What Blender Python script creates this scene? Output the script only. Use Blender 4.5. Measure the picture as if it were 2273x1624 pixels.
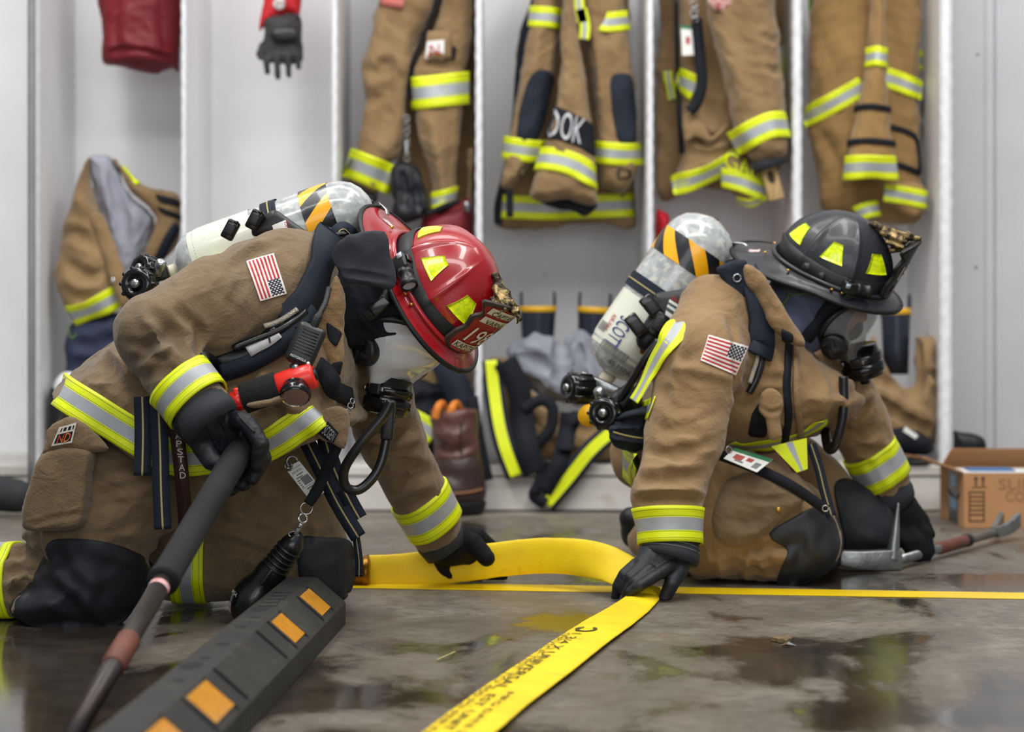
import bpy, math, random
import numpy as np
from mathutils import Vector, Matrix
from mathutils.bvhtree import BVHTree
random.seed(7)
for _o in list(bpy.data.objects): bpy.data.objects.remove(_o)
S = bpy.context.scene
C = S.collection
# ---------------------------------------------------------------- camera
F, CX, HY, H = 5051.0, 1136.5, 672.0, 0.68      # focal length in pixels, principal column, horizon row, eye height
cam = bpy.data.cameras.new('camera'); co = bpy.data.objects.new('camera', cam); C.objects.link(co)
cam.sensor_width = 36; cam.lens = 36*F/2273; cam.shift_y = -(812-HY)/2273
co.location = (0, 0, H); co.rotation_euler = (math.pi/2, 0, 0)
cam.dof.use_dof = True; cam.dof.focus_distance = 4.85; cam.dof.aperture_fstop = 2.8
cam.clip_end = 100
S.camera = co
S.view_settings.view_transform = 'Standard'; S.view_settings.look = 'None'
S.view_settings.gamma = 1; S.view_settings.use_curve_mapping = False
S.view_settings.exposure = -0.26
# ---------------------------------------------------------------- light
wd = bpy.data.worlds.new('world'); S.world = wd; wd.use_nodes = True
_bg = wd.node_tree.nodes['Background']; _bg.inputs[0].default_value = (.93, .96, 1, 1); _bg.inputs[1].default_value = .30
def area(name, loc, size, sy, power, col=(1, 1, 1), rot=(0, 0, 0)):
    l = bpy.data.lights.new(name, 'AREA'); l.shape = 'RECTANGLE'; l.size = size; l.size_y = sy; l.energy = power; l.color = col
    o = bpy.data.objects.new(name, l); C.objects.link(o); o.location = loc; o.rotation_euler = rot; return o
area('overhead_light', (-1.6, 4.4, 4.2), .5, 3.0, 110, (1, .98, .95))
area('overhead_light', (1.4, 4.4, 4.2), .5, 3.0, 110, (1, .98, .95))
area('overhead_light', (0, 5.9, 3.6), 5.0, .6, 90, (1, .98, .96), (math.radians(28), 0, 0))
area('overhead_light', (0, 2.0, 4.4), 6.0, .6, 150, (1, .99, .97), (math.radians(38), 0, 0))  # added unseen fill lamp, tilted to brighten the walls and locker backs
area('bay_door_daylight', (.6, -3.4, 1.9), 6.5, 2.6, 190, (.94, .97, 1), (math.radians(88), 0, math.radians(5)))

# ---------------------------------------------------------------- materials
def lin(c):
    return tuple(((v/255)/12.92 if v/255 <= .04045 else ((v/255+.055)/1.055)**2.4) for v in c)
MATS = {}
def M(name, col, rough=.6, metal=0., bump=None, mottle=None, spec=.5, stretch=None, coat=0, trans=0, alpha=None, sheen=0, rough2=None, dirt=None):
    """procedural principled material; col 0-255 sRGB.  bump=(scale,strength)  mottle=(col2,scale,amount)"""
    if name in MATS: return MATS[name]
    m = bpy.data.materials.new(name); m.use_nodes = True; nt = m.node_tree; N = nt.nodes; L = nt.links
    b = N['Principled BSDF']
    b.inputs['Base Color'].default_value = (*lin(col), 1); b.inputs['Roughness'].default_value = rough
    b.inputs['Metallic'].default_value = metal; b.inputs['Specular IOR Level'].default_value = spec
    if coat: b.inputs['Coat Weight'].default_value = coat; b.inputs['Coat Roughness'].default_value = .06
    if trans: b.inputs['Transmission Weight'].default_value = trans
    if alpha is not None: b.inputs['Alpha'].default_value = alpha
    if sheen: b.inputs['Sheen Weight'].default_value = sheen
    tc = N.new('ShaderNodeTexCoord'); vec = tc.outputs['Object']
    if stretch:
        mp = N.new('ShaderNodeMapping'); mp.inputs['Scale'].default_value = stretch; L.new(vec, mp.inputs[0]); vec = mp.outputs[0]
    def noise(sc, det=5, dist=0.):
        n = N.new('ShaderNodeTexNoise'); n.inputs['Scale'].default_value = sc; n.inputs['Detail'].default_value = det
        n.inputs['Distortion'].default_value = dist; L.new(vec, n.inputs['Vector']); return n.outputs['Fac']
    def ramp(src, a, c):
        r = N.new('ShaderNodeMapRange'); r.inputs['From Min'].default_value = a; r.inputs['From Max'].default_value = c
        L.new(src, r.inputs['Value']); return r.outputs['Result']
    last = None
    for mo in ([mottle] if mottle else []) + (dirt or []):
        c2, sc, am = mo[:3]; lo_, hi_ = (mo[3], mo[4]) if len(mo) > 3 else (.35, .68)
        f = ramp(noise(sc, 6, .4), lo_, hi_)
        mu = N.new('ShaderNodeMath'); mu.operation = 'MULTIPLY'; mu.inputs[1].default_value = am; L.new(f, mu.inputs[0])
        mx = N.new('ShaderNodeMix'); mx.data_type = 'RGBA'
        if last is None: mx.inputs['A'].default_value = (*lin(col), 1)
        else: L.new(last, mx.inputs['A'])
        mx.inputs['B'].default_value = (*lin(c2), 1); L.new(mu.outputs[0], mx.inputs['Factor']); last = mx.outputs['Result']
    if last is not None: L.new(last, b.inputs['Base Color'])
    if rough2 is not None:
        r = ramp(noise(9, 5, .5), .4, .6); mr = N.new('ShaderNodeMapRange'); mr.inputs['To Min'].default_value = rough; mr.inputs['To Max'].default_value = rough2
        L.new(r, mr.inputs['Value']); L.new(mr.outputs[0], b.inputs['Roughness'])
    if bump:
        bp = N.new('ShaderNodeBump'); bp.inputs['Strength'].default_value = bump[1]; bp.inputs['Distance'].default_value = .004
        hgt = noise(bump[0], 3)
        if len(bump) > 2:                                   # wider rumples of the cloth under the weave
            bp.inputs['Distance'].default_value = .016
            a_ = N.new('ShaderNodeMath'); a_.operation = 'MULTIPLY_ADD'; a_.inputs[1].default_value = .22; L.new(hgt, a_.inputs[0]); L.new(noise(bump[2], 5, 1.4), a_.inputs[2]); hgt = a_.outputs[0]
        L.new(hgt, bp.inputs['Height']); L.new(bp.outputs[0], b.inputs['Normal'])
    MATS[name] = m; return m

TAN = M('tan_canvas', (146, 118, 82), .85, bump=(260, .5, 17), mottle=((118, 92, 62), 6, .6), sheen=.2, spec=.2, dirt=[((92, 76, 58), 3.2, .45, .5, .75)])
TAN2 = M('brown_canvas', (128, 107, 81), .85, bump=(260, .5, 17), mottle=((98, 80, 58), 6, .7), sheen=.2, spec=.2, dirt=[((74, 64, 52), 3.4, .55, .46, .72)])
TANC = M('hung_canvas', (142, 116, 82), .85, bump=(180, .5, 12), mottle=((112, 88, 58), 5, .7), sheen=.2, spec=.2)
LIME = M('lime_trim', (226, 240, 10), .45, bump=(600, .2), mottle=((204, 214, 10), 14, .5))
SILV = M('silver_trim', (172, 176, 181), .38, bump=(600, .2), mottle=((142, 146, 152), 12, .6), metal=.15)
BLKC = M('black_cloth', (20, 22, 28), .8, bump=(300, .3), mottle=((31, 34, 42), 9, .7), spec=.25)
NAVY = M('navy_webbing', (23, 29, 42), .75, bump=(420, .5), mottle=((34, 41, 55), 16, .6), spec=.3)
KNEE = M('black_coated_leather', (27, 29, 35), .5, bump=(160, .2), mottle=((46, 48, 54), 7, .55), spec=.4, rough2=.75)
THRD = M('straw_thread', (172, 158, 104), .8)
STIT = M('dark_stitching', (60, 64, 30), .8)
GLOV = M('black_glove_leather', (19, 21, 26), .55, bump=(110, .35), mottle=((32, 35, 42), 14, .7), spec=.4)
GLVE = M('dark_glove_suede', (21, 22, 25), .85, bump=(220, .4), spec=.2)
RUBB = M('black_rubber', (19, 20, 22), .5, bump=(200, .1), spec=.4)
GLSB = M('glossy_black_plastic', (15, 16, 18), .18, spec=.5)
MATB = M('matte_black_plastic', (22, 23, 26), .42, spec=.45)
GREY = M('grey_cuff_fabric', (42, 44, 50), .85, bump=(300, .3))
STEEL = M('worn_steel', (168, 170, 172), .3, metal=.9, bump=(90, .1), mottle=((110, 110, 112), 30, .6))
CHROME = M('chrome', (215, 217, 220), .14, metal=1)
BRASS = M('aged_brass', (150, 128, 84), .4, metal=.7, bump=(120, .8), mottle=((34, 28, 22), 55, .95, .40, .56))
BRASSP = M('bright_brass', (200, 156, 70), .3, metal=.8)
WHITE = M('white_print', (226, 226, 222), .55)
BLACKP = M('black_print', (18, 18, 20), .6)
REDP = M('red_print', (170, 32, 30), .6)
SKIN = M('skin', (196, 150, 124), .5, bump=(300, .1))
WOOD = M('pale_wood', (176, 148, 96), .7, stretch=(1, 1, .12), mottle=((140, 112, 70), 60, .7), bump=(80, .15))
WPAINT = M('white_paint', (230, 230, 232), .5, bump=(40, .06), mottle=((219, 219, 221), 4, .6), dirt=[((190, 182, 168), 11, .5, .68, .8)])
YEL = M('hose_yellow', (247, 214, 8), .55, bump=(420, .25), mottle=((226, 186, 6), 9, .6), dirt=[((120, 104, 40), 15, .55, .64, .8)])
TAPE = M('yellow_floor_tape', (240, 204, 10), .35, mottle=((222, 184, 8), 5, .6))

# ---------------------------------------------------------------- geometry helpers
ORG = {}
def W(px, py, D): return np.array(((px-CX)/F*D, D, H-(py-HY)/F*D))
def floorD(py): return F*H/(py-HY)
def PX(n, D): return n/F*D
CAM = Vector((0, 0, H))
def root(name, label, cat, loc, group=None):
    o = bpy.data.objects.new(name, None); C.objects.link(o); o.empty_display_size = .05
    o.location = tuple(float(v) for v in loc); o['label'] = label; o['category'] = cat
    if group: o['group'] = group
    ORG[o.name] = np.array(loc, float); return o
def mk(name, V, Fc, mats, parent=None, smooth=True, mi=None, label=None, cat=None, group=None, kind=None, origin=None):
    V = np.asarray(V, float)
    if parent is not None: org = ORG[parent.name]
    else: org = np.array(origin, float) if origin is not None else np.array(((V[:, 0].min()+V[:, 0].max())/2, (V[:, 1].min()+V[:, 1].max())/2, V[:, 2].min()))
    me = bpy.data.meshes.new(name)
    me.from_pydata((V-org).tolist(), [], [list(map(int, f)) for f in Fc])
    if not isinstance(mats, (list, tuple)): mats = [mats]
    for m in mats: me.materials.append(m)
    if mi is not None: me.polygons.foreach_set('material_index', np.asarray(mi, np.int32))
    if smooth: me.polygons.foreach_set('use_smooth', np.ones(len(me.polygons), bool))
    me.update()
    o = bpy.data.objects.new(name, me); C.objects.link(o)
    if parent is not None: o.parent = parent
    else: o.location = org
    ORG[o.name] = org
    if label: o['label'] = label
    if cat: o['category'] = cat
    if group: o['group'] = group
    if kind: o['kind'] = kind
    return o
class MB:
    """collects shapes for one mesh with several materials"""
    def __init__(s): s.V = []; s.F = []; s.I = []; s.sm = []
    def add(s, V, Fc, mi=0, M4=None):
        n = len(s.V); V = np.asarray(V, float)
        if M4 is not None: V = M4(V)
        s.V += V.tolist(); s.F += [[i+n for i in f] for f in Fc]
        s.I += list(mi) if hasattr(mi, '__len__') else [mi]*len(Fc)
        return s
    def box(s, a, b, mi=0, M4=None, bev=0.):
        a = np.array(a, float); b = np.array(b, float); lo = np.minimum(a, b); hi = np.maximum(a, b)
        if bev <= 0:
            V = [(x, y, z) for x in (lo[0], hi[0]) for y in (lo[1], hi[1]) for z in (lo[2], hi[2])]
            Fc = [(0, 1, 3, 2), (4, 6, 7, 5), (0, 4, 5, 1), (2, 3, 7, 6), (0, 2, 6, 4), (1, 5, 7, 3)]
            return s.add(V, Fc, mi, M4)
        bm = __import__('bmesh').new(); bme = __import__('bmesh')
        bme.ops.create_cube(bm, size=1)
        for v in bm.verts: v.co = Vector(((lo+hi)/2+np.array(v.co)*(hi-lo)))
        bme.ops.bevel(bm, geom=list(bm.edges), offset=min(bev, (hi-lo).min()*.45), segments=3, affect='EDGES', profile=.5)
        bm.verts.index_update(); V = [tuple(v.co) for v in bm.verts]; Fc = [[v.index for v in f.verts] for f in bm.faces]; bm.free()
        return s.add(V, Fc, mi, M4)
    def lathe(s, prof, n=32, mi=0, M4=None, cap=True):
        """prof [(x along axis, radius)...] around local x"""
        V = []; Fc = []; I = []
        for x, r in prof:
            for k in range(n):
                a = 2*math.pi*k/n; V.append((x, r*math.cos(a), r*math.sin(a)))
        for j in range(len(prof)-1):
            for k in range(n):
                Fc.append((j*n+k, j*n+(k+1) % n, (j+1)*n+(k+1) % n, (j+1)*n+k)); I.append(mi[j] if hasattr(mi, '__len__') else mi)
        if cap:
            Fc.append(list(range(n))[::-1]); I.append(I[0]); Fc.append([(len(prof)-1)*n+k for k in range(n)]); I.append(I[-2])
        return s.add(V, Fc, I, M4)
    def build(s, name, mats, parent=None, **k): return mk(name, s.V, s.F, mats, parent, mi=s.I, **k)
def frame(o, x, z=None):
    """function mapping local (x,y,z) to world; x given, z hint"""
    o = np.array(o, float); x = np.array(x, float); x = x/np.linalg.norm(x)
    if z is None: z = np.array((0, 0, 1.)) if abs(x[2]) < .95 else np.array((0, 1., 0))
    z = np.array(z, float); z = z-x*np.dot(x, z); z /= np.linalg.norm(z); y = np.cross(z, x)
    R = np.stack((x, y, z))
    f = lambda V: np.asarray(V, float) @ R + o
    f.x, f.y, f.z, f.o = x, y, z, o
    return f
def spline(P, n=8, closed=False):
    P = np.asarray(P, float); m = len(P); out = []
    if m < 3 and not closed: return np.array([P[0]+(P[-1]-P[0])*t for t in np.linspace(0, 1, n+1)])
    for i in range(m if closed else m-1):
        if closed: p0, p1, p2, p3 = P[(i-1) % m], P[i], P[(i+1) % m], P[(i+2) % m]
        else: p0, p1, p2, p3 = P[max(i-1, 0)], P[i], P[i+1], P[min(i+2, m-1)]
        for t in np.arange(n)/n:
            out.append(.5*((2*p1)+(p2-p0)*t+(2*p0-5*p1+4*p2-p3)*t*t+(3*p1-p0-3*p2+p3)*t**3))
    if not closed: out.append(P[-1])
    return np.array(out)
def tube_geo(P, r, n=12, cap=True):
    P = np.asarray(P, float); m = len(P); r = np.broadcast_to(np.asarray(r, float), (m,))
    T = np.gradient(P, axis=0); T /= np.linalg.norm(T, axis=1)[:, None]+1e-12
    u = np.cross(T[0], (0, 0, 1.)); u = u if np.linalg.norm(u) > .1 else np.cross(T[0], (0, 1., 0)); u /= np.linalg.norm(u)
    V = []; Fc = []
    for i in range(m):
        u = u-T[i]*np.dot(u, T[i]); u /= np.linalg.norm(u); v = np.cross(T[i], u)
        for k in range(n):
            a = 2*math.pi*k/n; V.append(P[i]+r[i]*(math.cos(a)*u+math.sin(a)*v))
    for i in range(m-1):
        for k in range(n): Fc.append((i*n+k, i*n+(k+1) % n, (i+1)*n+(k+1) % n, (i+1)*n+k))
    if cap: Fc += [list(range(n))[::-1], [(m-1)*n+k for k in range(n)]]
    return V, Fc
def tube(name, P, r, mat, parent=None, n=12, sub=6, closed=False, **k):
    P = spline(P, sub, closed) if sub else np.asarray(P, float)
    if closed: P = np.vstack((P, P[:1]))
    return mk(name, *tube_geo(P, r, n), mat, parent, **k)
def ribbon_geo(P, Nn, w, th, cols=(-1, 1), mats=(0,)):
    """strip along P with normals Nn; w = full width (scalar or array); returns V,F,I"""
    P = np.asarray(P, float); m = len(P); Nn = np.asarray(Nn, float); w = np.broadcast_to(np.asarray(w, float), (m,))
    T = np.gradient(P, axis=0); T /= np.linalg.norm(T, axis=1)[:, None]+1e-12
    B = np.cross(T, Nn); B /= np.linalg.norm(B, axis=1)[:, None]+1e-12
    N2 = np.cross(B, T)
    V = []; Fc = []; I = []; nc = len(cols); n = nc+2
    for i in range(m):
        row = [P[i]+B[i]*cols[0]*w[i]/2]+[P[i]+B[i]*c*w[i]/2+N2[i]*th for c in cols]+[P[i]+B[i]*cols[-1]*w[i]/2]
        V += row
    mm = [mats[0]]+list(mats)+[mats[-1]]
    for i in range(m-1):
        for c in range(n-1): Fc.append((i*n+c, (i+1)*n+c, (i+1)*n+c+1, i*n+c+1)); I.append(mm[c])
        Fc.append((i*n+n-1, (i+1)*n+n-1, (i+1)*n, i*n)); I.append(mats[0])
    Fc.append(list(range(n))); I.append(mats[0]); Fc.append([(m-1)*n+c for c in range(n)][::-1]); I.append(mats[0])
    return V, Fc, I
TRIM = dict(cols=(-1, -.80, -.775, -.44, -.415, -.36, .36, .415, .44, .775, .80, 1), mi=(0, 2, 0, 2, 0, 1, 0, 2, 0, 2, 0))
TM = [LIME, SILV, STIT]

# ---------------------------------------------------------------- soft bodies: distance fields meshed with surface nets
def smin(a, b, k):
    h = np.clip(.5+.5*(b-a)/k, 0, 1); return b*(1-h)+a*h-k*h*(1-h)
def polysd(X, Z, P):
    d = np.full(X.shape, 1e9); s = np.ones(X.shape); n = len(P)
    for i in range(n):
        ax, az = P[i]; bx, bz = P[i-1]; ex, ez = bx-ax, bz-az; wx, wz = X-ax, Z-az
        t = np.clip((wx*ex+wz*ez)/(ex*ex+ez*ez+1e-12), 0, 1)
        d = np.minimum(d, (wx-ex*t)**2+(wz-ez*t)**2)
        c1 = Z >= az; c2 = Z < bz; c3 = ex*wz > ez*wx
        s = np.where((c1 & c2 & c3) | (~c1 & ~c2 & ~c3), -s, s)
    return s*np.sqrt(d)
def pillow(poly, D, T, w, t0=.004, sub=4):
    """traced outline standing at depth D, rounded towards its rim: half thickness T, rim radius w"""
    Q = np.array([W(p[0], p[1], p[2] if len(p) > 2 else D) for p in poly])
    A = np.c_[Q[:, 0], Q[:, 2], np.ones(len(Q))]; pl = np.linalg.lstsq(A, Q[:, 1], rcond=None)[0] if np.ptp(Q[:, 1]) > 1e-5 else np.array((0, 0, D))
    P2 = Q[:, (0, 2)]; P2 = spline(P2, sub, True) if sub > 1 else P2
    lo = np.array((P2[:, 0].min(), Q[:, 1].min()-T-t0, P2[:, 1].min())); hi = np.array((P2[:, 0].max(), Q[:, 1].max()+T+t0, P2[:, 1].max()))
    def f(P):
        d2 = polysd(P[:, 0], P[:, 2], P2); yy = np.abs(P[:, 1]-(pl[0]*P[:, 0]+pl[1]*P[:, 2]+pl[2]))
        q = np.clip(-d2/w, 0, 1); h = T*np.sqrt(np.clip(1-(1-q)**2, 0, 1))+t0
        return np.maximum((yy-h)*.75, d2)
    return f, lo, hi
def capsule(a, b, ra, rb, sy=1., capped=False):
    """tapered limb from a to b; sy<1 widens it in depth"""
    a = np.array(a, float); b = np.array(b, float); s = np.array((1, sy, 1.)); A = a*s; B = b*s; ab = B-A; L2 = ab@ab; ld = (b-a)/np.linalg.norm(b-a)
    def f(P):
        q = P*s-A; t = np.clip(q@ab/L2, 0, 1); d = np.linalg.norm(q-t[:, None]*ab, axis=1)-(ra+(rb-ra)*t)
        if capped: d = np.maximum(d, (P-b)@ld)
        return d
    r = np.array((1, 1/sy, 1))*max(ra, rb)
    return f, np.minimum(a, b)-r, np.maximum(a, b)+r
def ell(c, r, R=None):
    c = np.array(c, float); r = np.array(r, float)
    def f(P):
        q = P-c
        if R is not None: q = q@R.T
        k = np.linalg.norm(q/r, axis=1); return (k-1)*r.min()*np.where(k > 1, 1., 1.)
    m = r.max() if R is not None else r
    return f, c-m, c+m
def cp(x1, y1, D1, r1, x2, y2, D2, r2, **k): return capsule(W(x1, y1, D1), W(x2, y2, D2), PX(r1, D1), PX(r2, D2), **k)
class Soft:
    def __init__(s): s.p = []; s.cut = []
    def add(s, prim, k=.02): s.p.append((prim, k)); return s
    def ev(s, P):
        d = None
        for (f, lo, hi), k in s.p:
            v = f(P); d = v if d is None else smin(d, v, k)
        for c in s.cut: d = np.maximum(d, c(P))
        return d
    def mesh(s, vox, it=2):
        lo = np.min([p[0][1] for p in s.p], axis=0)-3*vox; hi = np.max([p[0][2] for p in s.p], axis=0)+3*vox
        B = 4; nb = np.ceil((hi-lo)/(vox*B)).astype(int)+1; n = nb*B
        ax = [lo[i]+vox*(np.arange(nb[i])*B+B/2-.5) for i in range(3)]
        G = np.stack(np.meshgrid(*ax, indexing='ij'), -1).reshape(-1, 3)
        dc = s.ev(G).reshape(nb)
        val = dc.repeat(B, 0).repeat(B, 1).repeat(B, 2); act = np.abs(dc) < vox*B*1.7
        act = act.repeat(B, 0).repeat(B, 1).repeat(B, 2); I = np.argwhere(act)
        for c in range(0, len(I), 400000):
            J = I[c:c+400000]; val[J[:, 0], J[:, 1], J[:, 2]] = s.ev(lo+J*vox)
        Sg = val < 0; nx, ny, nz = n
        crn = [(i, j, k) for i in (0, 1) for j in (0, 1) for k in (0, 1)]
        sl = lambda A, o: A[o[0]:nx-1+o[0], o[1]:ny-1+o[1], o[2]:nz-1+o[2]]
        cnt = sum(sl(Sg, o).astype(np.int8) for o in crn); ac = (cnt > 0) & (cnt < 8)
        ci = np.argwhere(ac); idx = np.full(ac.shape, -1, np.int64); idx[ac] = np.arange(len(ci))
        pos = np.zeros((len(ci), 3)); w = np.zeros(len(ci))
        for a in crn:
            for d in range(3):
                if a[d] == 0:
                    b = list(a); b[d] = 1
                    va = val[ci[:, 0]+a[0], ci[:, 1]+a[1], ci[:, 2]+a[2]]; vb = val[ci[:, 0]+b[0], ci[:, 1]+b[1], ci[:, 2]+b[2]]
                    x = (va < 0) != (vb < 0); t = np.where(x, va/(va-vb+1e-20), 0)
                    p = np.tile(np.array(a, float), (len(ci), 1)); p[:, d] += t; pos += p*x[:, None]; w += x
        V = lo+vox*(ci+pos/w[:, None])
        Fc = []
        for d in range(3):
            e, g = [(1, 2), (2, 0), (0, 1)][d]
            s0 = Sg.take(range(0, n[d]-1), d); s1 = Sg.take(range(1, n[d]), d); E = np.argwhere(s0 != s1)
            E = E[(E[:, e] > 0) & (E[:, g] > 0) & (E[:, e] < n[e]-1) & (E[:, g] < n[g]-1)]
            def cell(de, dg):
                q = E.copy(); q[:, e] -= de; q[:, g] -= dg; return idx[q[:, 0], q[:, 1], q[:, 2]]
            Q = np.stack((cell(1, 1), cell(0, 1), cell(0, 0), cell(1, 0)), 1)
            fl = s0[E[:, 0], E[:, 1], E[:, 2]]; Q[~fl] = Q[~fl][:, ::-1]; Fc.append(Q)
        Fc = np.vstack(Fc); Fc = Fc[(Fc >= 0).all(1)]
        o = Body(V, Fc); o.smooth(it); return o
class Body:
    def __init__(s, V, Fc): s.V = V; s.F = Fc; s._b = None
    def smooth(s, it, lam=.5):
        n = len(s.V)
        for _ in range(it):
            acc = np.zeros((n, 3)); c = np.zeros(n)
            for a, b in ((0, 1), (1, 2), (2, 3), (3, 0)):
                np.add.at(acc, s.F[:, a], s.V[s.F[:, b]]); np.add.at(acc, s.F[:, b], s.V[s.F[:, a]])
                np.add.at(c, s.F[:, a], 1); np.add.at(c, s.F[:, b], 1)
            s.V = s.V+lam*(acc/np.maximum(c, 1)[:, None]-s.V)
        s._b = None
    def normals(s):
        q = s.V[s.F]; fn = np.cross(q[:, 2]-q[:, 0], q[:, 3]-q[:, 1]); N = np.zeros_like(s.V)
        for k in range(4): np.add.at(N, s.F[:, k], fn)
        return N/(np.linalg.norm(N, axis=1)[:, None]+1e-12)
    @property
    def bvh(s):
        if s._b is None: s._b = BVHTree.FromPolygons(s.V.tolist(), s.F.tolist())
        return s._b
    def hit(s, px, py):
        d = Vector(W(px, py, 1.)-np.array(CAM)).normalized(); l, n, i, t = s.bvh.ray_cast(CAM, d)
        if l is None: return None
        n = np.array(n)
        return np.array(l), (-n if np.dot(n, np.array(d)) > 0 else n)
    def folds(s, L):
        """L: list of (pixel polyline, amplitude m, width m); positive = ridge, negative = groove"""
        N = s.normals(); add = np.zeros(len(s.V))
        for pts, amp, wd_ in L:
            q = []
            for p in spline(np.array(pts, float), 5):
                h = s.hit(p[0], p[1])
                if h is not None: q.append(h[0])
            if len(q) < 2: continue
            q = np.array(q); sel = np.where((np.abs(s.V-np.clip(s.V, q.min(0)-.06, q.max(0)+.06)).sum(1) == 0))[0]
            if not len(sel): continue
            P = s.V[sel]; best = np.full(len(sel), 1e9); tt = np.zeros(len(sel)); m = len(q)
            for i in range(m-1):
                e = q[i+1]-q[i]; t = np.clip(((P-q[i])@e)/(e@e+1e-12), 0, 1); d = np.linalg.norm(P-q[i]-t[:, None]*e, axis=1)
                u = d < best; best[u] = d[u]; tt[u] = (i+t[u])/(m-1)
            env = np.sqrt(np.clip(np.sin(np.pi*np.clip(tt, .02, .98)), 0, 1)); x = best/wd_
            add[sel] += 1.5*amp*env*((np.exp(-x*x) if amp > 0 else np.exp(-1.5*x))-.38*np.exp(-(x-1.8)**2*1.4))
        s.V = s.V+N*np.clip(add, -.014, .014)[:, None]; s.smooth(1, .35); return s
    def crumple(s, amp, scale, seed=0, floor=True):
        r = np.random.RandomState(seed); N = s.normals(); a = np.zeros(len(s.V)); P = s.V*scale*(2.2 if scale < 40 else 1)
        P = P+.8*np.sin(P[:, (1, 2, 0)]*.8+r.rand(3)*6)
        for o in range(3):
            for _ in range(3):
                k = r.normal(size=3); k /= np.linalg.norm(k); a += (.73-2*np.abs(np.sin(P@k*2.**o+r.rand()*6)))*.55**o
        s.V = s.V+N*(a*amp*.30)[:, None]
        if floor: s.V[:, 2] = np.maximum(s.V[:, 2], .002)
        s._b = None; return s
    def limb(s, a, b, wpx, n, amp, seed, slant=.5):
        """random creases running across a limb between pixels a and b"""
        r = np.random.RandomState(seed); a = np.array(a, float); b = np.array(b, float); d = (b-a)/np.linalg.norm(b-a); p = np.array((-d[1], d[0])); L = []
        for i in range(n):
            c = a+(b-a)*(i+r.rand())/n; q = p+d*r.normal()*slant; q /= np.linalg.norm(q); h = wpx*(.25+.35*r.rand()); c = c+p*wpx*(r.rand()-.5)*.7
            L.append(([tuple(c-q*h), tuple(c+d*r.normal()*wpx*.06), tuple(c+q*h)], amp*(.5+r.rand())*(1 if r.rand() < .4 else -1), .008+.010*r.rand()))
        return s.folds(L)
    def build(s, name, mat, parent=None, **k): return mk(name, s.V, s.F, mat, parent, **k)
def softs(*prims, k=.02, vox=.006, it=2):
    s = Soft()
    for p in prims: s.add(p, k)
    return s.mesh(vox, it)

# ---------------------------------------------------------------- things laid on soft bodies
def path_on(body, pts, n=6, sm=2, D=None):
    """pixel path -> points and normals on a body; 3-tuples are snapped to the nearest surface point"""
    P3 = np.array([(p[0], p[1], p[2] if len(p) > 2 else -1.) for p in pts], float)
    px = spline(P3[:, :2], n); Ds = np.interp(np.linspace(0, len(pts)-1, len(px)), range(len(pts)), P3[:, 2]); third = np.interp(np.linspace(0, len(pts)-1, len(px)), range(len(pts)), (P3[:, 2] > 0).astype(float))
    Q = []; Nn = []
    for (x, y), d, t3 in zip(px, Ds, third):
        h = body.hit(x, y) if t3 < .999 else None
        if t3 >= .999:
            l, nn, i, dd = body.bvh.find_nearest(Vector(W(x, y, d))); h = (np.array(l), np.array(nn))
        if h is None: Q.append(None); Nn.append(None)
        else: Q.append(h[0]); Nn.append(h[1])
    ok = [i for i in range(len(Q)) if Q[i] is not None]
    if not ok:
        print('PATHMISS', pts)
        for i in range(len(Q)):
            l, nn, i_, dd = body.bvh.find_nearest(Vector(W(px[i][0], px[i][1], float(body.V[:, 1].min())))); Q[i] = np.array(l); Nn[i] = np.array(nn)
        ok = list(range(len(Q)))
    for i in range(len(Q)):
        if Q[i] is None:
            j = min(ok, key=lambda a: abs(a-i)); Q[i] = W(px[i][0], px[i][1], Q[j][1]); Nn[i] = Nn[j]
    Q = np.array(Q); Nn = np.array(Nn)
    for _ in range(sm):
        Q[1:-1] = .25*Q[:-2]+.5*Q[1:-1]+.25*Q[2:]; Nn[1:-1] = .25*Nn[:-2]+.5*Nn[1:-1]+.25*Nn[2:]
    for _ in range(2): Nn[1:-1] = .25*Nn[:-2]+.5*Nn[1:-1]+.25*Nn[2:]
    return Q, Nn/np.linalg.norm(Nn, axis=1)[:, None]
def strap(name, body, pts, w, mats, parent, th=.003, off=.002, cols=(-1, 1), mi=(0,), n=6, sm=2, **k):
    Q, Nn = path_on(body, pts, n, sm)
    V, Fc, I = ribbon_geo(Q+Nn*off, Nn, w, th, cols, mi); return mk(name, V, Fc, mats, parent, mi=I, **k)
def free_strap(name, P, w, mats, parent=None, th=.003, nrm=(0, -1, 0), cols=(-1, 1), mi=(0,), n=6, **k):
    P = spline(P, n); nr = np.array(nrm, float)
    Nn = np.tile(nr, (len(P), 1)) if nr.ndim == 1 else spline(nr, n)
    V, Fc, I = ribbon_geo(P, Nn, w, th, cols, mi); return mk(name, V, Fc, mats, parent, mi=I, **k)
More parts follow.
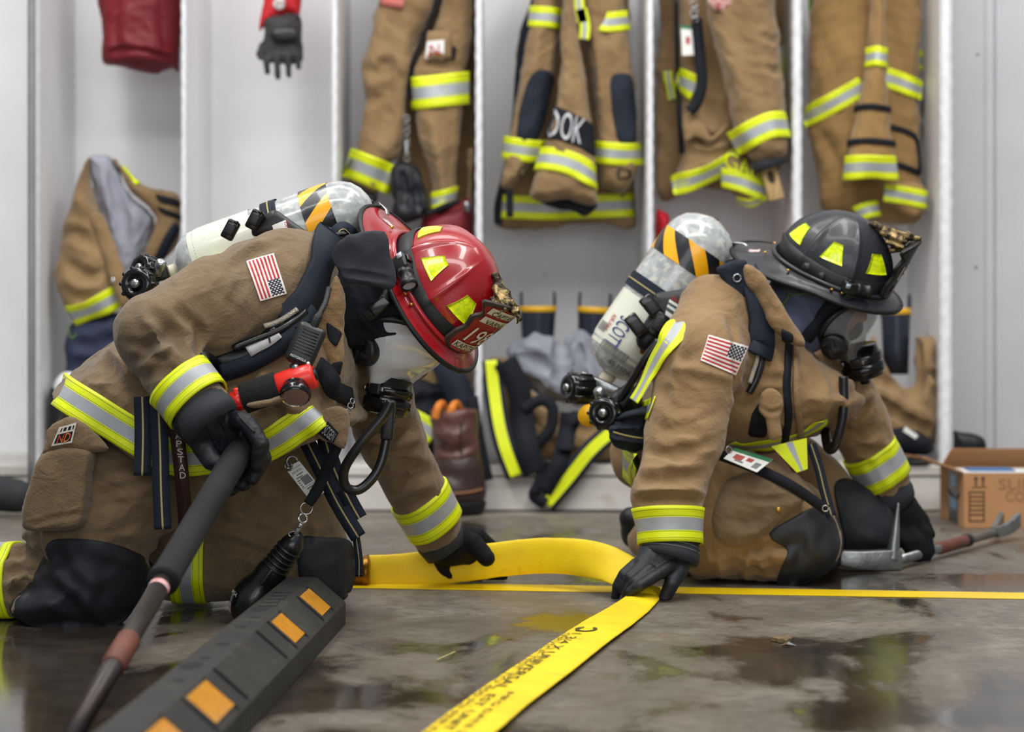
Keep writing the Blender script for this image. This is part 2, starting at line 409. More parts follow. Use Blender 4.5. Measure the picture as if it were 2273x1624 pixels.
def band(name, body, a, b, w, parent, mats=TM, cols=TRIM['cols'], mi=TRIM['mi'], off=.003, th=.002, n=56, rmax=.2, **k):
    """ring of trim hugging a limb: axis a->b (3D), centred at a, width w"""
    a = np.array(a, float); f = frame(a, np.array(b, float)-a)
    rows = []
    for c in cols:
        o = a+f.x*c*w/2; r = []
        for kk in range(n):
            an = 2*math.pi*kk/n; d = math.cos(an)*f.y+math.sin(an)*f.z
            l, nn, i, t = body.bvh.ray_cast(Vector(o), Vector(d), rmax)
            r.append(np.nan if l is None else t)
        r = np.array(r); r[r < .01] = np.nan
        if np.isnan(r).all(): r[:] = rmax*.5
        g = ~np.isnan(r); r = np.interp(np.arange(n), np.arange(n)[g], r[g], period=n); r = np.minimum(r, np.median(r)*1.35)
        q = r
        for _ in range(4): q = .25*np.roll(q, 1)+.5*q+.25*np.roll(q, -1)
        rows.append((o, np.maximum(q, r)))
    mxr = np.array([r for _, r in rows]); mxr = .5*mxr+.5*mxr.max(0); rows = [(o, mxr[i]) for i, (o, _) in enumerate(rows)]
    V = []; Fc = []; I = []
    full = [(rows[0], -.003)]+[(r, th) for r in rows]+[(rows[-1], -.003)]
    for (o, r), e in full:
        for kk in range(n):
            an = 2*math.pi*kk/n; V.append(o+(r[kk]+off+e)*(math.cos(an)*f.y+math.sin(an)*f.z))
    mm = [mi[0]]+list(mi)+[mi[-1]]
    for j in range(len(full)-1):
        for kk in range(n): Fc.append((j*n+kk, j*n+(kk+1) % n, (j+1)*n+(kk+1) % n, (j+1)*n+kk)); I.append(mm[j])
    return mk(name, V, Fc, mats, parent, mi=I, **k)
def quadmap(corners, body=None, D=None):
    """(u,v)->3D,normal ; corners TL,TR,BR,BL pixels (or with depth as third value)"""
    c = np.array([q[:2] for q in corners], float)
    dd = [q[2] if len(q) > 2 else D for q in corners]
    if body is None:
        q3 = np.array([W(p[0], p[1], d) for p, d in zip(c, dd)]); nn = np.cross(q3[3]-q3[0], q3[1]-q3[0]); nn /= np.linalg.norm(nn)
        if nn[1] > 0: nn = -nn
        return lambda u, v: ((q3[0]*(1-u)+q3[1]*u)*(1-v)+(q3[3]*(1-u)+q3[2]*u)*v, nn)
    pp = lambda u, v: (c[0]*(1-u)+c[1]*u)*(1-v)+(c[3]*(1-u)+c[2]*u)*v
    ys = [h[0][1] for h in (body.hit(*pp(u, v)) for u in (.1, .3, .5, .7, .9) for v in (.1, .3, .5, .7, .9)) if h is not None]
    med = float(np.median(ys)) if ys else float(body.V[:, 1].min())
    def f(u, v):
        p = pp(u, v); h = body.hit(*p)
        if h is None or abs(h[0][1]-med) > .12:
            l, nn, i, dd = body.bvh.find_nearest(Vector(W(p[0], p[1], med))); return np.array(l), np.array(nn)
        return h
    return f
def patch(name, qm, nu, nv, mats, parent=None, th=.002, off=.001, cell=None, sm=1, smooth=False, **k):
    P = np.array([[qm(i/nu, j/nv)[0] for i in range(nu+1)] for j in range(nv+1)]); Nn = np.array([[qm(i/nu, j/nv)[1] for i in range(nu+1)] for j in range(nv+1)])
    for _ in range(sm):
        if nv > 1: P[1:-1] = .25*P[:-2]+.5*P[1:-1]+.25*P[2:]
        if nu > 1: P[:, 1:-1] = .25*P[:, :-2]+.5*P[:, 1:-1]+.25*P[:, 2:]
    nm = Nn.mean((0, 1)); nm /= np.linalg.norm(nm); Nn = .4*Nn+.6*nm
    A = (P+Nn*(off+th)).reshape(-1, 3); B = (P+Nn*(off-.0005)).reshape(-1, 3)
    if body_none(qm): pass
    V = np.vstack((A, B)); m = len(A); Fc = []; I = []; g = lambda i, j: j*(nu+1)+i
    for j in range(nv):
        for i in range(nu): Fc.append((g(i, j), g(i, j+1), g(i+1, j+1), g(i+1, j))); I.append(cell(i, j) if cell else 0)
    ring = [g(i, 0) for i in range(nu)]+[g(nu, j) for j in range(nv)]+[g(i, nv) for i in range(nu, 0, -1)]+[g(0, j) for j in range(nv, 0, -1)]
    for a in range(len(ring)):
        p, q = ring[a], ring[(a+1) % len(ring)]; Fc.append((p, q, q+m, p+m)); I.append(0)
    for j in range(nv):
        for i in range(nu): Fc.append((g(i, j)+m, g(i+1, j)+m, g(i+1, j+1)+m, g(i, j+1)+m)); I.append(0)
    return mk(name, V, Fc, mats, parent, smooth=smooth, mi=I, **k)
def body_none(q): return False
def poly_patch(name, body, poly, mat, parent, th=.004, off=.0025, rings=14, sub=4, D=None, pad=0., **k):
    """traced patch (star shaped outline) sewn on a body"""
    P = spline(np.array(poly, float), sub, True) if sub > 1 else np.array(poly, float)
    c = P.mean(0); L_ = np.linalg.norm(np.roll(P, -1, 0)-P, axis=1); n = int(np.clip(L_.sum()/6, 24, 140)); s_ = np.r_[0, np.cumsum(L_)]; P = np.array([np.interp(np.linspace(0, s_[-1], n, endpoint=False), s_, np.r_[P[:, i], P[:1, i]]) for i in (0, 1)]).T
    rings = int(np.clip(np.abs(P-c).max()/7, 4, 22)); V = []; Nn = []
    for j in range(rings+1):
        s = 1-j/rings*.96
        for p in P:
            q = c+(p-c)*s; h = body.hit(*q) if body else (W(q[0], q[1], D), np.array((0, -1., 0)))
            V.append(None if h is None else h[0]); Nn.append(None if h is None else h[1])
    for i in range(len(V)-1, -1, -1):
        if V[i] is None:
            j = i+n if i+n < len(V) else i-n
            q = c+(P[i % n]-c)*(1-(i//n)/rings*.96)
            dd = V[j][1] if V[j] is not None else 5.; V[i] = W(q[0], q[1], dd); Nn[i] = Nn[j] if Nn[j] is not None else np.array((0, -1., 0))
    V = np.array(V); Nn = np.array(Nn); G = V.reshape(rings+1, n, 3)
    for _ in range(2): G = .25*np.roll(G, 1, 1)+.5*G+.25*np.roll(G, -1, 1)
    for _ in range(1): G[1:-1] = .25*G[:-2]+.5*G[1:-1]+.25*G[2:]
    V = G.reshape(-1, 3); nm = Nn.mean(0); nm /= np.linalg.norm(nm); Nn = .6*Nn+.4*nm
    prof = np.array([.55]+[1.]*rings)+pad*np.sqrt(np.linspace(0, 1, rings+1))
    A = V+Nn*(off+th*prof.repeat(n))[:, None]; R = V[:n]-Nn[:n]*.001
    VV = np.vstack((A, R)); m = len(A); Fc = []
    for j in range(rings):
        for i in range(n): Fc.append((j*n+i, j*n+(i+1) % n, (j+1)*n+(i+1) % n, (j+1)*n+i))
    for i in range(n): Fc.append((m+i, m+(i+1) % n, (i+1) % n, i))
    Fc.append([rings*n+i for i in range(n)])
    return mk(name, VV, Fc, mat, parent, **k)
def text_geo(s):
    cu = bpy.data.curves.new('lettering', 'FONT'); cu.body = s; cu.size = 1; cu.resolution_u = 3
    o = bpy.data.objects.new('lettering', cu); C.objects.link(o); me = bpy.data.meshes.new_from_object(o)
    V = np.array([v.co[:] for v in me.vertices]); Fc = [list(p.vertices) for p in me.polygons]
    bpy.data.objects.remove(o); bpy.data.meshes.remove(me); bpy.data.curves.remove(cu); return V, Fc
def text_on(s, qm, box, mat, parent, off=.0035, name='lettering', keep=False, rot=0, **k):
    """letters fitted into box (u0,v0,u1,v1) of a quad map; v runs downward"""
    V, Fc = text_geo(s); lo = V.min(0); sp = np.maximum(V.max(0)-lo, 1e-6); U = (V-lo)/sp; u0, v0, u1, v1 = box; out = []
    for x, y, _ in U:
        if rot == 180: x, y = 1-x, 1-y
        if rot == 90: x, y = 1-y, x
        if rot == -90: x, y = y, 1-x
        p, n = qm(u0+(u1-u0)*x, v1-(v1-v0)*y); out.append(p+n*off)
    return mk(name, out, Fc, mat, parent, smooth=False, **k)
def dots(name, P, r, mat, parent, nrm=(0, -1, 0), th=.004, **k):
    mb = MB()
    for p in P: mb.lathe([(0, r), (th*.6, r), (th, r*.6)], 12, 0, frame(p, nrm))
    return mb.build(name, mat, parent, **k)
# ================================================================ the setting
def struct(name, V, Fc, mat, **k): return mk(name, V, Fc, mat, smooth=False, kind='structure', **k)
# floor: concrete, partly wet
fm = bpy.data.materials.new('wet_concrete'); fm.use_nodes = True
def floor_nodes():
    nt = fm.node_tree; N = nt.nodes; L = nt.links; b = N['Principled BSDF']; b.inputs['Specular IOR Level'].default_value = .38; tc = N.new('ShaderNodeTexCoord')
    def noise(sc, det=6, dist=0., st=(1, 1, 1), off=0):
        mp = N.new('ShaderNodeMapping'); mp.inputs['Scale'].default_value = st; mp.inputs['Location'].default_value = (off, off*.7, 0); L.new(tc.outputs['Object'], mp.inputs[0])
        n = N.new('ShaderNodeTexNoise'); n.inputs['Scale'].default_value = sc; n.inputs['Detail'].default_value = det; n.inputs['Distortion'].default_value = dist; n.inputs['Roughness'].default_value = .6
        L.new(mp.outputs[0], n.inputs['Vector']); return n.outputs['Fac']
    def mr(src, a, c, d=0., e=1.):
        r = N.new('ShaderNodeMapRange'); r.inputs['From Min'].default_value = a; r.inputs['From Max'].default_value = c; r.inputs['To Min'].default_value = d; r.inputs['To Max'].default_value = e; L.new(src, r.inputs['Value']); return r.outputs['Result']
    def mix(f, A, B):
        m = N.new('ShaderNodeMix'); m.data_type = 'RGBA'
        for s_, v in (('A', A), ('B', B)):
            if isinstance(v, tuple): m.inputs[s_].default_value = (*lin(v), 1)
            else: L.new(v, m.inputs[s_])
        L.new(f, m.inputs['Factor']); return m.outputs['Result']
    def math_(op, a, c):
        m = N.new('ShaderNodeMath'); m.operation = op
        for i, v in enumerate((a, c)):
            if isinstance(v, (int, float)): m.inputs[i].default_value = v
            else: L.new(v, m.inputs[i])
        return m.outputs[0]
    sx = N.new('ShaderNodeSeparateXYZ'); L.new(tc.outputs['Object'], sx.inputs[0])
    # puddles: more of them in the foreground and on the left, where the hose was drained
    left = math_('ADD', mr(sx.outputs['X'], -.35, -.8), 0.); near = mr(sx.outputs['Y'], 5.2, 4.2)
    bias = math_('ADD', math_('MULTIPLY', left, math_('MULTIPLY', near, .24)), math_('MULTIPLY', near, .06))
    wetn = math_('ADD', math_('ADD', noise(1.7, 7, .5, (1, .62, 1), 3.1), math_('MULTIPLY', noise(7, 5, .3, (1, .5, 1), 9), .16)), bias)
    wet = mr(wetn, .622, .678)
    pores = noise(70, 4); blot = noise(5, 6, .4, (1, .8, 1), 5); fine = noise(24, 6, .2)
    dry = mix(mr(blot, .35, .65), (146, 139, 129), (104, 97, 88)); dry = mix(mr(fine, .46, .68, 0, .75), dry, (92, 84, 74)); dry = mix(mr(pores, .55, .72, 0, .8), dry, (84, 78, 70))
    rust = mix(mr(noise(2.6, 5, .5, (1, 1, 1), 21), .58, .7, 0, .5), dry, (120, 96, 72))
    wetc = mix(mr(blot, .35, .65), (64, 58, 50), (38, 33, 28)); wetc = mix(mr(pores, .62, .75, 0, .5), wetc, (96, 90, 82))
    damp = mr(wetn, .46, .61, 0, .62); d2 = mix(damp, rust, (86, 78, 68))
    L.new(mix(wet, d2, wetc), b.inputs['Base Color'])
    rg = math_('SUBTRACT', .5, math_('MULTIPLY', damp, .22)); rg = math_('SUBTRACT', rg, math_('MULTIPLY', wet, .27)); L.new(math_('MAXIMUM', rg, .09), b.inputs['Roughness'])
    bp = N.new('ShaderNodeBump'); bp.inputs['Distance'].default_value = .003
    L.new(mr(wet, 0, 1, .5, .06), bp.inputs['Strength']); L.new(math_('ADD', pores, fine), bp.inputs['Height']); L.new(bp.outputs[0], b.inputs['Normal'])
floor_nodes()
struct('floor', [(-7, -2, 0), (7, -2, 0), (7, 8.2, 0), (-7, 8.2, 0)], [(0, 1, 2, 3)], fm, origin=(0, 0, 0))
DB, DF = 8.06, 7.42                                   # locker back and front
struct('wall_back', [(-7, DB+.06, 0), (7, DB+.06, 0), (7, DB+.06, 4.5), (-7, DB+.06, 4.5)], [(0, 1, 2, 3)], WPAINT)
# gear lockers: one white wooden unit
LK = root('gear_locker', 'row of open white painted lockers with dividers and a low bench along the back wall', 'locker', (0.15, DF+.3, 0))
SEAT = .15
def px_at(px, D): return (px-CX)/F*D
mb = MB().box((px_at(-300, DF), DB, 0), (px_at(2118, DF), DB+.03, 3.2)); mb.build('back_panel', WPAINT, LK, smooth=False)
EDGE = M('worn_white_edge', (228, 229, 232), .5, bump=(60, .3), mottle=((200, 202, 206), 30, .6))
for i, (x0, x1) in enumerate(((-330, -300), (66, 84), (402, 412), (736, 748), (1056, 1070), (1437, 1450), (1762, 1780), (2090, 2116))):
    xa, xb = px_at(x0, DF), px_at(x1, DF); d = MB().box((xa, DF+.03, SEAT), (xb, DB, 3.2)).build('divider', WPAINT, LK, smooth=False)
    V = []; Fc = []; nz = 110; xm, wd2 = (xa+xb)/2, (xb-xa)/2+.001
    for j in range(nz+1):                                # hand-trimmed corrugated front edge
        z = SEAT+(3.2-SEAT)*j/nz; q = .0012*(1 if j % 2 else -1)
        V += [(xm-wd2+q, DF+.05, z), (xm-wd2+q, DF+.004, z), (xm+q, DF-.004, z), (xm+wd2+q, DF+.004, z), (xm+wd2+q, DF+.05, z)]
    for j in range(nz):
        for c in range(4): Fc.append((j*5+c, j*5+c+1, j*5+c+6, j*5+c+5))
    mk('edge_strip', V, Fc, EDGE, d)
BENCHP = M('scuffed_bench_paint', (206, 204, 200), .55, bump=(50, .12), mottle=((176, 170, 160), 5, .7), dirt=[((140, 122, 98), 8, .6, .62, .78)])
mb = MB().box((px_at(-300, DF), DF-.006, SEAT-.033), (px_at(2116, DF), DB, SEAT), 0, None, .004); mb.build('bench_top', BENCHP, LK, smooth=False)
mb = MB().box((px_at(-300, DF), DF, 0.004), (px_at(2112, DF), DF+.035, SEAT-.037), 0, None, .004); mb.build('bench_board', BENCHP, LK, smooth=False)
# grey steel pole and metal siding
POLE = M('galvanised_pole', (150, 152, 154), .35, metal=.5, mottle=((118, 120, 122), 8, .6))
tube('steel_pole', [W(70, -200, 7.36), W(70, 400, 7.36), (W(70, 672, 7.36)[0], 7.36, .0)], .0125, POLE, None, 16, 4, label='grey steel pole standing on the floor in front of the leftmost locker divider', cat='pole')
SID = M('grey_metal_siding', (190, 191, 195), .42, mottle=((176, 177, 181), 3, .6), bump=(30, .05))
mb = MB(); xs = [2112, 2150, 2185, 2190, 2206, 2212, 2225, 2230, 2400, 2406, 2422, 2428, 2900]; dy = [0, 0, 0, .018, .018, 0, 0, 0, 0, .018, .018, 0, 0]
V = []; Fc = []
for x, y in zip(xs, dy):
    X = px_at(x, DF+.2); V += [(X, DF+.2+y, 0.0), (X, DF+.2+y, 3.2), (X, DF+.26, 3.2), (X, DF+.26, 0)]
for i in range(len(xs)-1):
    for c in range(4): Fc.append((i*4+c, i*4+(c+1) % 4, i*4+4+(c+1) % 4, i*4+4+c))
wr = struct('wall_right', V, Fc, SID)
dots('screw', [W(2170, 120, DF+.2), W(2166, 592, DF+.2), W(2172, -200, DF+.2)], .005, STEEL, wr)
# yellow floor tape
a, b2 = (770, 1302), (2420, 1327)
V = []
for px, py, s in ((770, 1299, 1), (2420, 1326, 1)):
    for e in (-7, 6.5):
        D = floorD(py+e); V.append(((px-CX)/F*D, D, .0008)); V.append(((px-CX)/F*D, D, .0018))
mk('floor_tape', V, [(0, 4, 5, 1), (2, 3, 7, 6), (1, 5, 7, 3), (0, 1, 3, 2), (4, 6, 7, 5), (0, 2, 6, 4)], TAPE, None, False, label='straight yellow tape line stuck on the concrete floor', cat='floor marking')
# ================================================================ shared builders for the two firefighters
def helmet(name, label, o, f, l, u, shellm, brimm, lamp_s, shield_fn):
    """traditional fire helmet; o = middle of the crown base, f/l/u = forward, left, up"""
    o = np.array(o, float); f, l, u = [np.array(v, float)/np.linalg.norm(v) for v in (f, l, u)]
    f = f-u*np.dot(f, u); f /= np.linalg.norm(f); l = np.cross(u, f)
    T = lambda V: o+np.asarray(V, float)@np.stack((f, l, u))
    R = root(name, label, 'helmet', o-u*.04)
    def rad(th, h):                                     # crown radius at azimuth th, height fraction h 0..1
        a, b = .143, .121; r = a*b/math.hypot(b*math.cos(th), a*math.sin(th))
        q = math.sqrt(max(0, 1-(h**2.15)))
        dm = min(abs(((th-k*math.pi/3+math.pi) % (2*math.pi))-math.pi) for k in range(6))
        ridge = math.exp(-(dm*r/.006)**2)*.0055+math.exp(-(dm*r/.018)**2)*.002
        return r*q+ridge*min(1, (1-h)*5)*min(1, max(0, (h-.16)*9)), .165*h+.0
    n = 128; V = []; Fc = []
    hs = [0, .05, .1, .15, .2, .26, .32, .38, .44, .5, .56, .62, .68, .74, .79, .84, .88, .92, .95, .975, .99]
    for h in hs:
        for k in range(n):
            th = 2*math.pi*k/n; r, z = rad(th, h); V.append((r*math.cos(th), r*math.sin(th), z))
    for j in range(len(hs)-1):
        for k in range(n): Fc.append((j*n+k, j*n+(k+1) % n, (j+1)*n+(k+1) % n, (j+1)*n+k))
    Fc.append([(len(hs)-1)*n+k for k in range(n)])
    mk('crown', T(V), Fc, shellm, R)
    # crest knob on top
    # brim, long at the back
    def brim(th, t):
        c = math.cos(th); back = max(0, -c)
        w = .03+.012*max(0, c)+.078*back**1.6; r0 = .143*.121/math.hypot(.121*math.cos(th), .143*math.sin(th))+.002
        z = .004-(.012+.034*back**2)*t**1.2+.010*math.exp(-(t/.16)**2)+(.012*t*t*back**3)
        if back > .5: z += -.006*math.exp(-((t-.55)/.15)**2)*math.cos(5*th)**2
        return (r0+w*t)*math.cos(th), (r0+w*t*(1-.1*back))*math.sin(th), z
    V = []; Fc = []; ts = [0, .08, .18, .32, .48, .64, .8, .92, 1]
    for s_ in (0, 1):
        for t in ts:
            for k in range(n):
                x, y, z = brim(2*math.pi*k/n, t); V.append((x, y, z-.004*s_))
    m = len(ts)*n
    for j in range(len(ts)-1):
        for k in range(n):
            q = (j*n+k, j*n+(k+1) % n, (j+1)*n+(k+1) % n, (j+1)*n+k); Fc.append(q[::-1]); Fc.append([a+m for a in q])
    for k in range(n):
        j = (len(ts)-1)*n; Fc.append((j+k, j+(k+1) % n, j+m+(k+1) % n, j+m+k)); Fc.append((k, k+m, (k+1) % n+m, (k+1) % n))
    br = mk('brim', T(V), Fc, brimm, R)
    ring = [brim(2*math.pi*k/96, 1) for k in range(96)]; ring = np.array(ring)-(0, 0, .002)
    mk('brim_edging', T(np.vstack((ring, ring[:1]))), [], RUBB, br) if False else None
    tube('brim_edging', T(ring), .0058, RUBB, br, 10, 0, True)
    # moulded rolls in the brim next to the crown
    rl = [(lambda q: (q[0], q[1], q[2]+.004))(brim(2*math.pi*k/96, .1)) for k in range(96)]
    tube('brim_roll', T(rl), .006, brimm, br, 10, 0, True)
    # wide rubber band around the crown
    V = []; Fc = []; bh = [.04, .045, .17, .30, .31]; n2 = 128
    for j, h in enumerate(bh):
        for k in range(n2):
            th = 2*math.pi*k/n2; r, z = rad(th, h); e = (.001, .0045, .0045, .0045, .001)[j]; wob = .006*math.sin(2*th+.5)*(j > 1)
            V.append(((r+e)*math.cos(th), (r+e)*math.sin(th), z+wob))
    for j in range(len(bh)-1):
        for k in range(n2): Fc.append((j*n2+k, j*n2+(k+1) % n2, (j+1)*n2+(k+1) % n2, (j+1)*n2+k))
    bd = mk('rubber_band', T(V), Fc, RUBB, R)
    for th, h in ((-1.98, .18), (1.98, .18), (-1.62, .15)):          # oval slots through the band
        V = []; c = []
        for k in range(24):
            a = 2*math.pi*k/24; r, z = rad(th+.085*math.cos(a), h+.075*math.sin(a)); r += .0055
            V.append((r*math.cos(th+.085*math.cos(a)), r*math.sin(th+.085*math.cos(a)), z))
        V2 = [(np.array(v)*np.array((.96, .96, 1))).tolist() for v in V]
        mk('band_slot', T(V+V2), [list(range(24))]+[(k, k+24, (k+1) % 24+24, (k+1) % 24) for k in range(24)], shellm if th < -1.7 else MATB, bd)
    # lime reflective trapezoids, one on each panel
    REFL = M('lime_reflector', (232, 250, 10), .25, coat=.6, mottle=((190, 214, 0), 120, .6, .48, .52))
    for k in range(6):
        thc = (k+.5)*math.pi/3
        V = []; Fc = []; nu, nv = 8, 6
        for j in range(nv+1):
            h = .40+.27*j/nv; wd_ = .26-.13*j/nv
            for i in range(nu+1):
                th = thc+wd_*(i/nu*2-1); r, z = rad(th, h); r += .0025; V.append((r*math.cos(th), r*math.sin(th), z+.001))
        for j in range(nv):
            for i in range(nu): Fc.append((j*(nu+1)+i, j*(nu+1)+i+1, (j+1)*(nu+1)+i+1, (j+1)*(nu+1)+i))
        c0 = np.array(V).mean(0); V2 = (np.array(V)-c0/np.linalg.norm(c0)*.004).tolist(); mm = len(V); rim = [i for i in range(nu+1)]+[j*(nu+1)+nu for j in range(1, nv+1)]+[nv*(nu+1)+i for i in range(nu-1, -1, -1)]+[j*(nu+1) for j in range(nv-1, 0, -1)]
        Fc += [(rim[i], rim[(i+1) % len(rim)], rim[(i+1) % len(rim)]+mm, rim[i]+mm) for i in range(len(rim))]
        mk('reflective_patch', T(V+V2), Fc, REFL, R)
    # white sticker on the rear brim
    V = [np.array(brim(math.pi+a, t))+(0, 0, .0012) for t in (.38, .50, .62) for a in (.02, .07, .12, .17)]
    mk('brim_sticker', T(V), [(j*4+i, j*4+i+1, j*4+i+5, j*4+i+4) for j in range(2) for i in range(3)], M('sticker_white', (214, 210, 210), .5, mottle=((150, 60, 66) if shellm.name.startswith('red') else (90, 92, 98), 130, .8)), br)
    # small torch clamped on the right side of the brim
    ang = lamp_s['ang']; x, y, z = brim(ang, .25); p = T((x, y, z+.026)); ax = f if lamp_s['fwd'] else -f
    tang = np.array((-math.sin(ang), math.cos(ang), 0)); tang = f*tang[0]+l*tang[1]; ax = tang
    F0 = frame(p, ax, u); Fm = lambda V: F0(np.asarray(V, float)*lamp_s.get('size', 1.4))
    lb = MB().box((-.022, -.011, -.012), (.006, .011, .012), 0, Fm, .004).lathe([(.004, .012), (.012, .013), (.014, .0115), (.026, .0115), (.028, .0135), (.036, .0135), (.036, .011), (.033, .010)], 20, 0, Fm).box((-.012, -.009, -.03), (.004, .009, -.01), 0, Fm, .003)
    lb.box((-.016, -.006, .012), (-.004, .006, .016), 1, Fm, .002).lathe([(.033, .0), (.0335, .0105)], 20, 2, Fm, False)
    lb.box((-.021, -.012, .001), (-.012, -.0108, .010), 2, Fm)
    lb.build('helmet_torch', [MATB, GLSB, M('torch_lens', (176, 188, 200), .1, coat=1)], R)
    # brass rivets and the wire hanger at the back
    P = [np.array(brim(a, .3))+(0, 0, .006) for a in (-2.2, -1.35, -1.15, 2.2, 1.3, -2.85, 2.85)]
    for q in P: MB().lathe([(0, .0045), (.003, .004), (.0045, .002)], 10, 0, frame(T(q), u)).build('rivet', BRASSP, br)
    x, y, z = brim(math.pi, .95); x2, y2, z2 = brim(math.pi, .72)
    hk = [(x2+.004, -.012, z2+.009), (x2-.01, -.010, z2+.010), (x-.006, -.006, z+.007), (x-.010, .006, z-.002), (x+.004, .008, z-.01)]
    free_strap('rear_hook', T(hk), .012, M('tinned_hook', (176, 178, 180), .35, metal=.8), br, th=.002, nrm=u)
    # leather front on the crown with the brass eagle that holds it
    pts = [(-.049, -.004), (.049, -.004), (.062, .03), (.056, .06), (.064, .086), (.054, .108), (.072, .132), (.0, .156), (-.072, .132), (-.054, .108), (-.064, .086), (-.056, .06), (-.062, .03)]
    P = spline(np.array(pts), 4, True)
    def sh(yz, e=0.):
        y, z = yz; lean = .150+lamp_s['lean']*(z/.15)-4.*y*y
        return (lean+e, y, z+.014)
    n3 = len(P); V = [sh(p, .003) for p in P]+[sh(p*np.array((.9, .94))+(0, .004), .005) for p in P]+[sh(p*np.array((.86, .90))+(0, .007), .0035) for p in P]+[sh(p*.45+(0, .04), .0035) for p in P]+[sh((0, .07), .0035)]
    Fc = []; I = []
    for j in range(3):
        for i in range(n3): Fc.append((j*n3+i, j*n3+(i+1) % n3, (j+1)*n3+(i+1) % n3, (j+1)*n3+i)); I.append(0 if j < 2 else 1)
    for i in range(n3): Fc.append((3*n3+i, 3*n3+(i+1) % n3, 4*n3)); I.append(1)
    b0 = len(V); V += [sh(p, -.003) for p in P]; Fc.append([b0+i for i in range(n3)][::-1]); I.append(0)
    for i in range(n3): Fc.append((b0+i, b0+(i+1) % n3, (i+1) % n3, i)); I.append(0)
    sd = mk('front_shield', T(V), Fc, [lamp_s['edge'], lamp_s['plate']], R, smooth=False, mi=I)
    shield_fn(sd, lambda y, z, e=.0045: T([sh((y, z), e)])[0])
    # eagle: body rising from the crown and beak hooked over the shield
    e = Soft()
    def lc(a, b, ra, rb): return capsule(T([a])[0], T([b])[0], ra, rb)
    e.add(lc((.050, 0, .160), (.100, 0, .160), .012, .014), .01).add(lc((.100, 0, .160), (.140, 0, .168), .015, .013), .01).add(lc((.140, 0, .168), (.168, 0, .172), .011, .006), .006)
    e.add(lc((.166, 0, .173), (.174, 0, .160), .006, .003), .004)
    for s_ in (-1, 1): e.add(lc((.080, s_*.010, .152), (.140, s_*.024, .158), .010, .008), .006).add(lc((.100, s_*.018, .138), (.140, s_*.030, .146), .008, .006), .004).add(lc((.115, s_*.014, .122), (.140, s_*.020, .134), .009, .006), .004)
    B = e.mesh(.003, 1); B.crumple(.0022, 150, 3, False); B.build('brass_eagle', BRASS, R)
    return R, T, brim, rad
def air_pack(label, a, b, r, dp, seed):
    """breathing-air cylinder from neck a to dome end b (3D); dp = direction away from the wearer"""
    a = np.array(a, float); b = np.array(b, float); L = np.linalg.norm(b-a); Fm = frame(a, b-a, dp)
    R = root('air_pack', label, 'breathing apparatus', a)
    CYL = M('fibreglass_cylinder', (176, 180, 180), .2, coat=.7, mottle=((138, 142, 146), 34, .7, .40, .62), bump=(60, .1), dirt=[((222, 222, 208), 60, .5, .5, .65)])
    LAB = M('cylinder_label', (218, 220, 206), .3, coat=.4, mottle=((200, 202, 186), 8, .5), dirt=[((146, 140, 120), 22, .5, .63, .75)])
    pr = [(.012, r*.22), (.014, r*.35), (.03, r*.72), (.05, r*.9), (.075, r*.985), (.1, r), (L*.5, r), (L-.1, r), (L-.072, r*.975), (L-.05, r*.9), (L-.03, r*.76), (L-.014, r*.52), (L-.004, r*.24), (L, r*.06)]
    cy = MB().lathe(pr, 56, 0, Fm).build('cylinder', CYL, R)
    def sleeve(name, x0, x1, e, mats, n=64, sh=0, mi=None, th0=0, th1=2*math.pi, rows=6):
        V = []; Fc = []; I = []; full = abs(th1-th0-2*math.pi) < 1e-6; nn = n if full else n+1
        for j in range(rows+1):
            x = x0+(x1-x0)*j/rows; rr = np.interp(x, [p[0] for p in pr], [p[1] for p in pr])+e
            for k in range(nn):
                t = th0+(th1-th0)*k/n+sh*j/rows; V.append((x, rr*math.cos(t), rr*math.sin(t)))
        for j in range(rows):
            for k in range(n): Fc.append((j*nn+k, (j+1)*nn+k, (j+1)*nn+(k+1) % nn, j*nn+(k+1) % nn)); I.append(mi(k) if mi else 0)
        return mk(name, Fm(V), Fc, mats, cy, mi=I)
    sleeve('label_sleeve', .062, L*.44, .0012, LAB)
    HAZ = [M('hazard_orange', (248, 176, 10), .35, coat=.4), M('hazard_black', (24, 26, 32), .35, coat=.4)]
    sleeve('hazard_band', L-.148, L-.082, .0016, HAZ, 72, -.72, lambda k: (k//6) % 2)
    dots('dome_plug', [Fm([(L-.001, 0, 0)])[0]], .006, MATB, cy, Fm.x)
    return R, Fm, L, cy, sleeve
def flag(parent, qm):
    FR = M('flag_red', (176, 36, 44), .8, bump=(500, .4)); FW = M('flag_white', (226, 220, 214), .8, bump=(500, .4)); FB = M('flag_blue', (34, 38, 58), .8, bump=(500, .4))
    nu, nv = 42, 30
    def cell(i, j):
        if i in (0, nu-1) or j < 2 or j >= nv-2: return 1
        jj = (j-2)//2
        if i >= nu-17 and jj < 7: return 2 if ((i//1) % 4 >= 2) == ((j//2) % 2 == 0) else (1 if (i % 2 == 0) else 2)
        return 0 if jj % 2 == 0 else 1
    return patch('flag_patch', qm, nu, nv, [FR, FW, FB], parent, th=.0025, off=.001, cell=cell)
HOSEB = M('black_air_hose', (20, 21, 23), .3, spec=.5)
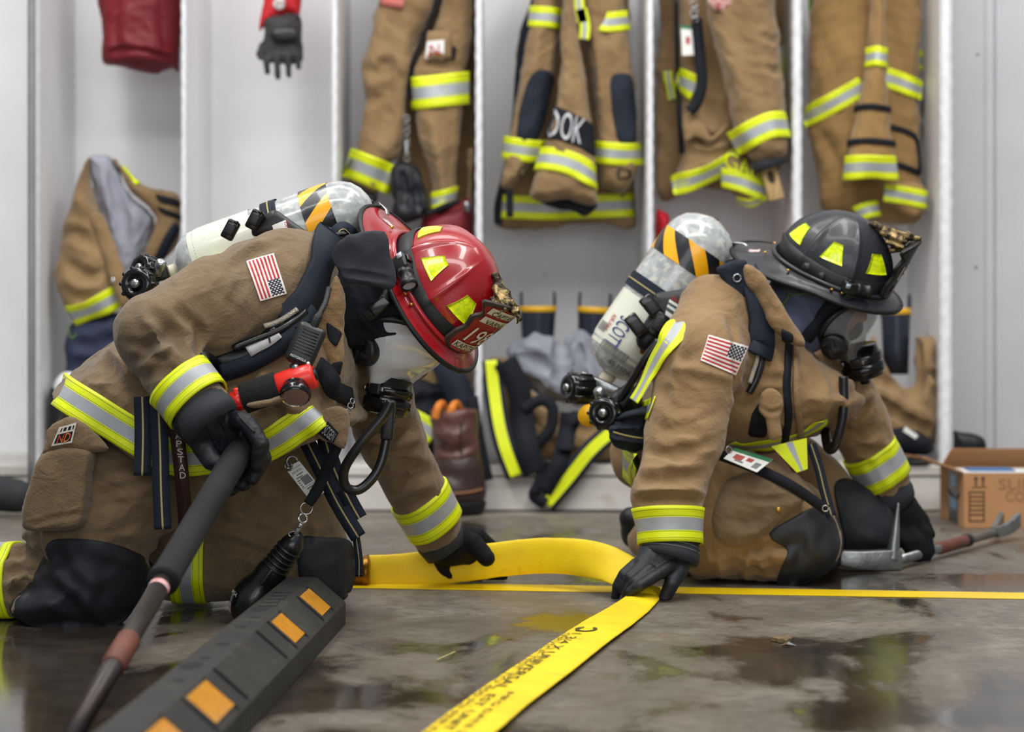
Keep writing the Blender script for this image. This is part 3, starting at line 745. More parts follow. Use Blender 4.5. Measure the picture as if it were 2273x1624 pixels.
def lens_nodes(nm, lo_, hi_, colr):
    LENS = bpy.data.materials.new(nm); LENS.use_nodes = True; nt = LENS.node_tree; N = nt.nodes; L = nt.links; b = N['Principled BSDF']; b.inputs['Base Color'].default_value = (*colr, 1); b.inputs['Roughness'].default_value = .12
    b.inputs['Coat Weight'].default_value = 1; b.inputs['Coat Roughness'].default_value = .05
    tr = N.new('ShaderNodeBsdfTransparent'); tr.inputs[0].default_value = (.93, .95, .95, 1); mx = N.new('ShaderNodeMixShader')
    tc = N.new('ShaderNodeTexCoord'); n = N.new('ShaderNodeTexNoise'); n.inputs['Scale'].default_value = 14; n.inputs['Detail'].default_value = 5; L.new(tc.outputs['Object'], n.inputs['Vector'])
    r = N.new('ShaderNodeMapRange'); r.inputs['From Min'].default_value = .3; r.inputs['From Max'].default_value = .7; r.inputs['To Min'].default_value = lo_; r.inputs['To Max'].default_value = hi_
    L.new(n.outputs['Fac'], r.inputs['Value']); L.new(r.outputs[0], mx.inputs[0]); L.new(tr.outputs[0], mx.inputs[1]); L.new(b.outputs[0], mx.inputs[2]); L.new(mx.outputs[0], N['Material Output'].inputs[0]); return LENS
def face_mask(P, T, ax, LENS):
    """T: head-local (fwd,left,up) -> world; lens_pts=[front scale]"""
    mroot = None
    # clear visor: from the face opening to the nose ring
    V = []; Fc = []; n = 48; rows = 9
    for j in range(rows+1):
        t = j/rows; cx = .050+.095*t**.8; cz = -.055-.075*t; ry = .098*(1-t)**.75+.046*(1-(1-t)**.75)-.004*math.sin(math.pi*t); rz = .092*(1-t)**.9+.040*(1-(1-t)**.9); bulge = .016*math.sin(math.pi*min(1, t*1.2))
        for k in range(n):
            a = 2*math.pi*k/n; sq = 1+.06*math.cos(4*a)
            y = ry*sq*math.sin(a); z = rz*sq*math.cos(a); x = cx+bulge+(.052*(1-t)*(1-abs(math.sin(a))**2))*.8+.02*math.cos(a)*(1-t)
            V.append((x, y, cz+z))
    for j in range(rows):
        for k in range(n): Fc.append((j*n+k, j*n+(k+1) % n, (j+1)*n+(k+1) % n, (j+1)*n+k))
    mk('visor', T(V), Fc, LENS, P)
    # rubber seal along the hood
    seal = np.array(V[:n]); tube('mask_seal', T(seal), .008, MATB, P, 10, 0, True)
    # speech diaphragms, left and right
    for s_ in (-1, 1):
        c = T([(.088, s_*.094, -.100)])[0]; nx = T([(.12, s_*1., -.12)])[0]-T([(0, 0, 0)])[0]; Fm = frame(c, nx, T([(0, 0, 1.)])[0]-T([(0, 0, 0)])[0])
        mb = MB().lathe([(-.034, .034), (.0, .034), (.009, .032), (.012, .027), (.012, .0)], 36, 0, Fm)
        for q in range(4):
            for i in range(5):
                d = -.011+i*.0045; a = q*math.pi/2+.5; ca, sa = math.cos(a), math.sin(a)
                for (y0, z0, y1, z1) in [(.002, .004+.0044*i, .022*math.sqrt(max(.05, 1-((.004+.0044*i)/.026)**2)), .0058+.0044*i)]:
                    G = lambda A, ca=ca, sa=sa, Fm=Fm: Fm(np.c_[np.asarray(A)[:, 0], np.asarray(A)[:, 1]*ca-np.asarray(A)[:, 2]*sa, np.asarray(A)[:, 1]*sa+np.asarray(A)[:, 2]*ca])
                    mb.box((.011, y0, z0), (.0135, y1, z1), 1, G)
        mb.build('speech_diaphragm', [MATB, M('grille_black', (10, 11, 12), .5)], P)
    # regulator on the nose ring
    o = T([(.150, 0, -.132)])[0]; d = T([ax])[0]-T([(0, 0, 0)])[0]; Fm = frame(o, d, T([(1, 0, .3)])[0]-T([(0, 0, 0)])[0])
    mb = MB().lathe([(-.03, .046), (-.012, .048), (-.01, .053), (.006, .053), (.008, .050), (.013, .050), (.015, .054), (.034, .054), (.037, .050), (.046, .048), (.050, .036), (.051, 0)], 44, 0, Fm)
    mb.box((-.012, .035, -.02), (.03, .062, .02), 0, Fm, .006).box((-.012, -.062, -.014), (.012, -.044, .014), 1, Fm, .004)
    for a in (-.7, -.2, .3): mb.box((-.006, -.057*math.cos(a)-.004, .057*math.sin(a)-.004), (.004, -.057*math.cos(a)+.004, .057*math.sin(a)+.004), 2, Fm, .002)
    mb.box((.046, -.016, -.012), (.066, .03, .012), 0, Fm, .005)
    mb.build('regulator', [GLSB, MATB, STEEL], P)
    return Fm
def inner_body(P, head_o, f, l, u, caps, name='body'):
    """one continuous figure inside the clothing: head with face, neck, trunk and limbs"""
    T = lambda v: np.array(head_o)+v[0]*f+v[1]*l+v[2]*u
    s = Soft(); Rm = np.stack((f, l, u))
    s.add(ell(T((.0, 0, .0)), (.098, .078, .115), Rm), .02).add(ell(T((.035, 0, -.055)), (.062, .056, .07), Rm), .03)
    s.add(capsule(T((.088, 0, .005)), T((.112, 0, -.038)), .008, .013), .012).add(ell(T((.082, 0, -.075)), (.016, .024, .007), Rm), .006).add(ell(T((.072, 0, -.105)), (.02, .02, .018), Rm), .012)
    for q in (-1, 1): s.add(ell(T((.087, q*.032, .008)), (.012, .016, .009), Rm), .004).add(ell(T((0, q*.079, -.01)), (.02, .010, .03), Rm), .006)
    s.add(caps[0], .04)
    for c in caps[1:]: s.add(c, .03)
    return s.mesh(.008, 1).build(name, SKIN, P)
def glove(name, prims, mat, parent, vox=.0034, k=.005, crump=.0012, seed=1, cuts=(), **kw):
    s = Soft()
    for p in prims:
        if isinstance(p, tuple) and len(p) == 2: s.add(p[0], p[1])
        else: s.add(p, k)
    s.cut = list(cuts); b = s.mesh(vox, 1); b.crumple(crump, 60, seed); return b, b.build(name, mat, parent, **kw)
def finger(pts, r0, r1):
    """bent finger through pixel/depth joints"""
    Q = [W(*p) for p in pts]; n = len(Q)-1; rs = np.linspace(r0, r1, n+1)
    fs = [capsule(Q[i], Q[i+1], rs[i], rs[i+1]) for i in range(n)]
    def f(P): return np.min([g[0](P) for g in fs], axis=0)
    return f, np.min([g[1] for g in fs], axis=0), np.max([g[2] for g in fs], axis=0)
FLOOR = lambda P: -P[:, 2]+.003
# ================================================================ captain, kneeling on the left
CP = root('person', 'person in brown turnout gear and red helmet kneeling at left, gripping a black pole', 'person', (W(400, 1380, 4.9)[0], 4.95, 0))
# --- trousers
t = Soft()
near = [(150, 905), (100, 985), (58, 1100), (52, 1190), (95, 1240), (60, 1290), (24, 1345), (75, 1388), (160, 1398), (262, 1392), (300, 1342), (326, 1290), (334, 1240), (372, 1195), (425, 1140), (475, 1090), (500, 1020), (440, 985), (300, 950)]
far = [(380, 960), (400, 1150), (360, 1230), (345, 1300), (370, 1342), (480, 1342), (600, 1335), (700, 1345), (765, 1325), (784, 1270), (776, 1190), (752, 1120), (740, 1040), (690, 960), (560, 930)]
t.add(pillow(far, 5.13, .12, .11), .03).add(pillow(near, 4.865, .135, .13), .03)
t.add(cp(215, 1290, 4.86, 98, -160, 1300, 5.0, 84), .02)
t.add(cp(330, 960, 4.98, 130, 560, 1010, 5.06, 100), .06).add(cp(340, 1120, 5.02, 90, 400, 1240, 5.1, 70), .04)
t.cut.append(FLOOR)
t = t.mesh(.0052)
t.folds([([(0, 1230), (60, 1225), (110, 1250)], -.010, .016), ([(0, 1270), (50, 1262), (95, 1285)], -.011, .015), ([(0, 1320), (40, 1310), (80, 1300)], -.009, .014), ([(30, 1350), (60, 1300), (100, 1270)], .008, .014),
         ([(330, 1215), (400, 1180), (470, 1110)], -.010, .016), ([(520, 1110), (610, 1080), (700, 1100)], -.006, .014), ([(470, 1150), (560, 1180), (660, 1200)], -.007, .012), ([(450, 1210), (540, 1215), (640, 1250)], -.009, .014), ([(560, 1240), (620, 1280), (660, 1300)], .007, .014), ([(540, 1260), (560, 1300), (600, 1330)], -.008, .014),
         ([(200, 1190), (280, 1215), (340, 1235)], -.007, .014), ([(620, 1170), (690, 1190), (750, 1180)], -.006, .012), ([(110, 1300), (150, 1330), (170, 1370)], -.008, .016), ([(150, 1260), (200, 1290), (190, 1350)], .007, .016), ([(250, 1010), (262, 1100), (232, 1190)], .002, .006), ([(300, 1100), (380, 1110), (420, 1090)], -.004, .02)])
t.limb((20, 1290), (130, 1280), 120, 5, .007, 46).limb((440, 1060), (680, 1180), 150, 10, .005, 47).limb((480, 1260), (660, 1290), 80, 7, .006, 48).limb((250, 1030), (260, 1180), 180, 5, .003, 49)
t.crumple(.006, 10, 2)
TRC = t.build('trousers', TAN2, CP)
poly_patch('knee_patch', t, [(118, 1197), (240, 1203), (335, 1246), (328, 1292), (300, 1342), (255, 1390), (160, 1397), (72, 1388), (20, 1347), (62, 1300), (96, 1240)], KNEE, TRC, .004, sub=3)
poly_patch('knee_patch', t, [(664, 1196), (715, 1193), (775, 1200), (786, 1262), (770, 1322), (720, 1340), (668, 1300)], KNEE, TRC, .004, sub=3)
pb = softs(pillow([(90, 1006), (150, 985), (212, 996), (206, 1050), (202, 1110), (186, 1170), (120, 1180), (56, 1176), (50, 1130), (66, 1070)], 4.715, .034, .014, sub=3), vox=.004)
pb.folds([([(70, 1166), (120, 1150), (180, 1140)], -.003, .006), ([(90, 1020), (110, 1060), (104, 1110)], .002, .016)]); pb.crumple(.0022, 10, 5)
pb.build('cargo_pocket', TAN2, TRC)
fl = softs(pillow([(108, 945), (170, 925), (240, 985), (236, 1002), (200, 1006), (140, 1000), (92, 1012), (98, 980)], 4.70, .016, .02, sub=3), vox=.004); fl.crumple(.003, 18, 8)
flo = fl.build('pocket_flap', TAN2, TRC)
qp = quadmap([(132, 948), (170, 938), (160, 982), (114, 990)], fl); patch('flame_patch', qp, 12, 10, [M('patch_cream', (196, 190, 176), .8), M('flame_orange', (224, 116, 34), .7, mottle=((190, 40, 24), 60, .9, .45, .55)), BLKC], flo, .0015, cell=lambda i, j: 2 if (j > 3 and 1 <= i < 11 and j < 9) or (j in (1, 2) and i % 3 and 1 < i < 11) else 0); text_on('ND', qp, (.2, .44, .84, .88), M('flame_orange', (224, 116, 34)), flo, .0035)
band('shin_stripe', t, W(428, 1265, 5.13), W(300, 1262, 5.13), PX(76, 5.1), TRC, rmax=.16)
band('shin_stripe', t, W(10, 1290, 4.93), W(-100, 1294, 4.96), PX(74, 4.9), TRC, rmax=.16)
# boot soles behind, at the frame edge
for bp_ in (((-130, 1300, 5.0, 62, -230, 1320, 5.02, 60), (-230, 1330, 5.02, 50, -250, 1230, 5.03, 40)), ((-110, 1290, 5.28, 52, -200, 1270, 5.3, 56), (-200, 1280, 5.3, 50, -215, 1190, 5.3, 40))):
    bt = Soft(); bt.add(cp(*bp_[0]), .02).add(cp(*bp_[1]), .03); bt.cut.append(FLOOR); bt.mesh(.008).build('boot', RUBB, CP)
# --- coat
c = Soft()
torso = [(706, 512), (640, 518), (560, 524), (500, 550), (430, 605), (340, 690), (262, 745), (222, 775), (150, 832), (100, 890), (60, 950), (120, 1010), (230, 1070), (350, 1120), (480, 1120), (600, 1085), (700, 1045), (780, 1000), (806, 920), (796, 850), (800, 800), (782, 720), (772, 640), (758, 560)]
hemP = np.array([W(x, y, 4.74) for x, y in ((300, 300), (1100, 300), (1100, 1350), (860, 1350), (830, 915), (762, 962), (668, 992), (590, 1034), (500, 1054), (388, 1064), (300, 1020), (220, 970), (150, 927), (100, 890), (20, 835), (-100, 700), (-100, 300))])[:, (0, 2)]
tp_ = pillow(torso, 4.96, .255, .13, sub=3); c.add((lambda P: np.maximum(tp_[0](P), polysd(P[:, 0], P[:, 2], hemP)), tp_[1], tp_[2]), .05)
c.add(cp(640, 590, 4.84, 92, 470, 680, 4.72, 104), .05).add(cp(470, 680, 4.72, 104, 350, 738, 4.66, 94), .03).add(cp(345, 745, 4.66, 94, 400, 850, 4.60, 68), .025).add(cp(400, 850, 4.60, 68, 458, 924, 4.575, 72, capped=True), .02)
c.add(cp(800, 760, 5.14, 100, 862, 960, 5.30, 76), .04).add(cp(862, 960, 5.30, 76, 975, 1190, 5.44, 62, capped=True), .03)
c = c.mesh(.0052)
DN = lambda x, y, o=.012: (lambda h: (h[0][1] if h is not None else 4.72)-o)(c.hit(x, y))
c.folds([([(280, 760), (330, 700), (420, 650), (500, 620)], .004, .03), ([(395, 690), (440, 730), (440, 790)], -.010, .010), ([(340, 700), (385, 740), (410, 800)], -.008, .012), ([(320, 735), (365, 775), (395, 800)], .007, .012), ([(290, 800), (350, 790), (420, 800)], -.008, .010), ([(270, 760), (330, 770), (400, 775)], -.006, .010), ([(300, 840), (350, 820), (430, 810)], -.006, .010), ([(310, 700), (350, 740), (360, 790)], .006, .012),
         ([(520, 600), (560, 560), (620, 540)], -.006, .012), ([(500, 580), (540, 550), (590, 530)], .005, .012), ([(430, 640), (560, 600), (640, 610)], -.0025, .05),
         ([(440, 790), (520, 780), (600, 730), (660, 690)], -.008, .014), ([(600, 870), (680, 880), (790, 860)], -.010, .014), ([(580, 930), (680, 920), (780, 890)], -.011, .016), ([(620, 900), (700, 930), (760, 930)], .010, .016), ([(640, 960), (700, 950), (760, 920)], -.007, .012),
         ([(820, 940), (870, 970), (920, 950)], -.010, .016), ([(800, 990), (860, 1000), (930, 990)], -.010, .014), ([(830, 1040), (880, 1030), (950, 1040)], -.008, .012), ([(810, 965), (870, 985), (930, 975)], .008, .012),
         ([(170, 850), (230, 890), (300, 930)], -.005, .014), ([(230, 800), (260, 850), (300, 900)], -.008, .014), ([(240, 770), (270, 810), (280, 850)], .007, .013)])
c.folds([([(400, 665), (480, 640), (560, 610), (610, 592)], .0022, .004), ([(640, 540), (680, 580), (676, 650)], .0018, .004)])
c.limb((360, 700), (640, 620), 150, 5, .002, 41).limb((325, 765), (392, 838), 120, 7, .006, 42, .35).limb((820, 860), (940, 1120), 120, 13, .007, 43, .4).limb((560, 880), (760, 900), 120, 7, .006, 44).limb((200, 830), (330, 960), 110, 6, .004, 45)
c.crumple(.0045, 9, 4, False)
COA = c.build('coat', TAN2, CP)
band('cuff_stripe', c, W(417, 874, 4.592), W(457, 922, 4.575), PX(74, 4.58), COA, off=.007, rmax=.092)
band('cuff_stripe', c, W(938, 1134, 5.415), W(975, 1190, 5.44), PX(86, 5.4), COA, rmax=.11)
strap('hem_stripe', c, [(128, 862, 5.0), (168, 888), (230, 925), (300, 968), (345, 995), (392, 1018), (470, 1014), (540, 1004), (600, 984), (655, 948), (705, 915)], PX(76, 4.75), TM, COA, .002, .002, **TRIM)
strap('back_stripe', c, [(380, 640, 5.1), (425, 590, 4.98), (450, 566, 4.96), (480, 560, 5.1)], PX(60, 4.9), TM, COA, .002, .002, **TRIM)
qf = quadmap([(546, 580), (577, 669), (636, 651), (606, 563)], c)
qflag = quadmap([(577, 669), (546, 580), (606, 563), (636, 651)][0:4], c)
# flag lies rotated: stripes run down the sleeve, the blue field at the lower right corner
qflag = quadmap([(546, 581), (577, 669), (636, 652), (607, 563)], c)
flag(COA, lambda u, v: qflag(u, 1-v))
# collar of the coat standing up in front, with dark hook patches
col = softs(pillow([(745, 605), (768, 640), (770, 690), (768, 750), (766, 800), (750, 850), (722, 820), (702, 760), (704, 700), (722, 650)], DN(730, 740, .004), .02, .03, sub=3), vox=.005); col.crumple(.004, 14, 3, False); col.build('collar', TAN, COA)
poly_patch('hook_patch', col, [(724, 712), (760, 738), (746, 772), (728, 752)], BLKC, COA, .002, sub=1)
poly_patch('hook_patch', col, [(735, 806), (760, 800), (752, 834), (738, 826)], BLKC, COA, .002, sub=1)
# wrist cuffs
tube('wrist_cuff', [W(440, 900, 4.58), W(462, 928, 4.572), W(474, 942, 4.568)], [PX(66, 4.6), PX(70, 4.6), PX(66, 4.6)], GREY, COA, 28, 0)
tube('wrist_cuff', [W(958, 1165, 5.43), W(978, 1195, 5.445), W(994, 1218, 5.45)], [PX(54, 5.4), PX(58, 5.4), PX(54, 5.4)], GREY, COA, 28, 0)
# chest flap pocket with a woven label, lower right of the coat front
pf = softs(pillow([(720, 900), (775, 905), (778, 960), (766, 1002), (735, 985), (702, 972)], DN(720, 940, .006), .014, .02, sub=2), vox=.005); pf.crumple(.004, 12, 9, False); pfo = pf.build('chest_pocket_flap', TAN2, COA)
ql = quadmap([(716, 944), (728, 934), (748, 962), (730, 986)], pf); ql = quadmap([(728, 934), (752, 960), (738, 986), (708, 962)], pf)
lb = patch('woven_label', ql, 6, 6, BLKC, pfo, .002); text_on('SCGEN', ql, (.12, .18, .88, .82), M('label_grey', (150, 150, 146), .7), pfo, .004)
# --- hood, head
ho = np.array(W(955, 655, 4.97)); u1 = np.array((.78, -.36, .52)); u1 /= np.linalg.norm(u1); f1 = np.array((.42, -.42, -.80)); f1 = f1-u1*(f1@u1); f1 /= np.linalg.norm(f1); l1 = np.cross(u1, f1)
T1 = lambda V: np.asarray(V, float)@np.stack((f1, l1, u1))+ho
inner_body(CP, T1([(.0, 0, -.03)])[0], f1, l1, u1, [capsule(T1([(-.03, 0, -.1)])[0], W(740, 690, 4.97), .055, .07), cp(740, 690, 4.97, 110, 380, 900, 4.97, 120), cp(640, 610, 4.85, 50, 345, 745, 4.66, 48), cp(345, 745, 4.66, 46, 440, 920, 4.58, 34), cp(800, 760, 5.14, 50, 862, 960, 5.3, 44), cp(862, 960, 5.3, 44, 985, 1200, 5.44, 32), cp(330, 980, 4.93, 90, 210, 1280, 4.87, 60), cp(210, 1290, 4.86, 60, -160, 1300, 5., 45), cp(430, 1050, 5.13, 70, 690, 1260, 5.14, 50), cp(690, 1275, 5.14, 50, 400, 1290, 5.14, 44)])
s = Soft(); Rm = np.stack((f1, l1, u1))
s.add(ell(T1([(-.012, 0, -.02)])[0], (.116, .098, .13), Rm), .02).add(ell(T1([(.028, 0, -.075)])[0], (.085, .088, .10), Rm), .04).add(capsule(T1([(-.04, 0, -.10)])[0], W(775, 680, 4.95), .085, .105), .05)
face = ell(T1([(.172, 0, -.07)])[0], (.11, .076, .085), Rm)
s.cut.append(lambda P: -face[0](P))
hd = s.mesh(.005); hd.folds([([(800, 640), (830, 700), (900, 720)], -.006, .012), ([(790, 700), (840, 740), (900, 740)], .005, .01), ([(780, 660), (800, 740), (790, 800)], -.006, .014), ([(830, 780), (790, 800), (780, 840)], -.005, .01)]); hd.crumple(.003, 18, 6, False)
HOOD = hd.build('hood', BLKC, CP)
MC = np.array((.06, 0, -.08)); T1m = lambda V: T1((np.asarray(V, float)-MC)*1.10+MC)-u1*.046-f1*.018
face_mask(CP, T1m, (.80, 0, -.62), lens_nodes('glare_white_visor', .74, .95, (.74, .76, .79)))  # white haze of reflected light is put into the visor's colour and opacity
# hinged neck flap hanging from the helmet
nf = softs(pillow([(858, 506), (800, 514), (748, 532), (726, 572), (750, 608), (766, 632), (820, 638), (872, 648), (884, 618), (872, 560)], 4.78, .010, .02, sub=2), vox=.005); nf.folds([([(752, 604), (810, 612), (872, 622)], -.004, .006)]); nf.crumple(.005, 12, 11, False)
# --- helmet
HRED = M('red_helmet_shell', (158, 12, 26), .3, coat=.6, mottle=((134, 8, 20), 10, .5), bump=(120, .05), dirt=[((96, 10, 18), 60, .5, .66, .72)])
CREAM = M('cream_panel', (226, 220, 200), .5, mottle=((196, 186, 160), 20, .6))
def shield_red(sd, at):
    qm = lambda u, v: (at(.05*(2*u-1)*1.0, .135*(1-v)+.005), np.array(f1))
    def strip(y0, z0, y1, z1, curve=.0):
        nu = 12; V = []; Fc = []
        for j in range(3):
            for i in range(nu+1):
                y = y0+(y1-y0)*i/nu; V.append(at(y, z0+(z1-z0)*j/2+curve*(1-(y/.05)**2), .0055))
        for j in range(2):
            for i in range(nu): Fc.append((j*(nu+1)+i, j*(nu+1)+i+1, (j+1)*(nu+1)+i+1, (j+1)*(nu+1)+i))
        mk('name_strip', V, Fc, CREAM, sd)
    strip(-.050, .114, .050, .133, .006); strip(-.046, .088, .046, .106, .006); strip(-.044, .006, .044, .024, .002)
    def q2(y0, z0, y1, z1, curve=0.): return lambda u, v: (at(y0+(y1-y0)*u, z1+(z0-z1)*v+curve*(1-((y0+(y1-y0)*u)/.05)**2), .0055), f1)
    text_on('CAPTAIN', q2(-.042, .114, .042, .127, .006), (.02, 0, .98, 1), BLACKP, sd, .0012)
    text_on('VARNA', q2(-.036, .088, .036, .101, .006), (.02, 0, .98, 1), BLACKP, sd, .0012)
    text_on('198', q2(-.036, .032, .036, .076), (0, 0, 1, 1), WHITE, sd, .0016)
    text_on('KAPSTAD', q2(-.042, .008, .042, .022, .002), (.02, 0, .98, 1), BLACKP, sd, .0012)
HR, TH, brimf, radf = helmet('fire_helmet', 'red fire helmet with cream lettered front shield and lime patches, worn by the left person', ho, f1, l1, u1, HRED, HRED, dict(ang=-1.75, fwd=True, lean=-.012,  edge=M('shield_edging', (52, 40, 36), .6), plate=M('shield_red_leather', (150, 26, 24), .55, bump=(160, .2))), shield_red)
nf.build('neck_flap', M('charcoal_flap', (40, 42, 50), .8, bump=(300, .3), mottle=((30, 32, 39), 9, .7)), HR)
free_strap('chin_strap', [W(872, 626, 4.86), W(856, 662, 4.845), W(835, 688, 4.84), W(812, 706, 4.845)], .022, [MATB], HR, .004)
MB().box((-.022, -.012, -.005), (.022, .012, .005), 0, frame(W(842, 678, 4.835), W(822, 694, 4.835)-W(860, 662, 4.835), (0, -1, 0)), .003).build('strap_buckle', GLSB, HR)
# --- pole held in the right hand
PA, PB = W(532, 1000, 4.60), W(150, 1650, 3.53); PD = (PB-PA)/np.linalg.norm(PB-PA); Lp = np.linalg.norm(PB-PA)
PR = root('fire_pole', 'long black pole with a thick rubber grip and brown tape slanting from the gloved hand', 'tool', PB)
Fp = frame(PA, PD); tq = lambda y: float(np.clip((PA-np.array((0, 0, 0)))[0]*0+np.interp(y, [PXY[1] for PXY in PTS], [PXY[0] for PXY in PTS]), -1, 9))
def pjt(px_y):                                            # distance along the pole where it crosses an image row
    lo_, hi_ = -.1, Lp+.3
    for _ in range(40):
        m = (lo_+hi_)/2; p = PA+PD*m; y = HY+(H-p[2])*F/p[1]
        if y < px_y: lo_ = m
        else: hi_ = m
    return lo_
g1, g2, g3, g4 = pjt(1285), pjt(1300), pjt(1420), pjt(1478)
rr = .028
MB().lathe([(-.045, .023), (-.04, .0275), (.02, rr), (g1*.5, rr*.98), (g1-.012, rr*.97), (g1-.01, rr*1.04), (g1+.008, rr*1.04), (g1+.01, .027), (g1+.014, .02)], 28, 0, Fp).build('rubber_grip', M('worn_rubber_grip', (23, 24, 26), .8, bump=(60, .25), mottle=((36, 36, 38), 7, .6), spec=.3), PR)
MB().lathe([(g1-.02, .0185), (g3+.01, .0175), (g4+.02, .0175), (Lp, .017)], 24, 0, Fp).build('shaft', M('dull_steel_shaft', (52, 50, 50), .42, metal=.5, mottle=((58, 44, 38), 12, .6), bump=(50, .1)), PR)
MB().lathe([(g3-.004, .0185), (g3, .0205), (g4, .0208), (g4+.004, .0185)], 24, 0, Fp).build('brown_tape', M('brown_tape', (112, 60, 44), .65, mottle=((84, 44, 34), 20, .7), bump=(90, .2)), PR)
MB().lathe([(g2+.006, .0190), (g2+.02, .0190)], 24, 0, Fp, False).build('paper_sticker', M('sticker_pink', (222, 196, 196), .6, mottle=((186, 60, 60), 90, .8)), PR)
# --- gloves
gv = [(cp(440, 915, 4.585, 60, 478, 955, 4.62, 60), .01), (cp(478, 940, 4.64, 58, 535, 975, 4.67, 46), .02), (cp(440, 930, 4.58, 56, 462, 990, 4.60, 34), .02),
      (finger([(500, 925, 4.60), (548, 938, 4.565), (580, 985, 4.55), (572, 1030, 4.56)], PX(24, 4.6), PX(18, 4.6)), .005), (finger([(512, 960, 4.66), (566, 972, 4.60), (586, 1018, 4.585), (562, 1062, 4.58)], PX(23, 4.6), PX(17, 4.6)), .003),
      (finger([(520, 985, 4.69), (562, 1000, 4.64), (566, 1040, 4.61), (538, 1076, 4.59)], PX(22, 4.6), PX(16, 4.6)), .003), (finger([(512, 1010, 4.70), (545, 1030, 4.66), (540, 1062, 4.63), (512, 1088, 4.61)], PX(20, 4.6), PX(15, 4.6)), .003),
      (finger([(452, 945, 4.59), (448, 990, 4.575), (468, 1022, 4.56), (488, 1030, 4.555)], PX(27, 4.6), PX(20, 4.6)), .01)]
g, go = glove('glove', gv, GLOV, CP, seed=3, crump=.0016)
for pts in ([(508, 893), (535, 928), (566, 960)], [(470, 908), (498, 948), (508, 985)], [(448, 925), (470, 965), (484, 1000)]): strap('glove_seam', g, pts, PX(5, 4.6), [GLOV], go, .0016, .0006)
g2_ = [(cp(972, 1190, 5.45, 52, 1000, 1205, 5.46, 50), .01), (cp(985, 1200, 5.47, 50, 1040, 1222, 5.50, 34), .02),
       (finger([(1010, 1190, 5.45), (1050, 1205, 5.43), (1080, 1238, 5.42)], PX(26, 5.5), PX(20, 5.5)), .01), (finger([(1000, 1180, 5.50), (1060, 1190, 5.52), (1090, 1215, 5.54), (1095, 1250, 5.56)], PX(21, 5.5), PX(17, 5.5)), .006),
       (finger([(1000, 1230, 5.52), (1050, 1268, 5.55), (1095, 1276, 5.55), (1115, 1278, 5.55)], PX(20, 5.5), PX(14, 5.5)), .006), (finger([(985, 1240, 5.50), (1020, 1272, 5.53), (1045, 1280, 5.53), (1062, 1280, 5.53)], PX(20, 5.5), PX(14, 5.5)), .006), (finger([(970, 1225, 5.48), (985, 1262, 5.50), (1000, 1276, 5.5)], PX(19, 5.5), PX(13, 5.5)), .006)]
glove('glove', g2_, GLVE, CP, seed=5, cuts=[FLOOR])
# --- webbing of the breathing set
AP, FA, LA, cyA, slA = air_pack('grey air cylinder with label sleeve and hazard stripes on the back of the left person', W(382, 604, 5.08), W(826, 448, 5.06), PX(74, 5.08), (-.35, 0, .94), 1)
stp = dict(cols=(-1, -.1, .1, 1), mi=(0, 1, 0))
def apart(nm, *a, **k): return strap(nm, *a, **k)
slA('cylinder_strap', LA*.50, LA*.50+.036, .004, NAVY); slA('strap_thread', LA*.50+.017, LA*.50+.020, .0052, THRD)
pl = softs(pillow([(575, 492), (604, 466), (626, 474), (680, 512), (720, 520), (760, 512), (770, 524), (700, 530), (560, 524)], 4.93, .012, .02, sub=2), vox=.004); plo = pl.build('backplate', MATB, AP)
qm = quadmap([(604, 500), (634, 488), (640, 512), (610, 520)], pl); patch('backplate_label', qm, 4, 4, WHITE, plo, .001); text_on('DIV', quadmap([(630, 492), (640, 489), (640, 512), (634, 514)], pl), (.1, .1, .9, .9), REDP, plo, .002, rot=-90)
mb = MB()
for (x, y, d) in ((512, 510, 4.90), (566, 488, 4.91)):
    Fm = frame(W(x, y, d), W(x+18, y-34, d)-W(x, y, d), (0, -1, 0)); mb.box((-.022, -.014, -.012), (.022, .014, .012), 0, Fm, .005).box((-.012, -.010, .010), (.014, .010, .018), 1, Fm, .003).lathe([(-.02, .004), (.02, .004)], 8, 0, frame(W(x+14, y-16, d-.015), (0, 1, 0)))
mb.build('strap_buckle', [GLSB, MATB], AP)
tube('carry_frame', [W(690, 520, 4.93), W(720, 508, 4.94), W(760, 516, 4.95), W(790, 530, 4.98)], .005, GLSB, AP, 10)
free_strap('grab_loop', [W(738, 528, 4.93), W(748, 508, 4.93), W(766, 503, 4.94), W(786, 520, 4.96), (W(790, 540, 4.97))], .020, [NAVY, THRD], AP, .004, (0, -1, .3), cols=(-1, .7, .9, 1), mi=(0, 1, 0))
# cylinder valve and regulator cluster
VLV = M('cream_valve_collar', (206, 200, 176), .5)
mb = MB().lathe([(-.02, PX(17, 5.1)), (.016, PX(17, 5.1))], 20, 0, FA); mb.build('valve_collar', VLV, AP)
def knob(nm, c, axis, r, h, par, mat=GLSB):
    Fm = frame(c, axis); mb = MB().lathe([(-h/2, r*.8), (-h*.4, r), (h*.3, r), (h/2, r*.86), (h/2, r*.5), (h*.42, r*.45), (h*.42, 0)], 28, 0, Fm)
    for k in range(10):
        a = 2*math.pi*k/10; mb.lathe([(-h*.4, r*.12), (h*.4, r*.12)], 8, 0, frame(Fm([(0, r*.96*math.cos(a), r*.96*math.sin(a))])[0], axis))
    mb.lathe([(h*.40, r*.28), (h*.58, r*.26), (h*.62, r*.1)], 14, 1, Fm); mb.build(nm, [mat, STEEL], par)
knob('valve_handwheel', W(310, 632, 4.98), (-.25, -1, .1), PX(38, 5), .05, AP); knob('pressure_reducer', W(326, 600, 5.06), (-.6, -.8, .3), PX(32, 5.), .05, AP)
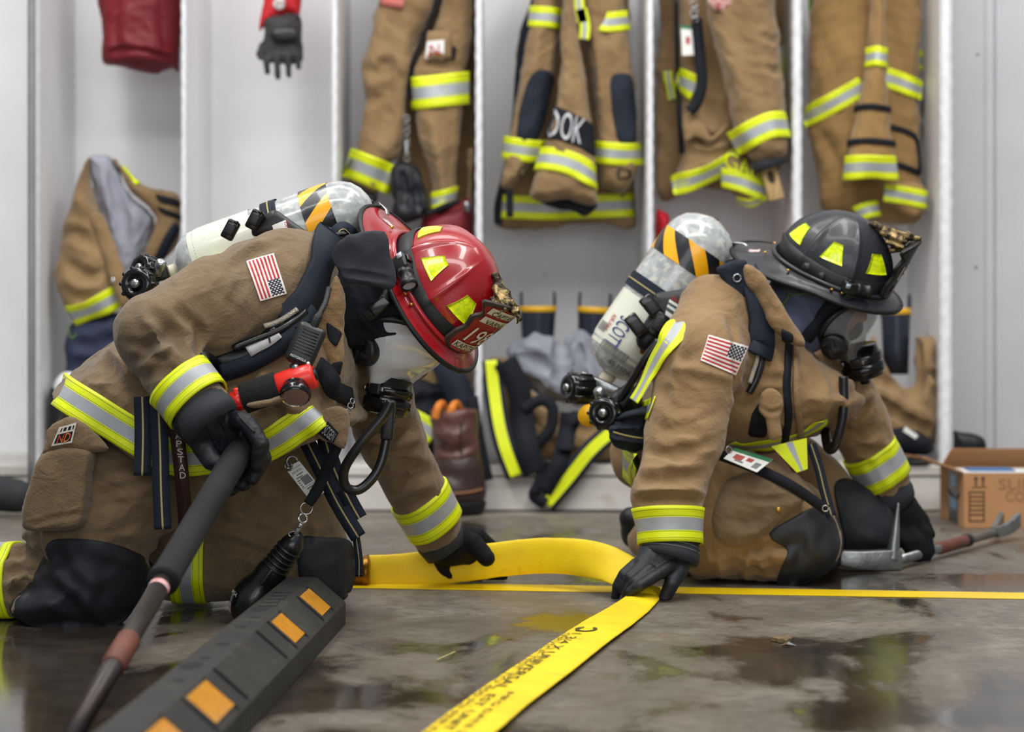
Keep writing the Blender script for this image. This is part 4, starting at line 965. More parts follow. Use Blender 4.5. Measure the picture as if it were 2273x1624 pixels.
MB().box((-.03, -.016, -.016), (.03, .016, .016), 0, frame(W(345, 610, 5.05), (1, 0, .25)), .006).lathe([(0, .012), (.035, .012), (.04, .008)], 16, 1, frame(W(350, 606, 5.03), (.3, -.6, .6))).build('valve_body', [MATB, STEEL], AP)
tube('air_line', [W(330, 655, 4.98), W(300, 690, 4.96), W(270, 715, 4.93), W(262, 760, 4.92)], .009, HOSEB, AP)
# padded shoulder strap, chest straps
strap('shoulder_pad', c, [(735, 520), (712, 560), (700, 610), (676, 668), (640, 720)], PX(78, 4.75), [NAVY], AP, .012, .003, n=8, sm=5)
strap('shoulder_webbing', c, [(676, 668), (636, 722), (590, 762), (540, 792), (490, 806), (452, 806)], PX(46, 4.72), [MATB], AP, .008, .002, n=8, sm=5)
st2 = strap('printed_strap', c, [(690, 690), (655, 738), (600, 778), (545, 806), (492, 822)], PX(40, 4.72), [NAVY], AP, .006, .012, n=8, sm=5)
Qs, Ns = path_on(c, [(622, 742), (590, 762), (546, 778)], 6, 4); V, Fc, I = ribbon_geo(Qs+Ns*.02, Ns, PX(30, 4.7), .001); mk('strap_label', V, Fc, M('grey_label', (200, 200, 204), .6, mottle=((170, 170, 174), 20, .6)), st2)
qs = quadmap([(588, 742), (612, 736), (618, 756), (592, 764)], c); text_on('T', qs, (0, 0, 1, 1), BLACKP, st2, .024)
tube('spring_hose', path_on(c, [(662, 686), (640, 702), (615, 716), (588, 724)], 5, 4)[0]+np.array((0, -.020, .0)), .0058, M('coil_silver', (176, 170, 156), .35, metal=.7, bump=(500, 1.)), AP, 12, 0)
tube('low_pressure_hose', path_on(c, [(680, 690), (650, 716), (610, 738), (570, 752), (520, 772)], 5, 4)[0]+np.array((0, -.018, .0)), .008, HOSEB, AP, 12, 0)
free_strap('waist_strap', [W(316, 880, 4.66), W(318, 960, 4.655), W(316, 1055, 4.65)], PX(38, 4.66), [NAVY, THRD], AP, .003, **stp)
free_strap('waist_strap', [W(352, 900, 4.64), W(356, 1000, 4.635), W(358, 1090, 4.63), W(362, 1174, 4.63)], PX(38, 4.66), [NAVY, THRD], AP, .003, **stp)
nm_ = free_strap('name_strap', [W(392, 950, 4.66), W(404, 1060, 4.66), W(412, 1170, 4.70), W(404, 1215, 4.72)], PX(32, 4.66), [M('oxblood_leather', (52, 24, 22), .5)], AP, .003)
for i, ch in enumerate('APSTAD'):
    x, y = 395+i*2.1, 967+i*17.5; text_on(ch, quadmap([(x-6, y-7), (x+7, y-7), (x+7, y+7), (x-6, y+7)], None, 4.654), (0, 0, 1, 1), M('silver_letters', (196, 190, 184), .5), nm_, .001)
for pts in ([(676, 968), (722, 1060), (752, 1120), (796, 1192)], [(715, 950), (742, 1040), (776, 1110), (798, 1150)]):
    free_strap('waist_strap', [W(x, y, 4.90+.0005*i) for i, (x, y) in enumerate(pts)], PX(36, 4.9), [NAVY, THRD], AP, .003, **stp)
free_strap('strap_tail', [W(790, 1188, 4.92), W(797, 1240, 4.92), W(797, 1278, 4.93)], PX(17, 4.9), [NAVY, THRD], AP, .003, **stp)
strap('chest_strap', c, [(700, 812), (726, 836), (742, 868), (776, 884)], PX(46, 4.7), [BLKC], AP, .006, .004)
# breathing hose looping below the mask
tube('breathing_hose', [W(868, 890, 4.72), W(850, 925, 4.72), W(800, 985, 4.72), W(765, 1040, 4.73), W(768, 1080, 4.74), W(800, 1085, 4.75), W(838, 1045, 4.76), W(856, 985, 4.77), W(862, 920, 4.78)], PX(11, 4.75), HOSEB, AP, 14)
MB().box((-.05, -.012, -.012), (.035, .014, .014), 0, frame(W(862, 940, 4.77), W(858, 985, 4.77)-W(864, 905, 4.77)), .006).box((-.02, -.013, -.003), (-.006, -.011, .006), 1, frame(W(860, 950, 4.77), W(858, 985, 4.77)-W(864, 905, 4.77), (0, -1, 0))).build('hose_coupling', [MATB, STEEL], AP)
kn = MB().lathe([(-.02, PX(22, 4.6)), (.0, PX(28, 4.6)), (.02, PX(24, 4.6)), (.03, PX(14, 4.6))], 24, 0, frame(W(532, 1060, 4.64), (.8, -.5, -.2))).build('pressure_gauge', GLSB, AP)
mb = MB()
for (x, y) in ((548, 1050), (520, 1072), (545, 1062)): mb.box((-.004, -.003, -.002), (.004, .003, .002), 0, frame(W(x, y, 4.61), (1, .2, .3)))
mb.build('yellow_mark', M('amber_mark', (240, 180, 20), .5), kn)
# --- radio microphone
RM = root('speaker_microphone', 'black handheld speaker microphone clipped on the chest of the red helmeted person', 'radio microphone', W(682, 800, 4.70))
Fm = frame(W(680, 762, 4.628), W(706, 708, 4.64)-W(665, 800, 4.63), (.1, -1, .1))
mb = MB().box((-.046, -.030, -.012), (.04, .030, .012), 0, Fm, .011).box((-.048, -.024, -.010), (-.02, .024, .008), 0, Fm, .008)
rm = mb.build('body', M('black_radio_plastic', (30, 31, 33), .38, bump=(300, .05)), RM)
mb = MB()
for i in range(8): mb.box((-.022+i*.0066, -.021+.0006*i, .0118), (-.0195+i*.0066, .021-.0006*i, .0132), 0, Fm, 0)
mb.build('speaker_grille', M('grille_black', (10, 11, 12), .5), rm)
mqm = lambda u, v: (Fm([(-.033-.006*v, .024-.048*u, .0122)])[0], Fm.z)
text_on('MOTOROLA', lambda u, v: (Fm([(-.034+.005*(.5-v), .020-.034*u, .0122)])[0], Fm.z), (0, 0, 1, 1), WHITE, rm, .0006)
MB().lathe([(.012, .0035), (.0128, .0035)], 16, 0, frame(Fm([(-.036, -.020, 0)])[0], Fm.z)).build('emblem', WHITE, rm)
tube('microphone_cable', [Fm([(.036, 0, 0)])[0], Fm([(.06, 0, .002)])[0], W(722, 672, 4.66), W(730, 640, 4.70)], [.009]*7+[.006]*12, M('ribbed_cable', (22, 23, 25), .45, bump=(320, .8)), RM, 12)
# --- red right-angle torch in its chest loop
FL = root('flashlight', 'red right angle flashlight clipped across the chest of the left person', 'flashlight', W(640, 900, 4.66))
RED = M('red_plastic', (226, 42, 32), .35, coat=.2); BLS = M('black_velcro', (14, 15, 17), .95, bump=(500, .6))
Fl = frame(W(655, 845, 4.63), W(690, 832, 4.655)-W(520, 890, 4.665), (0, -1, 0)); s9 = PX(1, 4.66)
MB().lathe([(-46*s9, 24*s9), (-40*s9, 29*s9), (10*s9, 31*s9), (40*s9, 31*s9), (46*s9, 28*s9)], 28, 0, Fl).lathe([(44*s9, 14*s9), (50*s9, 13*s9), (51*s9, 0)], 20, 1, Fl).build('head', [RED, MATB], FL)
Fh = frame(W(656, 866, 4.606), (.05, -.66, -.75))
MB().lathe([(-.012, 28*s9), (.0, 31*s9), (.003, 34*s9), (.017, 34*s9), (.020, 31*s9)], 32, 0, Fh, False).lathe([(.0195, 31*s9), (.016, 27*s9), (.010, 8*s9), (.010, 0)], 32, 1, Fh, False).lathe([(.0185, 29*s9), (.0187, 0)], 32, 2, Fh, False).build('lamp_bezel', [GLSB, CHROME, M('lamp_lens', (170, 140, 132), .22, metal=.5)], FL)
MB().lathe([(-125*s9, 22*s9), (-120*s9, 26*s9), (-45*s9, 27*s9)], 24, 0, Fl).build('barrel', RED, FL)
MB().lathe([(-150*s9, 16*s9), (-146*s9, 22*s9), (-118*s9, 25*s9)], 24, 0, Fl).box((-.03, -.014, -.012), (.012, .014, .012), 0, frame(W(534, 872, 4.63), W(530, 850, 4.63)-W(534, 890, 4.63), (0, -1, 0)), .005).build('tail_cap', RED, FL)
MB().lathe([(-122*s9, 33*s9), (-120*s9, 35*s9), (-40*s9, 34*s9), (-38*s9, 31*s9)], 28, 0, Fl).build('retaining_loop', BLS, FL)
lp = softs(pillow([(545, 895), (600, 885), (625, 876), (640, 884), (600, 900), (560, 906)], 4.60, .010, .02, sub=2), vox=.004); lp.build('loop_flap', TAN2, FL)
MB().box((-.022, -.006, -.01), (.02, .006, .01), 0, frame(W(668, 812, 4.63), (1, 0, .3)), .003).lathe([(-.008, .007), (.0, .007)], 14, 1, frame(W(656, 815, 4.615), (0, -1, 0))).build('clip', [MATB, STEEL], FL)
# --- thermal camera on its lanyard
TC = root('thermal_camera', 'black handheld thermal camera hanging on a lanyard from the mask regulator, beside the rubber kerb', 'camera', W(540, 1370, 4.86))
A0, A1 = W(660, 1192, 4.80), W(535, 1362, 4.84); Ft = frame(A0, A1-A0, (0, -1, 0)); Lt = np.linalg.norm(A1-A0); q = PX(1, 4.82)
BT = Soft()
BT.add(capsule(Ft([(.0, 0, 0)])[0], Ft([(.02, 0, 0)])[0], 14*q, 24*q), .01).add(capsule(Ft([(.02, 0, 0)])[0], Ft([(Lt*.5, .0, 0)])[0], 24*q, 30*q), .01).add(capsule(Ft([(Lt*.5, 0, 0)])[0], Ft([(Lt*.80, .004, -.003)])[0], 31*q, 48*q), .02).add(capsule(Ft([(Lt*.80, .004, -.003)])[0], Ft([(Lt*.90, .004, 0)])[0], 48*q, 40*q), .02)
BT.cut.append(FLOOR); bt_ = BT.mesh(.0035, 1); bt_.build('housing', M('camera_black', (17, 18, 20), .3, coat=.2), TC)
mb = MB()
for i in range(6): mb.lathe([(.03+i*.012, 28*q+i*.0006), (.033+i*.012, 30*q+i*.0006), (.036+i*.012, 28*q+i*.0006)], 24, 0, Ft)
mb.build('grip_ribs', MATB, TC)
lc = W(543, 1350, 4.80); MB().lathe([(-.012, 22*q), (.0, 20*q), (.002, 12*q), (.004, 11*q)], 24, 0, frame(lc, (.15, -.9, -.3))).lathe([(.0042, 10*q), (.0046, 0)], 24, 1, frame(lc, (.15, -.9, -.3)), False).build('lens', [GLSB, M('germanium_lens', (150, 146, 138), .12, metal=.6)], TC)
patch('red_sticker', quadmap([(500, 1334), (512, 1336), (512, 1360), (500, 1352)], bt_), 3, 3, M('sticker_pink', (222, 196, 196), .6), TC, .001)
text_on('MSA', quadmap([(520, 1306), (530, 1318), (524, 1326), (514, 1314)], bt_), (0, .1, 1, .9), WHITE, TC, .002)
MB().box((-.02, -.005, -.006), (.02, .005, .006), 0, frame(W(592, 1280, 4.765), W(604, 1262, 4.765)-W(580, 1296, 4.765), (0, -1, 0)), .004).build('trigger', MATB, TC)
def oring(nm, c, r, t, nrm, par, mat=CHROME, sx=1.):
    Fm = frame(c, nrm); P = [Fm([(0, r*sx*math.cos(a), r*math.sin(a))])[0] for a in np.linspace(0, 2*math.pi, 25)[:-1]]; return tube(nm, P, t, mat, par, 8, 0, True)
oring('key_ring', W(680, 1128, 4.79), 13*q, .0012, (.2, -1, 0), TC); oring('swivel_eye', W(672, 1150, 4.79), 10*q, .0025, (.6, -1, .2), TC)
MB().box((-.016, -.005, -.003), (.016, .005, .003), 0, frame(W(663, 1172, 4.79), W(655, 1185, 4.79)-W(668, 1160, 4.79), (0, -1, 0)), .0025).lathe([(-.004, .004), (.004, .004)], 12, 0, frame(W(664, 1168, 4.785), (0, 1, 0))).build('snap_hook', STEEL, TC)
tube('hook_jaw', [W(660, 1178, 4.79), W(646, 1180, 4.79), W(641, 1186, 4.79), W(648, 1192, 4.79), W(662, 1190, 4.79)], .0022, STEEL, TC, 8)
free_strap('lanyard', [W(764, 948, 4.76), W(752, 985, 4.765), W(730, 1030, 4.77), W(705, 1085, 4.78), W(684, 1118, 4.785)], [PX(w_, 4.77) for w_ in np.interp(np.linspace(0, 4, 25), [0, 1, 2, 2.5, 3, 4], [18, 20, 26, 24, 26, 22])], [BLKC], TC, .003, n=6)
for i, (x, y) in enumerate(((765, 940), (770, 925), (774, 912), (778, 900), (782, 890))): oring('chain_link', W(x, y, 4.755), (9 if i == 0 else 6)*q, .0014, (.3 if i % 2 else 1.2, -1, .2), TC, STEEL)
# --- paper tag clipped at the waist
TG = root('paper_tag', 'white printed paper tag hanging from a steel clip on the left trouser waist', 'tag', W(690, 1110, 4.84))
qt = quadmap([(634, 1040), (664, 1022), (720, 1092), (690, 1112)], None, 4.84); tg = patch('card', qt, 2, 2, WHITE, TG, .001)
text_on('Varna Fire Department', qt, (.08, .07, .92, .13), BLACKP, tg, .0022); text_on('JOSH KAPSTAD', qt, (.12, .16, .82, .24), BLACKP, tg, .0022)
def printed_line(u0, v0, u1, v1): mk('printed_line', [qt(u, v)[0]+qt(0, 0)[1]*.0022 for u, v in ((u0, v0), (u1, v0), (u1, v1), (u0, v1))], [(0, 1, 2, 3)], M('print_grey', (120, 120, 126), .6), tg, False)
for l_ in ((.30, .27, .75, .30), (.15, .34, .6, .37), (.1, .41, .3, .44), (.1, .47, .22, .50), (.1, .53, .22, .56), (.1, .59, .22, .62), (.35, .38, .92, .60), (.05, .64, .95, .65), (.3, .69, .9, .72), (.35, .75, .9, .78)): printed_line(*l_)
mb = MB()
for i in range(14): mb.add([qt(.35+i*.04, .86)[0]+qt(0, 0)[1]*.0022, qt(.35+i*.04+(.02 if i % 3 else .03), .86)[0]+qt(0, 0)[1]*.0022, qt(.35+i*.04+(.02 if i % 3 else .03), .96)[0]+qt(0, 0)[1]*.0022, qt(.35+i*.04, .96)[0]+qt(0, 0)[1]*.0022], [(0, 1, 2, 3)])
mb.build('bar_code', BLACKP, tg)
oring('steel_clip', W(648, 1024, 4.84), 12*q, .003, (.4, -1, 0), TG, STEEL); oring('steel_clip', W(640, 1034, 4.835), 9*q, .0025, (-.5, -1, 0), TG, STEEL)
# ================================================================ second firefighter, kneeling on the right
FP = root('person', 'person in tan turnout gear and black helmet kneeling at right, holding the yellow hose', 'person', (W(1650, 1300, 5.6)[0], 5.6, 0))
t = Soft()
thigh = [(1440, 1010), (1410, 1090), (1440, 1160), (1500, 1210), (1525, 1270), (1560, 1287), (1640, 1290), (1690, 1297), (1745, 1300), (1805, 1290), (1842, 1262), (1866, 1228), (1868, 1180), (1850, 1128), (1815, 1085), (1750, 1040), (1690, 1005), (1600, 980), (1500, 960)]
t.add(pillow(thigh, 5.56, .13, .11), .03)
fthigh = [(1640, 980), (1700, 1100), (1780, 1200), (1850, 1243), (1930, 1250), (1985, 1236), (1992, 1180), (1960, 1120), (1905, 1070), (1850, 1010), (1780, 960)]
t.add(pillow(fthigh, 5.93, .11, .1), .03)
t.add(cp(1760, 1235, 5.56, 60, 1560, 1235, 5.75, 62), .02).add(cp(1560, 1235, 5.75, 60, 1440, 1200, 5.95, 50), .02)
t.add(cp(1920, 1210, 5.95, 50, 1560, 1190, 6.15, 50), .02)
t.add(cp(1430, 1010, 5.85, 80, 1560, 1000, 5.72, 120), .05)
t.cut.append(FLOOR); t = t.mesh(.0054)
t.folds([([(1600, 1080), (1680, 1120), (1760, 1160)], -.004, .016), ([(1640, 1210), (1720, 1220), (1770, 1200)], -.012, .014), ([(1590, 1215), (1660, 1230), (1730, 1240)], -.006, .014), ([(1670, 1240), (1720, 1230), (1760, 1240)], .007, .012), ([(1660, 1265), (1710, 1270), (1740, 1250)], -.007, .012), ([(1790, 1190), (1770, 1240), (1760, 1280)], -.006, .014), ([(1820, 1160), (1800, 1200), (1830, 1250)], .005, .016), ([(1620, 1030), (1700, 1060), (1760, 1075)], -.005, .014), ([(1700, 1140), (1740, 1120), (1790, 1110)], .004, .012)])
t.limb((1640, 1010), (1800, 1100), 120, 6, .004, 54).limb((1580, 1250), (1720, 1240), 80, 8, .006, 55, .4)
t.crumple(.005, 10, 22); TR2 = t.build('trousers', TAN, FP)
poly_patch('knee_patch', t, [(1705, 1186), (1760, 1148), (1815, 1122), (1850, 1130), (1872, 1185), (1868, 1230), (1840, 1266), (1790, 1294), (1742, 1300), (1722, 1296), (1740, 1245), (1748, 1218)], KNEE, TR2, .004, sub=3)
poly_patch('knee_patch', t, [(1850, 1080), (1880, 1062), (1930, 1090), (1975, 1130), (1990, 1190), (1980, 1236), (1930, 1246), (1880, 1240), (1870, 1180)], KNEE, TR2, .004, sub=3)
pk = softs(pillow([(1610, 1068), (1660, 1042), (1720, 1060), (1770, 1090), (1790, 1110), (1740, 1150), (1700, 1190), (1660, 1215), (1610, 1212), (1580, 1180), (1588, 1110)], 5.435, .03, .04, sub=3), vox=.0045); pk.folds([([(1620, 1100), (1700, 1110), (1760, 1105)], -.005, .008), ([(1600, 1150), (1660, 1160), (1700, 1140)], -.004, .014), ([(1640, 1190), (1680, 1180), (1710, 1150)], .004, .012)]); pk.crumple(.004, 14, 6); pk.build('cargo_pocket', TAN2, TR2)
dots('eyelet', [pk.hit(1728, 1130)[0]] if pk.hit(1728, 1130) else [t.hit(1728, 1130)[0]], .006, BRASSP, TR2)
band('shin_stripe', t, W(1572, 1235, 5.74), W(1480, 1212, 5.9), PX(62, 5.7), TR2, rmax=.14)
bt = Soft(); bt.add(cp(1400, 1150, 6.10, 26, 1412, 1185, 6.15, 30), .02).add(cp(1412, 1185, 6.15, 30, 1450, 1160, 6.05, 34), .02); bt.cut.append(FLOOR); bt.mesh(.006).build('boot', RUBB, FP)
# coat
c2 = Soft()
torso = [(1642, 592), (1596, 628), (1548, 668), (1500, 735), (1455, 820), (1424, 880), (1402, 950), (1382, 1010), (1398, 1080), (1450, 1075), (1540, 1020), (1620, 1002), (1700, 1012), (1770, 985), (1830, 958), (1900, 930), (1915, 880), (1880, 830), (1830, 800), (1790, 760), (1760, 715), (1720, 650), (1682, 600)]
c2.add(pillow(torso, 5.66, .225, .15, sub=3), .05)
c2.add(cp(1585, 690, 5.50, 84, 1550, 800, 5.40, 98), .05).add(cp(1550, 800, 5.40, 98, 1520, 965, 5.33, 88), .03).add(cp(1520, 965, 5.33, 86, 1482, 1105, 5.27, 82), .025).add(cp(1484, 1100, 5.27, 84, 1489, 1150, 5.26, 64), .015).add(cp(1489, 1150, 5.26, 63, 1490, 1222, 5.245, 63, capped=True), .01)
c2.add(cp(1850, 830, 5.85, 84, 1905, 940, 5.92, 68), .04).add(cp(1905, 940, 5.92, 68, 1972, 1092, 5.96, 58, capped=True), .03)
c2 = c2.mesh(.0054)
c2.folds([([(1455, 860), (1500, 900), (1560, 905)], -.004, .016), ([(1440, 930), (1490, 960), (1560, 965)], -.005, .016), ([(1430, 1000), (1480, 1010), (1570, 990)], -.007, .014), ([(1420, 1035), (1480, 1042), (1560, 1030)], .006, .012), ([(1415, 1065), (1480, 1060), (1570, 1050)], -.007, .012), ([(1410, 1110), (1480, 1108), (1565, 1110)], -.011, .010), ([(1412, 1090), (1480, 1086), (1560, 1088)], .006, .010), ([(1480, 760), (1500, 820), (1490, 900)], .006, .02), ([(1520, 700), (1500, 760), (1480, 830)], -.007, .014), ([(1490, 790), (1530, 790), (1570, 770)], -.004, .016),
          ([(1620, 700), (1640, 800), (1630, 900)], -.010, .016), ([(1660, 880), (1680, 930), (1700, 980)], -.005, .014), ([(1770, 800), (1790, 860), (1800, 930)], -.006, .014), ([(1720, 780), (1740, 850), (1742, 960)], .004, .014), ([(1790, 780), (1830, 850), (1840, 930)], .006, .016), ([(1850, 880), (1850, 930), (1830, 960)], -.009, .014), ([(1870, 960), (1910, 960), (1950, 940)], -.007, .014), ([(1880, 990), (1920, 985), (1960, 970)], .005, .012), ([(1860, 930), (1900, 920), (1930, 900)], -.006, .012), ([(1650, 690), (1700, 780), (1720, 800)], -.005, .01)])
c2.folds([([(1548, 720), (1600, 690), (1660, 730)], .002, .004), ([(1470, 1000), (1500, 1002), (1530, 1000)], -.004, .005), ([(1600, 720), (1640, 760), (1652, 800)], .002, .004)])
c2.limb((1540, 800), (1500, 1090), 150, 8, .0038, 51, .4).limb((1870, 860), (1960, 1060), 110, 10, .006, 52, .4).limb((1700, 800), (1760, 960), 120, 6, .004, 53)
c2.crumple(.0042, 8.5, 24, False); CO2 = c2.build('coat', TAN, FP)
band('cuff_stripe', c2, W(1488, 1168, 5.252), W(1490, 1250, 5.235), PX(78, 5.25), CO2, off=.004, rmax=.11)
band('cuff_stripe', c2, W(1933, 1040, 5.945), W(1972, 1106, 5.96), PX(84, 5.95), CO2, rmax=.13)
strap('back_stripe', c2, [(1560, 640, 5.62), (1528, 680, 5.60), (1500, 735), (1470, 780), (1446, 825), (1424, 868), (1410, 890)], PX(58, 5.5), TM, CO2, .002, .003, sm=8, **TRIM)
strap('hem_stripe', c2, [(1378, 1010, 5.8), (1400, 1040), (1430, 1050, 5.6)], PX(76, 5.6), TM, CO2, .002, .002, **TRIM)
strap('hem_stripe', c2, [(1615, 985), (1660, 990), (1712, 985), (1760, 970), (1800, 952), (1830, 930)], PX(44, 5.5), TM, CO2, .002, .002, **TRIM)
strap('hem_stripe', c2, [(1395, 945), (1420, 920), (1450, 905)], PX(50, 5.5), TM, CO2, .002, .004, **TRIM)
for q_, n_ in ((((1712, 990), (1790, 972), (1792, 1040), (1768, 1048)), 'storm_flap_hem'),):
    qm = quadmap(q_, None, 5.43); patch(n_, qm, 5, 4, [LIME, SILV], CO2, .006, cell=lambda i, j: 1 if i in (2,) else 0)
flag(CO2, quadmap([(1572, 743), (1660, 769), (1632, 833), (1554, 800)], c2))
tube('wrist_cuff', [W(1490, 1196, 5.25), W(1489, 1214, 5.245), W(1486, 1232, 5.238), W(1484, 1240, 5.236)], [PX(60, 5.25), PX(64, 5.25), PX(68, 5.25), PX(66, 5.25)], GREY, CO2, 36, 0)
for q_ in (1212, 1222): oring('cuff_stitching', W(1489-(q_-1212)*.2, q_, 5.245-(q_-1212)*.0003), PX(65+(q_-1212)*.22, 5.25), .0009, W(1484, 1240, 5.236)-W(1490, 1196, 5.25), CO2, M('grey_thread', (120, 120, 122), .8))
tube('wrist_cuff', [W(1958, 1072, 5.955), W(1978, 1104, 5.96), W(1988, 1118, 5.965)], [PX(54, 5.95), PX(56, 5.95), PX(50, 5.95)], GREY, CO2, 28, 0)
# standing collar, front closure and chest loop
cl = softs(pillow([(1646, 582), (1690, 600), (1730, 660), (1768, 720), (1790, 760), (1770, 772), (1735, 752), (1700, 712), (1672, 660), (1650, 620)], 5.45, .02, .02, sub=3), vox=.005); cl.crumple(.004, 14, 3, False); clo = cl.build('collar', TAN, CO2)
poly_patch('hook_patch', cl, [(1734, 728), (1760, 740), (1762, 758), (1738, 756)], BLKC, clo, .006, sub=1)
strap('front_closure', c2, [(1748, 755), (1746, 800), (1744, 860), (1748, 920), (1740, 975)], PX(17, 5.4), [BLKC], CO2, .006, .003)
strap('storm_flap_edge', c2, [(1762, 760), (1764, 830), (1770, 900), (1776, 968)], PX(14, 5.4), [TAN], CO2, .010, .003)
poly_patch('dark_panel', c2, [(1690, 885), (1714, 905), (1700, 970), (1660, 965), (1668, 920)], BLKC, CO2, .004, sub=1)
lpb = softs(pillow([(1690, 872), (1712, 860), (1734, 876), (1738, 905), (1730, 930), (1736, 970), (1708, 976), (1700, 930), (1684, 912)], 5.40, .012, .02, sub=2), vox=.004); lpb.folds([([(1690, 905), (1712, 915), (1736, 908)], -.005, .006)]); lpb.build('chest_loop', TAN, CO2)
# hood and head
ho2 = np.array(W(1845, 610, 5.62)); u2 = np.array((.30, -.36, .88)); u2 /= np.linalg.norm(u2); f2 = np.array((.92, -.24, -.41)); f2 = f2-u2*(f2@u2); f2 /= np.linalg.norm(f2); l2 = np.cross(u2, f2)
T2 = lambda V: np.asarray(V, float)@np.stack((f2, l2, u2))+ho2
inner_body(FP, T2([(0, 0, -.03)])[0], f2, l2, u2, [capsule(T2([(-.03, 0, -.1)])[0], W(1700, 760, 5.66), .055, .07), cp(1690, 760, 5.66, 90, 1560, 980, 5.68, 110), cp(1590, 700, 5.5, 44, 1530, 960, 5.33, 42), cp(1530, 960, 5.33, 42, 1490, 1210, 5.25, 32), cp(1840, 830, 5.85, 44, 1905, 940, 5.92, 40), cp(1905, 940, 5.92, 38, 1985, 1120, 5.96, 28), cp(1580, 1020, 5.65, 80, 1790, 1220, 5.56, 55), cp(1780, 1235, 5.56, 48, 1440, 1200, 5.95, 34), cp(1640, 1020, 5.85, 70, 1920, 1190, 5.94, 48), cp(1920, 1210, 5.95, 42, 1430, 1170, 6.15, 30)])
HNAV = M('blue_knit_hood', (92, 98, 124), .9, bump=(300, .4), mottle=((70, 75, 98), 10, .7), sheen=.3)
s = Soft(); Rm = np.stack((f2, l2, u2))
s.add(ell(T2([(-.012, 0, -.03)])[0], (.112, .094, .13), Rm), .02).add(ell(T2([(.020, 0, -.085)])[0], (.085, .082, .10), Rm), .04).add(capsule(T2([(-.04, 0, -.10)])[0], W(1745, 720, 5.64), .085, .09), .05)
face2 = ell(T2([(.176, 0, -.075)])[0], (.11, .076, .085), Rm); s.cut.append(lambda P: -face2[0](P))
hd2 = s.mesh(.005); hd2.folds([([(1730, 640), (1770, 700), (1800, 730)], -.006, .012), ([(1760, 640), (1800, 700), (1810, 760)], .005, .012), ([(1720, 620), (1750, 690), (1780, 740)], -.006, .01)]); hd2.crumple(.003, 18, 16, False); HD2 = hd2.build('hood', HNAV, FP)
GTH = M('green_seam_thread', (96, 128, 62), .8)
for pts in ([(1735, 678), (1752, 655), (1748, 640)], [(1752, 655), (1790, 650), (1822, 642)]):
    Q, Nn = path_on(hd2, pts); mk('seam', *ribbon_geo(Q+Nn*.001, Nn, .005, .0015)[:2], GTH, HD2)
face_mask(FP, lambda V: T2(V)-u2*.036-f2*.006, (.55, 0, -.83), lens_nodes('clear_visor', .34, .52, (.34, .34, .35)))
strap('mask_strap', hd2, [(1870, 640), (1852, 665), (1826, 700), (1800, 735), (1786, 752)], PX(30, 5.5), [BLKC], HD2, .008, .002)
BLKS = M('black_helmet_shell', (30, 32, 37), .42, coat=.15, mottle=((42, 44, 50), 9, .6), bump=(90, .12))
def shield_black(sd, at):
    q2 = lambda y0, z0, y1, z1: (lambda u, v: (at(y0+(y1-y0)*u, z1+(z0-z1)*v, .0045), f2))
    text_on('198', q2(-.036, .05, .036, .09), (0, 0, 1, 1), WHITE, sd, .0012)
    V = [at(-.03, .012, .006), at(.03, .012, .006), at(.03, .03, .006), at(-.03, .03, .006)]; mk('name_strip', V, [(0, 1, 2, 3)], M('pink_strip', (196, 150, 146), .6), sd, False)
helmet('fire_helmet', 'black fire helmet with lime patches and brass eagle, worn by the right person', ho2, f2, l2, u2, BLKS, BLKS, dict(ang=-1.0, fwd=True, lean=.02, size=1.25, edge=RUBB, plate=M('black_shield_leather', (28, 28, 32), .5, bump=(160, .2))), shield_black)
# gloves
h1 = [(cp(1472, 1224, 5.24, 55, 1430, 1257, 5.195, 27), .01), (cp(1490, 1234, 5.24, 50, 1456, 1268, 5.19, 22), .012),
      (finger([(1412, 1252, 5.20), (1384, 1275, 5.18), (1370, 1300, 5.18), (1366, 1326, 5.195)], PX(15, 5.2), PX(10.5, 5.2)), .004), (finger([(1426, 1256, 5.18), (1398, 1281, 5.155), (1386, 1303, 5.16), (1384, 1312, 5.17)], PX(15, 5.2), PX(11, 5.2)), .0022),
      (finger([(1442, 1264, 5.165), (1410, 1291, 5.135), (1394, 1312, 5.14), (1390, 1321, 5.15)], PX(14.5, 5.2), PX(11, 5.2)), .0022), (finger([(1498, 1250, 5.20), (1458, 1276, 5.15), (1422, 1299, 5.115), (1399, 1314, 5.12)], PX(15, 5.2), PX(12, 5.2)), .0022),
      (finger([(1514, 1244, 5.22), (1506, 1268, 5.20), (1490, 1296, 5.18), (1476, 1326, 5.18)], PX(24, 5.2), PX(15, 5.2)), .006)]
g, go = glove('glove', h1, GLOV, FP, vox=.003, seed=8, crump=.0007, cuts=[FLOOR])
h2 = [(cp(1975, 1105, 5.97, 48, 2005, 1150, 5.985, 48), .01), (cp(1990, 1140, 5.97, 46, 2010, 1180, 5.975, 36), .02),
      (finger([(2020, 1150, 5.97), (2052, 1185, 5.96), (2060, 1222, 5.955), (2052, 1240, 5.955)], PX(20, 5.95), PX(15, 5.95)), .006), (finger([(2005, 1165, 5.95), (2035, 1200, 5.93), (2044, 1226, 5.93), (2036, 1240, 5.94)], PX(20, 5.95), PX(15, 5.95)), .005),
      (finger([(1985, 1170, 5.945), (2010, 1200, 5.92), (2020, 1222, 5.93)], PX(19, 5.95), PX(14, 5.95)), .005), (finger([(1965, 1165, 5.95), (1975, 1200, 5.93), (1985, 1220, 5.94)], PX(19, 5.95), PX(14, 5.95)), .005), (finger([(2010, 1120, 6.0), (2045, 1150, 6.0), (2062, 1185, 5.99)], PX(20, 5.95), PX(15, 5.95)), .008)]
glove('glove', h2, GLVE, FP, seed=9, cuts=[FLOOR])
